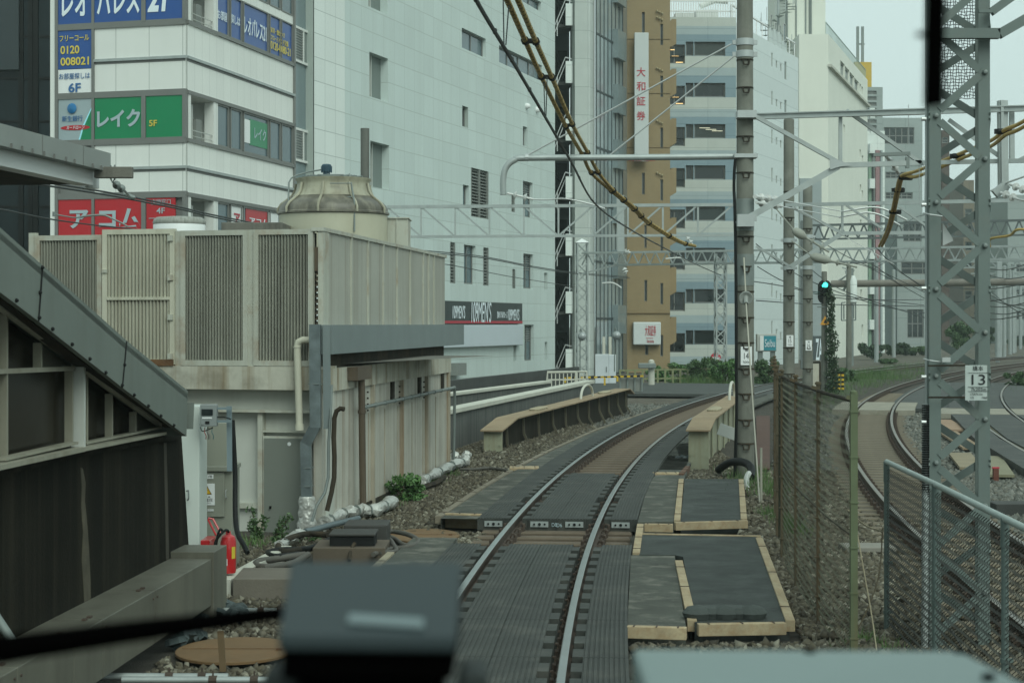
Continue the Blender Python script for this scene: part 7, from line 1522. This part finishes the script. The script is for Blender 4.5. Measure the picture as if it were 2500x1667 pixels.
weed("small grassy weed behind the cable coils", 600 + 450 / 2.765, 1100 + 640 / 2.765, 1100 + 520 / 2.765, 23, 220, 6)
for i, (px, pw, yt, d, lab) in enumerate(((1672, 80, 888, 86, "leftmost bush of the row below the striped office"), (1720, 70, 878, 84, "second bush of the row below the striped office"), (1765, 60, 882, 82, "third bush of the row, left of the thick pole"), (1868, 55, 872, 80, "bush right of the thick pole above the rusty fence"), (1610, 50, 903, 88, "low bush against the yellow green railing"))):
    c = P(px, 790, d); c.z = -.3; shrub("bush", lab, "bush", c, pw / F * d * 1.2, H - (yt - HZ) / F * d + .45, 3600, .06, (m_lf, m_lf2)[i % 2], 20 + i, 16, "bushes along the far railing", 1.6)
for i, (px, pw, yt, d, mat, lab) in enumerate(((2110, 110, 905, 100, m_lf2, "low green bush on the ballast left of the curving rails"), (2130, 60, 835, 150, m_lf3, "dark upright bush in front of the shop block"), (2185, 70, 832, 165, m_lf3, "dark round bush left of the lattice tower"), (2230, 70, 845, 170, m_lf2, "mid green bush partly behind the lattice tower"), (2056, 50, 905, 95, m_lf2, "small bush at the foot of the caged mast"), (2072, 46, 893, 88, m_lf2, "small wild bush beside the striped guard posts"), (2150, 70, 897, 108, m_lf2, "straggling bush in the middle of the verge left of the tower"), (2205, 60, 893, 118, m_lf3, "dull green bush close to the left leg of the lattice tower"), (2168, 44, 878, 135, m_lf2, "small bush at the back of the verge below the dark opening"), (2485, 40, 905, 78, m_lf2, "bush at the right edge beside the pale slabs"), (2480, 60, 825, 230, m_lf3, "dark bush far off at the right edge"))):
    c = P(px, 790, d); c.z = -.3; shrub("bush", lab, "bush", c, pw / F * d, H - (yt - HZ) / F * d + .3, 2600, .075 if d < 120 else .13, mat, 40 + i, 12, None, 2.5)
def tree(lab, px, yt, yb, pw, d, mat, seed):
    c = P(px, 790, d); c.z = -.35; zt_ = H - (yt - HZ) / F * d; r = thing("tree", lab, "tree", c); rng = random.Random(seed); w_ = pw / F * d; h = zt_ + .35
    bl_ = [(c.x + rng.uniform(-.4, .4) * w_, c.y + rng.uniform(-.4, .4) * w_, c.z + h * rng.uniform(.35, .9), w_ * rng.uniform(.13, .24), w_ * rng.uniform(.13, .24), h * rng.uniform(.09, .16)) for _ in range(16)]
    leaves("crown", mat, r, bl_, 3200, .11 * d / 150, seed); mb = MB(); mb.tube([c, c + Vector((.05, 0, h * .3)), c + Vector((0, .05, h * .7))], [.14, .11, .05], 8)
    for b in bl_[:9]: mb.tube([c + Vector((0, 0, h * .3)), Vector(b[:3])], [.06, .02], 5)
    mb.build("trunk", m_stem, r)
tree("leafy green tree seen through the lattice tower", 2335, 783, 863, 75, 150, m_lf2, 61); tree("darker small tree beyond the rear track", 2400, 800, 860, 50, 190, m_lf3, 62)
iv = thing("ivy", "dark ivy climbing the post of the green signal", "ivy", P(2020, 951, 71.9)); rng = random.Random(9)
bl_ = []
for k in range(40): q = P(*Z8(586 + 7 * math.sin(k * 1.9) + .35 * k, 545 + k * 16.2), 71.8); bl_.append((q.x + .04 + rng.uniform(-.1, .16), q.y, q.z, .07 + .2 * (k / 40) ** 1.3 + rng.uniform(0, .06), .14, .22))
leaves("foliage", m_lf3, iv, bl_, 3200, .05, 9); mb = MB(); mb.tube([Vector(b[:3]) for b in bl_], .02, 5); mb.build("stem", m_stem, iv)
def grass(blobs, n, seed):
    mb = MB(); rng = random.Random(seed)
    for (c, rx, ry, h) in blobs:
        for i in range(n):
            p = Vector((c.x + rng.gauss(0, rx), c.y + rng.gauss(0, ry), c.z)); hh = h * rng.uniform(.4, 1.2); l = Vector((rng.uniform(-.5, .5), rng.uniform(-.5, .5), 1)) * hh; s = Vector((rng.uniform(-1, 1), rng.uniform(-1, 1), 0)).normalized() * .006
            mb.add([p - s, p + s, p + l * .6 + s * .7, p + l, p + l * .6 - s * .7], [(0, 1, 2, 3, 4)])
    return mb
gb = [(Vector((SM.w(SM.px(p_)[0], 0, -.15).x, SM.w(SM.px(p_)[0], 0).y, -.2)), .12, .25, .13) for p_ in (880, 930, 985, 1030, 1075)] + [(Vector((4.0 + .05 * k, 29 + .7 * k, -.25)), .25, .4, .3) for k in range(7)] + [(Vector((3.75, 26 - .4 * k, -.25)), .1, .3, .22) for k in range(6)] + [(Vector((3.05, 15.2 + .2 * k, -.25)), .12, .2, .16) for k in range(4)] + [(P(2030, 1008, 57) * Vector((1, 1, 0)) + Vector((0, 0, -.25)), .8, 1.2, .25)] + [(G(1250 - 640, 1333, -.2), .15, .2, .14)]
for k in range(10): gb.append((Vector(((1660 + 24 * k - CX) / F * 83, 82, -.3)), .5, .6, .6))
for k in range(8): gb.append((Vector(((2050 + 18 * k - CX) / F * 92, 92, -.3)), .5, 1.2, .6))
for k in range(26): gb.append((Vector(((2040 + 9 * k - CX) / F * (78 + 1.6 * k), 78 + 1.6 * k + 3 * (k % 3), -.3)), .7, 1.0, .3 + .25 * (k % 3 == 0)))
for k in range(14): gb.append((Vector((t2(62 + 3 * k) - 2.4 - .3 * (k % 3), 62 + 3 * k, -.25)), .5, 1.0, .3))
for k in range(8): gb.append((Vector((t2(70 + 4 * k) + 5.6, 70 + 4 * k, -.25)), .4, 1.2, .35))
tag(grass(gb, 130, 4).build("grass", m_lf4, None), kind="stuff")
# ------------------------------------------------------------ left foreground equipment
b_ = lambda x, y, d: P(*B1(x, y), d)
r = thing("white_pillar", "pale cabinet pillar with a small handle behind the dark stair wall", "cabinet", b_(280, 1620, 19.6)); a, b = b_(165, 1640, 19.6), b_(340, 240, 19.6)
MB().span(a.x, b.x, 19.6, 20.1, -.3, b.z).build("body", M("pale green white", (.50, .55, .51), .5, var=.05), r, bevel=.008); MB().tube([b_(218, 1050, 19.55), b_(235, 1045, 19.5), b_(238, 1120, 19.5), b_(228, 1138, 19.55)], .009, 8).build("handle", m_galvd, r, True)
r = thing("electrical_cabinet", "tall grey green electrical cabinet with high voltage warning label", "cabinet", b_(470, 1620, 20.4)); m_cab = M("grey green cabinet", (.235, .245, .20), .5, var=.06, vs=1.5)
a, b = b_(330, 860, 20.5), b_(603, 400, 20.5); MB().span(a.x, b.x, 20.5, 21, a.z, b.z).build("upper_box", m_cab, r, bevel=.005)
a, b = b_(330, 1640, 20.4), b_(655, 815, 20.4); MB().span(a.x, b.x, 20.4, 20.95, -.35, b.z).build("body", m_cab, r, bevel=.006)
a, b = b_(330, 862, 20.36), b_(658, 818, 20.36); MB().span(a.x - .01, b.x, 20.33, 21, a.z, b.z).build("ledge", m_cab, r, bevel=.005)
a, b = b_(335, 1298, 20.36), b_(578, 870, 20.36); dd = MB().span(a.x, b.x, 20.365, 20.4, a.z, b.z).build("door", m_cab, r, bevel=.004)
MB().tube([b_(600, 1040, 20.38), b_(590, 1050, 20.3), b_(592, 1110, 20.3), b_(604, 1118, 20.38)], .006, 6).build("handle", m_wirel, r); inv = WM[r.name].inverted()
def label(x0, y0, x1, y1, txts, par, d=20.355):
    a, b = b_(x0, y1, d), b_(x1, y0, d); p_ = MB().span(a.x, b.x, d, d + .006, a.z, b.z).build("warning_label", m_signwhite, par)
    for s, x, y, w, h in txts:
        tt = text(None, s, m_letk, b_(x, y, d - .003), .05, width=w / 3.919 / F * d, height=h / 3.919 / F * d, depth=.0006); tt.parent = p_; tt.data.transform(inv)
    return p_
label(345, 892, 474, 934, [("高圧1号", 408, 913, 110, 26)], dd); p_ = label(345, 980, 487, 1186, [("危　険", 413, 1107, 60, 14), ("高電圧", 413, 1136, 112, 30), ("取扱者以外触れるな", 413, 1166, 70, 9)], dd); label(355, 1225, 476, 1244, [("この設備に触れないこと", 415, 1235, 108, 10)], dd)
T_ = lambda x, y: b_(x, y, 20.352); mb = MB(); mb.prism([T_(364, 1084), T_(459, 1084), T_(411, 995)], (0, .002, 0)); mb.build("symbol", m_letk, p_); mb = MB(); mb.prism([v - Vector((0, .002, 0)) for v in (T_(373, 1079), T_(450, 1079), T_(411, 1005))], (0, .002, 0)); mb.build("symbol", M("warning amber", (.62, .38, .01), .5), p_)
mb = MB(); mb.prism([v - Vector((0, .005, 0)) for v in (T_(412, 1020), T_(398, 1046), T_(410, 1044), T_(403, 1072), T_(420, 1038), T_(409, 1040), T_(420, 1022))], (0, .002, 0)); mb.build("symbol", m_letk, p_)
r = thing("meter_box", "small grey instrument box with window and dangling coloured wires on a bracket", "meter box", b_(425, 440, 19.4)); m_mb = M("meter grey", (.22, .245, .24), .45, var=.06)
a, b = b_(347, 435, 19.4), b_(503, 224, 19.4); bx = MB().span(a.x, b.x, 19.4, 19.52, a.z, b.z).build("case", m_mb, r, bevel=.008)
a, b = b_(360, 328, 19.39), b_(468, 268, 19.39); MB().span(a.x, b.x, 19.388, 19.4, a.z, b.z).build("window", m_glass, bx, bevel=.004); a, b = b_(365, 360, 19.39), b_(460, 346, 19.39); MB().span(a.x, b.x, 19.394, 19.4, a.z, b.z).build("label", m_signwhite, bx)
a, b = b_(395, 410, 19.39), b_(435, 384, 19.39); MB().span(a.x, b.x, 19.392, 19.4, a.z, b.z).build("label", m_black, bx); MB().lathe(b_(371, 405, 19.4), [(.014, 0), (.014, .01)], 12, (0, -1, 0)).build("knob", m_mb, bx)
mb = MB()
for y in (262, 385): mb.bar(b_(500, y, 19.46), b_(650, y, 19.46), .03, .025)
mb.bar(b_(625, 240, 19.55), b_(630, 860, 19.55), .055, .03); mb.build("bracket", M("bluish bracket", (.20, .26, .28), .45, .2), r)
for x, c_ in ((402, (.25, .05, .04)), (425, (.05, .05, .05)), (438, (.18, .18, .17)), (472, (.04, .12, .13))): MB().tube(sub([b_(x - 8, 440, 19.46), b_(x - 12, 490, 19.44), b_(x + 2, 520, 19.44), b_(x, 556, 19.45)]), .0045, 5).build("wire", M("wire %d" % x, c_, .5, var=0), r)
mb = MB(); mb.tube(sub([b_(500, 345, 19.45), b_(580, 345, 19.45), b_(640, 365, 19.5)]), .007, 6); mb.tube(sub([b_(350, 440, 19.46), b_(375, 480, 19.45), b_(470, 445, 19.45)]), .006, 6); mb.build("cable", m_black, r)
wire("black_conduit", "thick black corrugated conduit running down beside the electrical cabinet", "conduit", sub([b_(655, 372, 19.9), b_(668, 600, 19.9), b_(682, 900, 19.9), b_(682, 1200, 19.8), b_(690, 1370, 19.7), b_(715, 1480, 19.5), b_(760, 1560, 19.3), b_(800, 1640, 19.2)]), .028, m_black, n=12)
# extinguisher on its kerb
a1 = lambda x, y, d: P(*A1(x, y), d)
r = thing("fire_extinguisher", "red wheeled fire extinguisher with a tall handle and black hose", "fire extinguisher", a1(1310, 935, 18.8)); m_er = M("extinguisher red", (.42, .012, .015), .3, var=.08, coat=.4)
c = a1(1310, 935, 18.8); rr = 45 / 2.351 / F * 18.8; hgt = 222 / 2.351 / F * 18.8; MB().lathe(c, [(rr * .9, 0), (rr, .02), (rr, hgt - .07), (rr * .85, hgt - .025), (rr * .35, hgt), (rr * .3, hgt + .03)], 24).build("cylinder", m_er, r, True)
mb = MB(); mb.tube([a1(1240, 720, 18.95), a1(1195, 630, 19), a1(1197, 622, 19), a1(1222, 626, 19), a1(1270, 715, 18.95)], .011, 8); mb.build("handle", m_er, r, True)
mb = MB(); mb.tube(sub([a1(1312, 700, 18.75), a1(1300, 690, 18.7), a1(1275, 705, 18.66), a1(1240, 750, 18.66), a1(1232, 790, 18.66)]), .014, 8); mb.tube(sub([a1(1280, 700, 18.75), a1(1265, 685, 18.7), a1(1250, 720, 18.7), a1(1238, 800, 18.7)]), .013, 8); mb.build("hose", m_black, r, True)
for x0, y0, x1, y1, mat in ((1278, 772, 1300, 815, m_signwhite), (1288, 850, 1312, 888, m_signwhite), (1336, 782, 1353, 850, M("yellow label", (.55, .42, .04), .5))):
    a, b = a1(x0, y1, 18.8), a1(x1, y0, 18.8); mb = MB(); n = 5
    def cyl(x, z): dx = max(-.97, min(.97, (x - c.x) / (rr + .002))); return (c.x + dx * (rr + .002), c.y - (rr + .002) * math.sqrt(1 - dx * dx), z)
    for k in range(n): xx0, xx1 = a.x + (b.x - a.x) * k / n, a.x + (b.x - a.x) * (k + 1) / n; mb.quad(cyl(xx0, a.z), cyl(xx1, a.z), cyl(xx1, b.z), cyl(xx0, b.z))
    mb.build("label", mat, r)
a, b = a1(1150, 810, 19.1), a1(1203, 748, 19.1); tag(MB().span(a.x, b.x, 19.1, 19.5, a.z - .2, b.z).build("red_box", m_er, None, bevel=.01), "small red box between the pale pillar and the extinguisher", "box")
# kerb, slab, covers
p, q = G(*A1(1285, 975), -.02), G(*A1(1640, 780), -.02)
wallrun("kerb", [(p.x, p.y), (q.x, q.y)], -.3, -.02, .14, m_cap, "pale concrete kerb running past the extinguisher towards the cable coils")
q0, q1, q2, q3 = G(*A1(1335, 970), .0), G(*A1(1700, 970), .0), G(*A1(1720, 905), 0), G(*A1(1395, 905), 0)
mb = MB(); mb.prism([(v.x, v.y, -.3) for v in (q0, q1, q2, q3)], (0, 0, .3)); one(mb, "concrete_slab", M("brown grey slab", (.145, .13, .105), .9, var=.2, vs=2, bump=.2), "thick brown grey concrete slab lying left of the cab box", "slab", bevel=.01)
m_cover = M("orange brown cover", (.165, .10, .045), .75, var=.18, vs=3, spots=.35, spcol=(.18, .085, .03), sps=4)
def cover(lab, c, rx, ry, z):
    r = thing("manhole_cover", lab, "cover", (c.x, c.y, z)); MB().add([(c.x + rx * math.cos(t) * s, c.y + ry * math.sin(t) * s, z + zz_) for s, zz_ in ((1, -.02), (1, 0), (.98, .004)) for t in [k * math.pi / 20 for k in range(40)]], [(j * 40 + i, j * 40 + (i + 1) % 40, (j + 1) * 40 + (i + 1) % 40, (j + 1) * 40 + i) for j in range(2) for i in range(40)] + [tuple(range(80, 120))]).build("plate", m_cover, r)
    mb = MB(); mb.bar((c.x - rx * .9, c.y, z + .008), (c.x + rx * .9, c.y, z + .008), .006, .004); mb.box((c.x + rx * .75, c.y - .05, z + .012), (.05, .03, .02)); mb.build("seam", m_rust, r)
c = G(1034, 1300, -.12); cover("large orange brown round cover behind the cable coils", c, .47, .72, -.15); c = G(575, 1576, -.12); cover("large orange brown round cover in the ballast at the lower left", c, .5, .6, -.15)
# cable coils and junction boxes
a2 = lambda x, y, z=-.1: G(*A2(x, y), z)
r = thing("junction_box", "black track junction box on a brown base with thick hoses", "junction box", a2(715, 720)); c = a2(700, 700); d = c.y
v = lambda x, y, dd: P(*A2(x, y), dd)
a, b = v(450, 735, 20.6), v(940, 655, 20.6); MB().span(a.x, b.x, 20.6, 21.4, -.3, b.z).build("base", M("brown base", (.10, .08, .058), .85, var=.2), r, bevel=.01)
a, b = v(565, 650, 20.75), v(870, 575, 20.75); MB().span(a.x, b.x, 20.75, 21.15, a.z - .04, b.z).build("body", m_black, r, bevel=.015)
a, b = v(560, 578, 20.72), v(872, 560, 20.72); MB().span(a.x, b.x, 20.72, 21.25, a.z, b.z).build("lid", M("dark lid", (.04, .04, .036), .6, var=.2), r, bevel=.01)
a, b = v(660, 530, 21.5), v(955, 500, 21.5); MB().span(a.x, b.x, 21.5, 22.1, -.25, b.z).build("rear_lid", bpy.data.materials["dark lid"], r, bevel=.015)
MB().tube(sub([v(735, 625, 20.7), v(720, 650, 20.65), v(705, 690, 20.6), v(700, 740, 20.5)]), .022, 8).build("spout", m_grimy, r, True)
hs = [([(560, 570), (420, 560), (300, 590), (220, 640), (260, 680), (400, 660)], .045, "thick dark hose looping at the back of the cable coils"), ([(570, 600), (430, 660), (250, 670), (150, 690), (200, 715), (360, 700)], .045, "thick grey brown hose forming the middle loop left of the junction box"),
      ([(400, 700), (200, 730), (90, 745), (70, 770), (130, 785), (300, 765), (420, 700)], .045, "thick grey brown hose forming the lowest loop left of the junction box"), ([(870, 560), (960, 590), (1000, 640), (1010, 680), (900, 690)], .035, "black hose dropping from the right of the junction box"),
      ([(880, 545), (1000, 545), (1110, 570), (1165, 610), (1110, 645), (980, 665), (860, 700)], .035, "wide hose loop right of the junction box"), ([(900, 560), (1000, 590), (1060, 630), (1120, 640)], .03, "short black hose inside the right hand loop")]
for pts, rad, lab in hs: wire("hose", lab, "hose", sub([G(*A2(x, y), -.02 - .02 * (i % 2)) for i, (x, y) in enumerate(pts)]), rad * .85, (m_grimy, m_black, M("grey brown hose", (.085, .08, .068), .7) if "grey brown hose" not in bpy.data.materials else bpy.data.materials["grey brown hose"])[(len(lab) + len(pts)) % 3], n=10)
wire("hose", "bluish grey hose running from the foil wrapped duct to the junction box", "hose", sub([G(*A2(x, y), -.05) for x, y in ((400, 545), (470, 530), (560, 505), (680, 475), (760, 455))]), .04, M("blue grey hose", (.10, .13, .14), .5), n=10)
m_foil = bpy.data.materials["silver foil"]
def wrapped(lab, pts, rad, seed):
    rng = random.Random(seed); rad *= .95; q = sub([G(*A2(x, y), -.05) for x, y in pts], 8); mb = MB(); mb.tube(q, [rad * (1 + .22 * math.sin(i * 1.1 + rng.random()) + rng.uniform(-.1, .1)) for i in range(len(q))], 12); mb.v = [tuple(c_ + rng.uniform(-.014, .014) for c_ in v_) for v_ in mb.v]; r = one(mb, "wrapped_pipe", m_foil, lab, "pipe", smooth=True)
    mb = MB()
    for i in range(3, len(q) - 2, 6): mb.lathe(q[i], [(rad * 1.08, -.006), (rad * 1.08, .006)], 12, q[i + 1] - q[i])
    mb.build("tie", m_galvd, r)
wrapped("silver foil wrapped pipe along the steel wall, nearest length", [(225, 645), (330, 580), (380, 555)], .06, 1); wrapped("silver foil wrapped pipe, lower strand before the bush", [(530, 490), (640, 430), (760, 405), (880, 395), (1000, 335)], .085, 2); wrapped("silver foil wrapped pipe, upper strand nearest the brown rain pipe", [(525, 485), (600, 425), (690, 375), (780, 370)], .08, 3); wrapped("silver foil wrapped pipe beyond the bush", [(1190, 205), (1290, 150), (1400, 95), (1480, 75)], .085, 4)
wire("hose", "dark cables lying below the far foil wrapped pipe", "hose", sub([G(*A2(x, y), -.12) for x, y in ((1340, 175), (1290, 215), (1220, 240), (1170, 260))]), .05, m_grimy); wire("hose", "thin grey hose crossing the ballast towards the left asphalt strip", "hose", sub([G(*A7(x, y), -.13) for x, y in ((430, 680), (540, 680), (680, 670), (830, 690))]), .03, bpy.data.materials["grey brown hose"])
mb = MB(); c = G(*A7(395, 610), -.1); rng = random.Random(4)
for k in range(9): mb.lathe(c + Vector((rng.uniform(-.25, .25), rng.uniform(-.3, .3), rng.uniform(0, .12))), [(.02, -.1), (.1, -.04), (.09, .05), (.02, .1)], 7, (rng.uniform(-1, 1), rng.uniform(-1, 1), rng.uniform(-.5, .5)))
one(mb, "foil_bundle", m_foil, "crumpled silver foil bundle at the far corner of the steel wall", "bundle", smooth=True)
for y0, x0, x1, d_, lab in ((1528, 560, 1310, 0, "galvanised tube lying nearest the camera at the lower left, rear one"), (1548, 700, 1650, 0, "galvanised tube lying nearest the camera at the lower left, front one"), (1150, 1250, 1700, 0, "galvanised tube disappearing behind the black cab box")):
    a, b = G(*A1(x0, y0), -.1), G(*A1(x1, y0 + 2), -.1); r = thing("steel_tube", lab, "tube", a); MB().tube([a, b], .026, 10).build("tube", m_galv, r, True); mb = MB()
    for f in (.55, .8): c = a.lerp(b, f); mb.lathe(c, [(.034, -.03), (.034, .03)], 10, (1, 0, 0)); mb.bar(c, c + Vector((0, 0, .07)), .012)
    mb.build("coupler", m_rail, r)
q = G(*A1(1280, 1500), -.15); one(MB().bar(q, q + Vector((-.02, 0, .32)), .05, .02), "wooden_stake", M("stake wood", (.14, .095, .05), .85), "short brown stake standing in the ballast by the near tubes", "stake")
mb = MB(); rng = random.Random(5)
for k in range(16): mb.lathe(G(*A1(rng.uniform(1060, 1400), rng.uniform(1140, 1200)), -.12), [(.02, -.05), (.12, -.02), (.1, .03), (.02, .06)], 7, (rng.uniform(-1, 1), rng.uniform(-1, 1), 1))
one(mb, "tarpaulin", M("crumpled dark tarp", (.035, .05, .05), .5, var=.3, vs=5, bump=.4, bs=10), "crumpled dark green tarpaulin tucked under the zinc trunking", "tarpaulin", smooth=True)
mb = MB()
for k in range(7): mb.lathe(G(*A1(1010 + 20 * k, 1330 - 6 * k), -.12), [(.02, -.04), (.1, -.02), (.09, .03), (.02, .05)], 7, (rng.uniform(-1, 1), rng.uniform(-1, 1), 1))
one(mb, "tarpaulin", bpy.data.materials["crumpled dark tarp"], "dark crumpled tarpaulin at the edge of the near orange cover", "tarpaulin", smooth=True)
# odds and ends round the thick pole
wire("hose", "black corrugated hose arching at the foot of the thick pole", "hose", sub([P(*A4(570, 440), 33), P(*A4(620, 405), 32.4), P(*A4(680, 395), 32), P(*A4(730, 410), 31.6), P(*A4(750, 440), 31.3), P(*A4(745, 480), 31)]), .07, m_black, n=12)
wire("foil_sleeve", "crumpled white sleeve hanging from the black corrugated hose", "sleeve", sub([P(*A4(735, 460), 31), P(*A4(722, 490), 30.6), P(*A4(725, 540), 30), P(*A4(735, 600), 29)]), .05, m_foil, n=8)
p0, p1, p2, p3 = [G(*A4(x, y), -.17) for x, y in ((775, 150), (850, 150), (850, 440), (780, 440))]; mb = MB(); mb.prism([p0, p1, p2, p3], (0, 0, .03)); one(mb, "red_plate", M("red oxide plate", (.085, .042, .03), .8, var=.2), "red brown steel plate lying between the thick pole and the rusty fence", "plate")
q = P(*A4(640, 240), 33.4); o = one(MB().box(q, (.5, .03, .22), rot=Matrix.Rotation(.35, 3, 'Y')), "fallen_plate", m_wframe2, "white fallen plate leaning behind the foot of the thick pole", "plate", bevel=.005)
mb = MB(); 
for k in range(6): mb.lathe(G(*A4(340 + 14 * k, 395 - 5 * (k % 3)), -.1), [(.02, -.05), (.12, -.02), (.1, .05), (.02, .08)], 7, (rng.uniform(-1, 1), rng.uniform(-1, 1), 1))
one(mb, "tarpaulin", bpy.data.materials["crumpled dark tarp"], "small dark tarpaulin lump in front of the right girder's end post", "tarpaulin", smooth=True)
p, q = G(*A4(408, 390), -.1), P(*A4(388, 330), 34.2)
# ------------------------------------------------------------ the train's own front, close to the lens and out of focus
def near(px, py, d): return P(px, py, d)
m_cabg = M("cab grey top", (.022, .033, .036), .6, spec=.25, var=.04); m_cabp = M("pale cab panel", (.165, .215, .21), .5, spec=.25, var=.04); m_cabk = M("cab black", (.0012, .0012, .0012), .95, var=.1, spec=.0)
r = thing("cab_device", "black box with a sloping grey top standing at the cab window", "cab device", near(905, 1640, .85))
zA, zB_ = ZV(665, 1286), ZV(1058, 1286); q0, q1 = near(*ZV(668, 1288), 1.04), near(*ZV(1060, 1290), 1.04); q2, q3 = near(*ZV(1046, 1462), .88), near(*ZV(640, 1458), .88)
mb = MB(); mb.add([q3, q2, q1, q0, q3 - Vector((0, 0, .008)), q2 - Vector((0, 0, .008)), q1 - Vector((0, 0, .03)), q0 - Vector((0, 0, .03))], [(0, 1, 2, 3), (4, 7, 6, 5), (0, 4, 5, 1), (1, 5, 6, 2), (2, 6, 7, 3), (3, 7, 4, 0)]); mb.build("sloping_top", m_cabg, r, bevel=.002)
f0, f1 = near(*ZV(648, 1462), .885), near(*ZV(1040, 1466), .885); mb = MB(); mb.span(f0.x, f1.x, .885, 1.03, f0.z - .021, f0.z - .002); mb.build("body", m_cabk, r, bevel=.002); mb = MB(); mb.span(f0.x + .012, f1.x - .008, .892, 1.0, f0.z - .12, f0.z - .02); mb.build("bracket", m_cabk, r)
t = (q1 + q0) / 2 - (q2 + q3) / 2; u_ = (q2 - q3).normalized(); w0 = (q2 * .58 + q3 * .42); nrm = u_.cross(t.normalized()).normalized(); nrm = nrm if nrm.z > 0 else -nrm; c0 = q3.lerp(q2, .38) + t * .12; c1 = q3.lerp(q2, .82) + t * .07
mb = MB(); e = t * .1; mb.prism([c0 + nrm * .001, c1 + nrm * .001, c1 + e + nrm * .001, c0 + e + nrm * .001], nrm * .001); mb.build("highlight_patch", M("pale highlight", (.135, .18, .185), .5, var=.05), r)  # paler patch laid on the sloping top as a painted highlight
mb = MB(); mb.span(near(*ZV(600, 1568), .9).x, near(*ZV(690, 1568), .9).x, .9, .94, f0.z - .11, near(*ZV(640, 1545), .9).z); mb.span(near(*ZV(1050, 1568), .9).x, near(*ZV(1120, 1568), .9).x, .9, .94, f0.z - .11, near(*ZV(1080, 1545), .9).z); mb.build("mount", M("cab dark grey", (.02, .026, .025), .6, spec=.2), r, bevel=.004)
p0, p1 = near(*ZV(1465, 1487), 1.15), near(*ZV(2215, 1500), 1.15); p2 = near(*ZV(2420, 1580), 1.02); mb = MB()
A_, B_, C_, D_ = near(*ZV(1452, 1488), 1.2), near(*ZV(2212, 1494), 1.2), near(*ZV(2420, 1600), 1.0), near(*ZV(1500, 1640), 1.0)
mb.add([D_, C_, B_, A_] + [v_ - Vector((0, 0, .05)) for v_ in (D_, C_, B_, A_)], [(0, 1, 2, 3), (4, 7, 6, 5), (0, 4, 5, 1), (1, 5, 6, 2), (2, 6, 7, 3), (3, 7, 4, 0)])
r = thing("train_front", "pale grey cab front panel across the bottom right corner", "cab panel", D_); mb.build("panel", m_cabp, r, bevel=.004)
mb = MB()
for x in (1860, 2205): c = near(*ZV(x, 1496), 1.19); mb.lathe(c, [(.004, -.004), (.004, .001)], 12)
mb.lathe(near(*ZV(2270, 1555), 1.07), [(.004, -.004), (.004, .002)], 12); mb.build("screw", m_cabk, r)
r = thing("wiper", "black wiper arm stretching in from the left edge to the cab box", "wiper", near(*ZV(300, 1440), .95))
mb = MB(); mb.tube([near(*ZV(-200, 1512), .93), near(*ZV(0, 1492), .94), near(*ZV(300, 1450), .95), near(*ZV(660, 1405), .97)], [.0075, .0075, .006, .004], 10); mb.build("arm", m_cabk, r, True); mb = MB(); mb.bar(near(*ZV(-200, 1500), .935), near(*ZV(200, 1462), .945), .006, .004); mb.build("spring_cover", m_cabk, r)
r = thing("window_wiper", "black upright blade hanging at the top right in front of the tower", "wiper blade", near(*ZV(2145, 240), .95)); a, b = near(*ZV(2151, -120), .95), near(*ZV(2145, 243), .95)
mb = MB(); mb.bar(a, b, .0098, .006, up=(0, 1, 0)); mb.build("blade", m_cabk, r, bevel=.001); mb = MB(); mb.bar(a + Vector((-.001, .006, 0)), b + Vector((-.001, .006, 0)), .004, .004, up=(0, 1, 0)); mb.lathe(near(*ZV(2122, 80), .95), [(.0015, -.004), (.0015, .008)], 8, (1, 0, 0)); mb.build("rubber", m_cabk, r)
# ------------------------------------------------------------ haze: real air between the eye and the far blocks
hz_ = bpy.data.materials.new("haze air"); hz_.use_nodes = True; n_ = hz_.node_tree.nodes; n_.remove(n_["Principled BSDF"])
v_ = n_.new("ShaderNodeVolumePrincipled"); v_.inputs["Color"].default_value = (.80, .93, .88, 1); v_.inputs["Density"].default_value = .0006; v_.inputs["Anisotropy"].default_value = .2
hz_.node_tree.links.new(v_.outputs[0], n_["Material Output"].inputs["Volume"])
mb = MB(); mb.span(-900, 1300, -120, 1560, -1.45, 60); tag(mb.build("haze", hz_, None), kind="stuff")
# every loose rivet, bolt, clip or bar becomes a part of its own
for o in [x for x in bpy.data.objects if x.type == 'MESH' and x.parent is not None]:
    if o.name.split(".")[0] in ("mount", "bolt", "rivet", "conduit_clip", "tie", "hinge", "latch", "bolt_hole", "balcony_rail", "joint", "collar", "vent_hood", "coupler", "yellow_band", "black_band", "screw", "plate_strap", "window_band", "spandrel", "brace", "clamp", "hanger", "tie_rod", "wire_tail", "dark_strip", "post", "stripe", "insulator", "steady_arm", "rule", "arm", "side_trim", "roof_pipe"): explode(o)
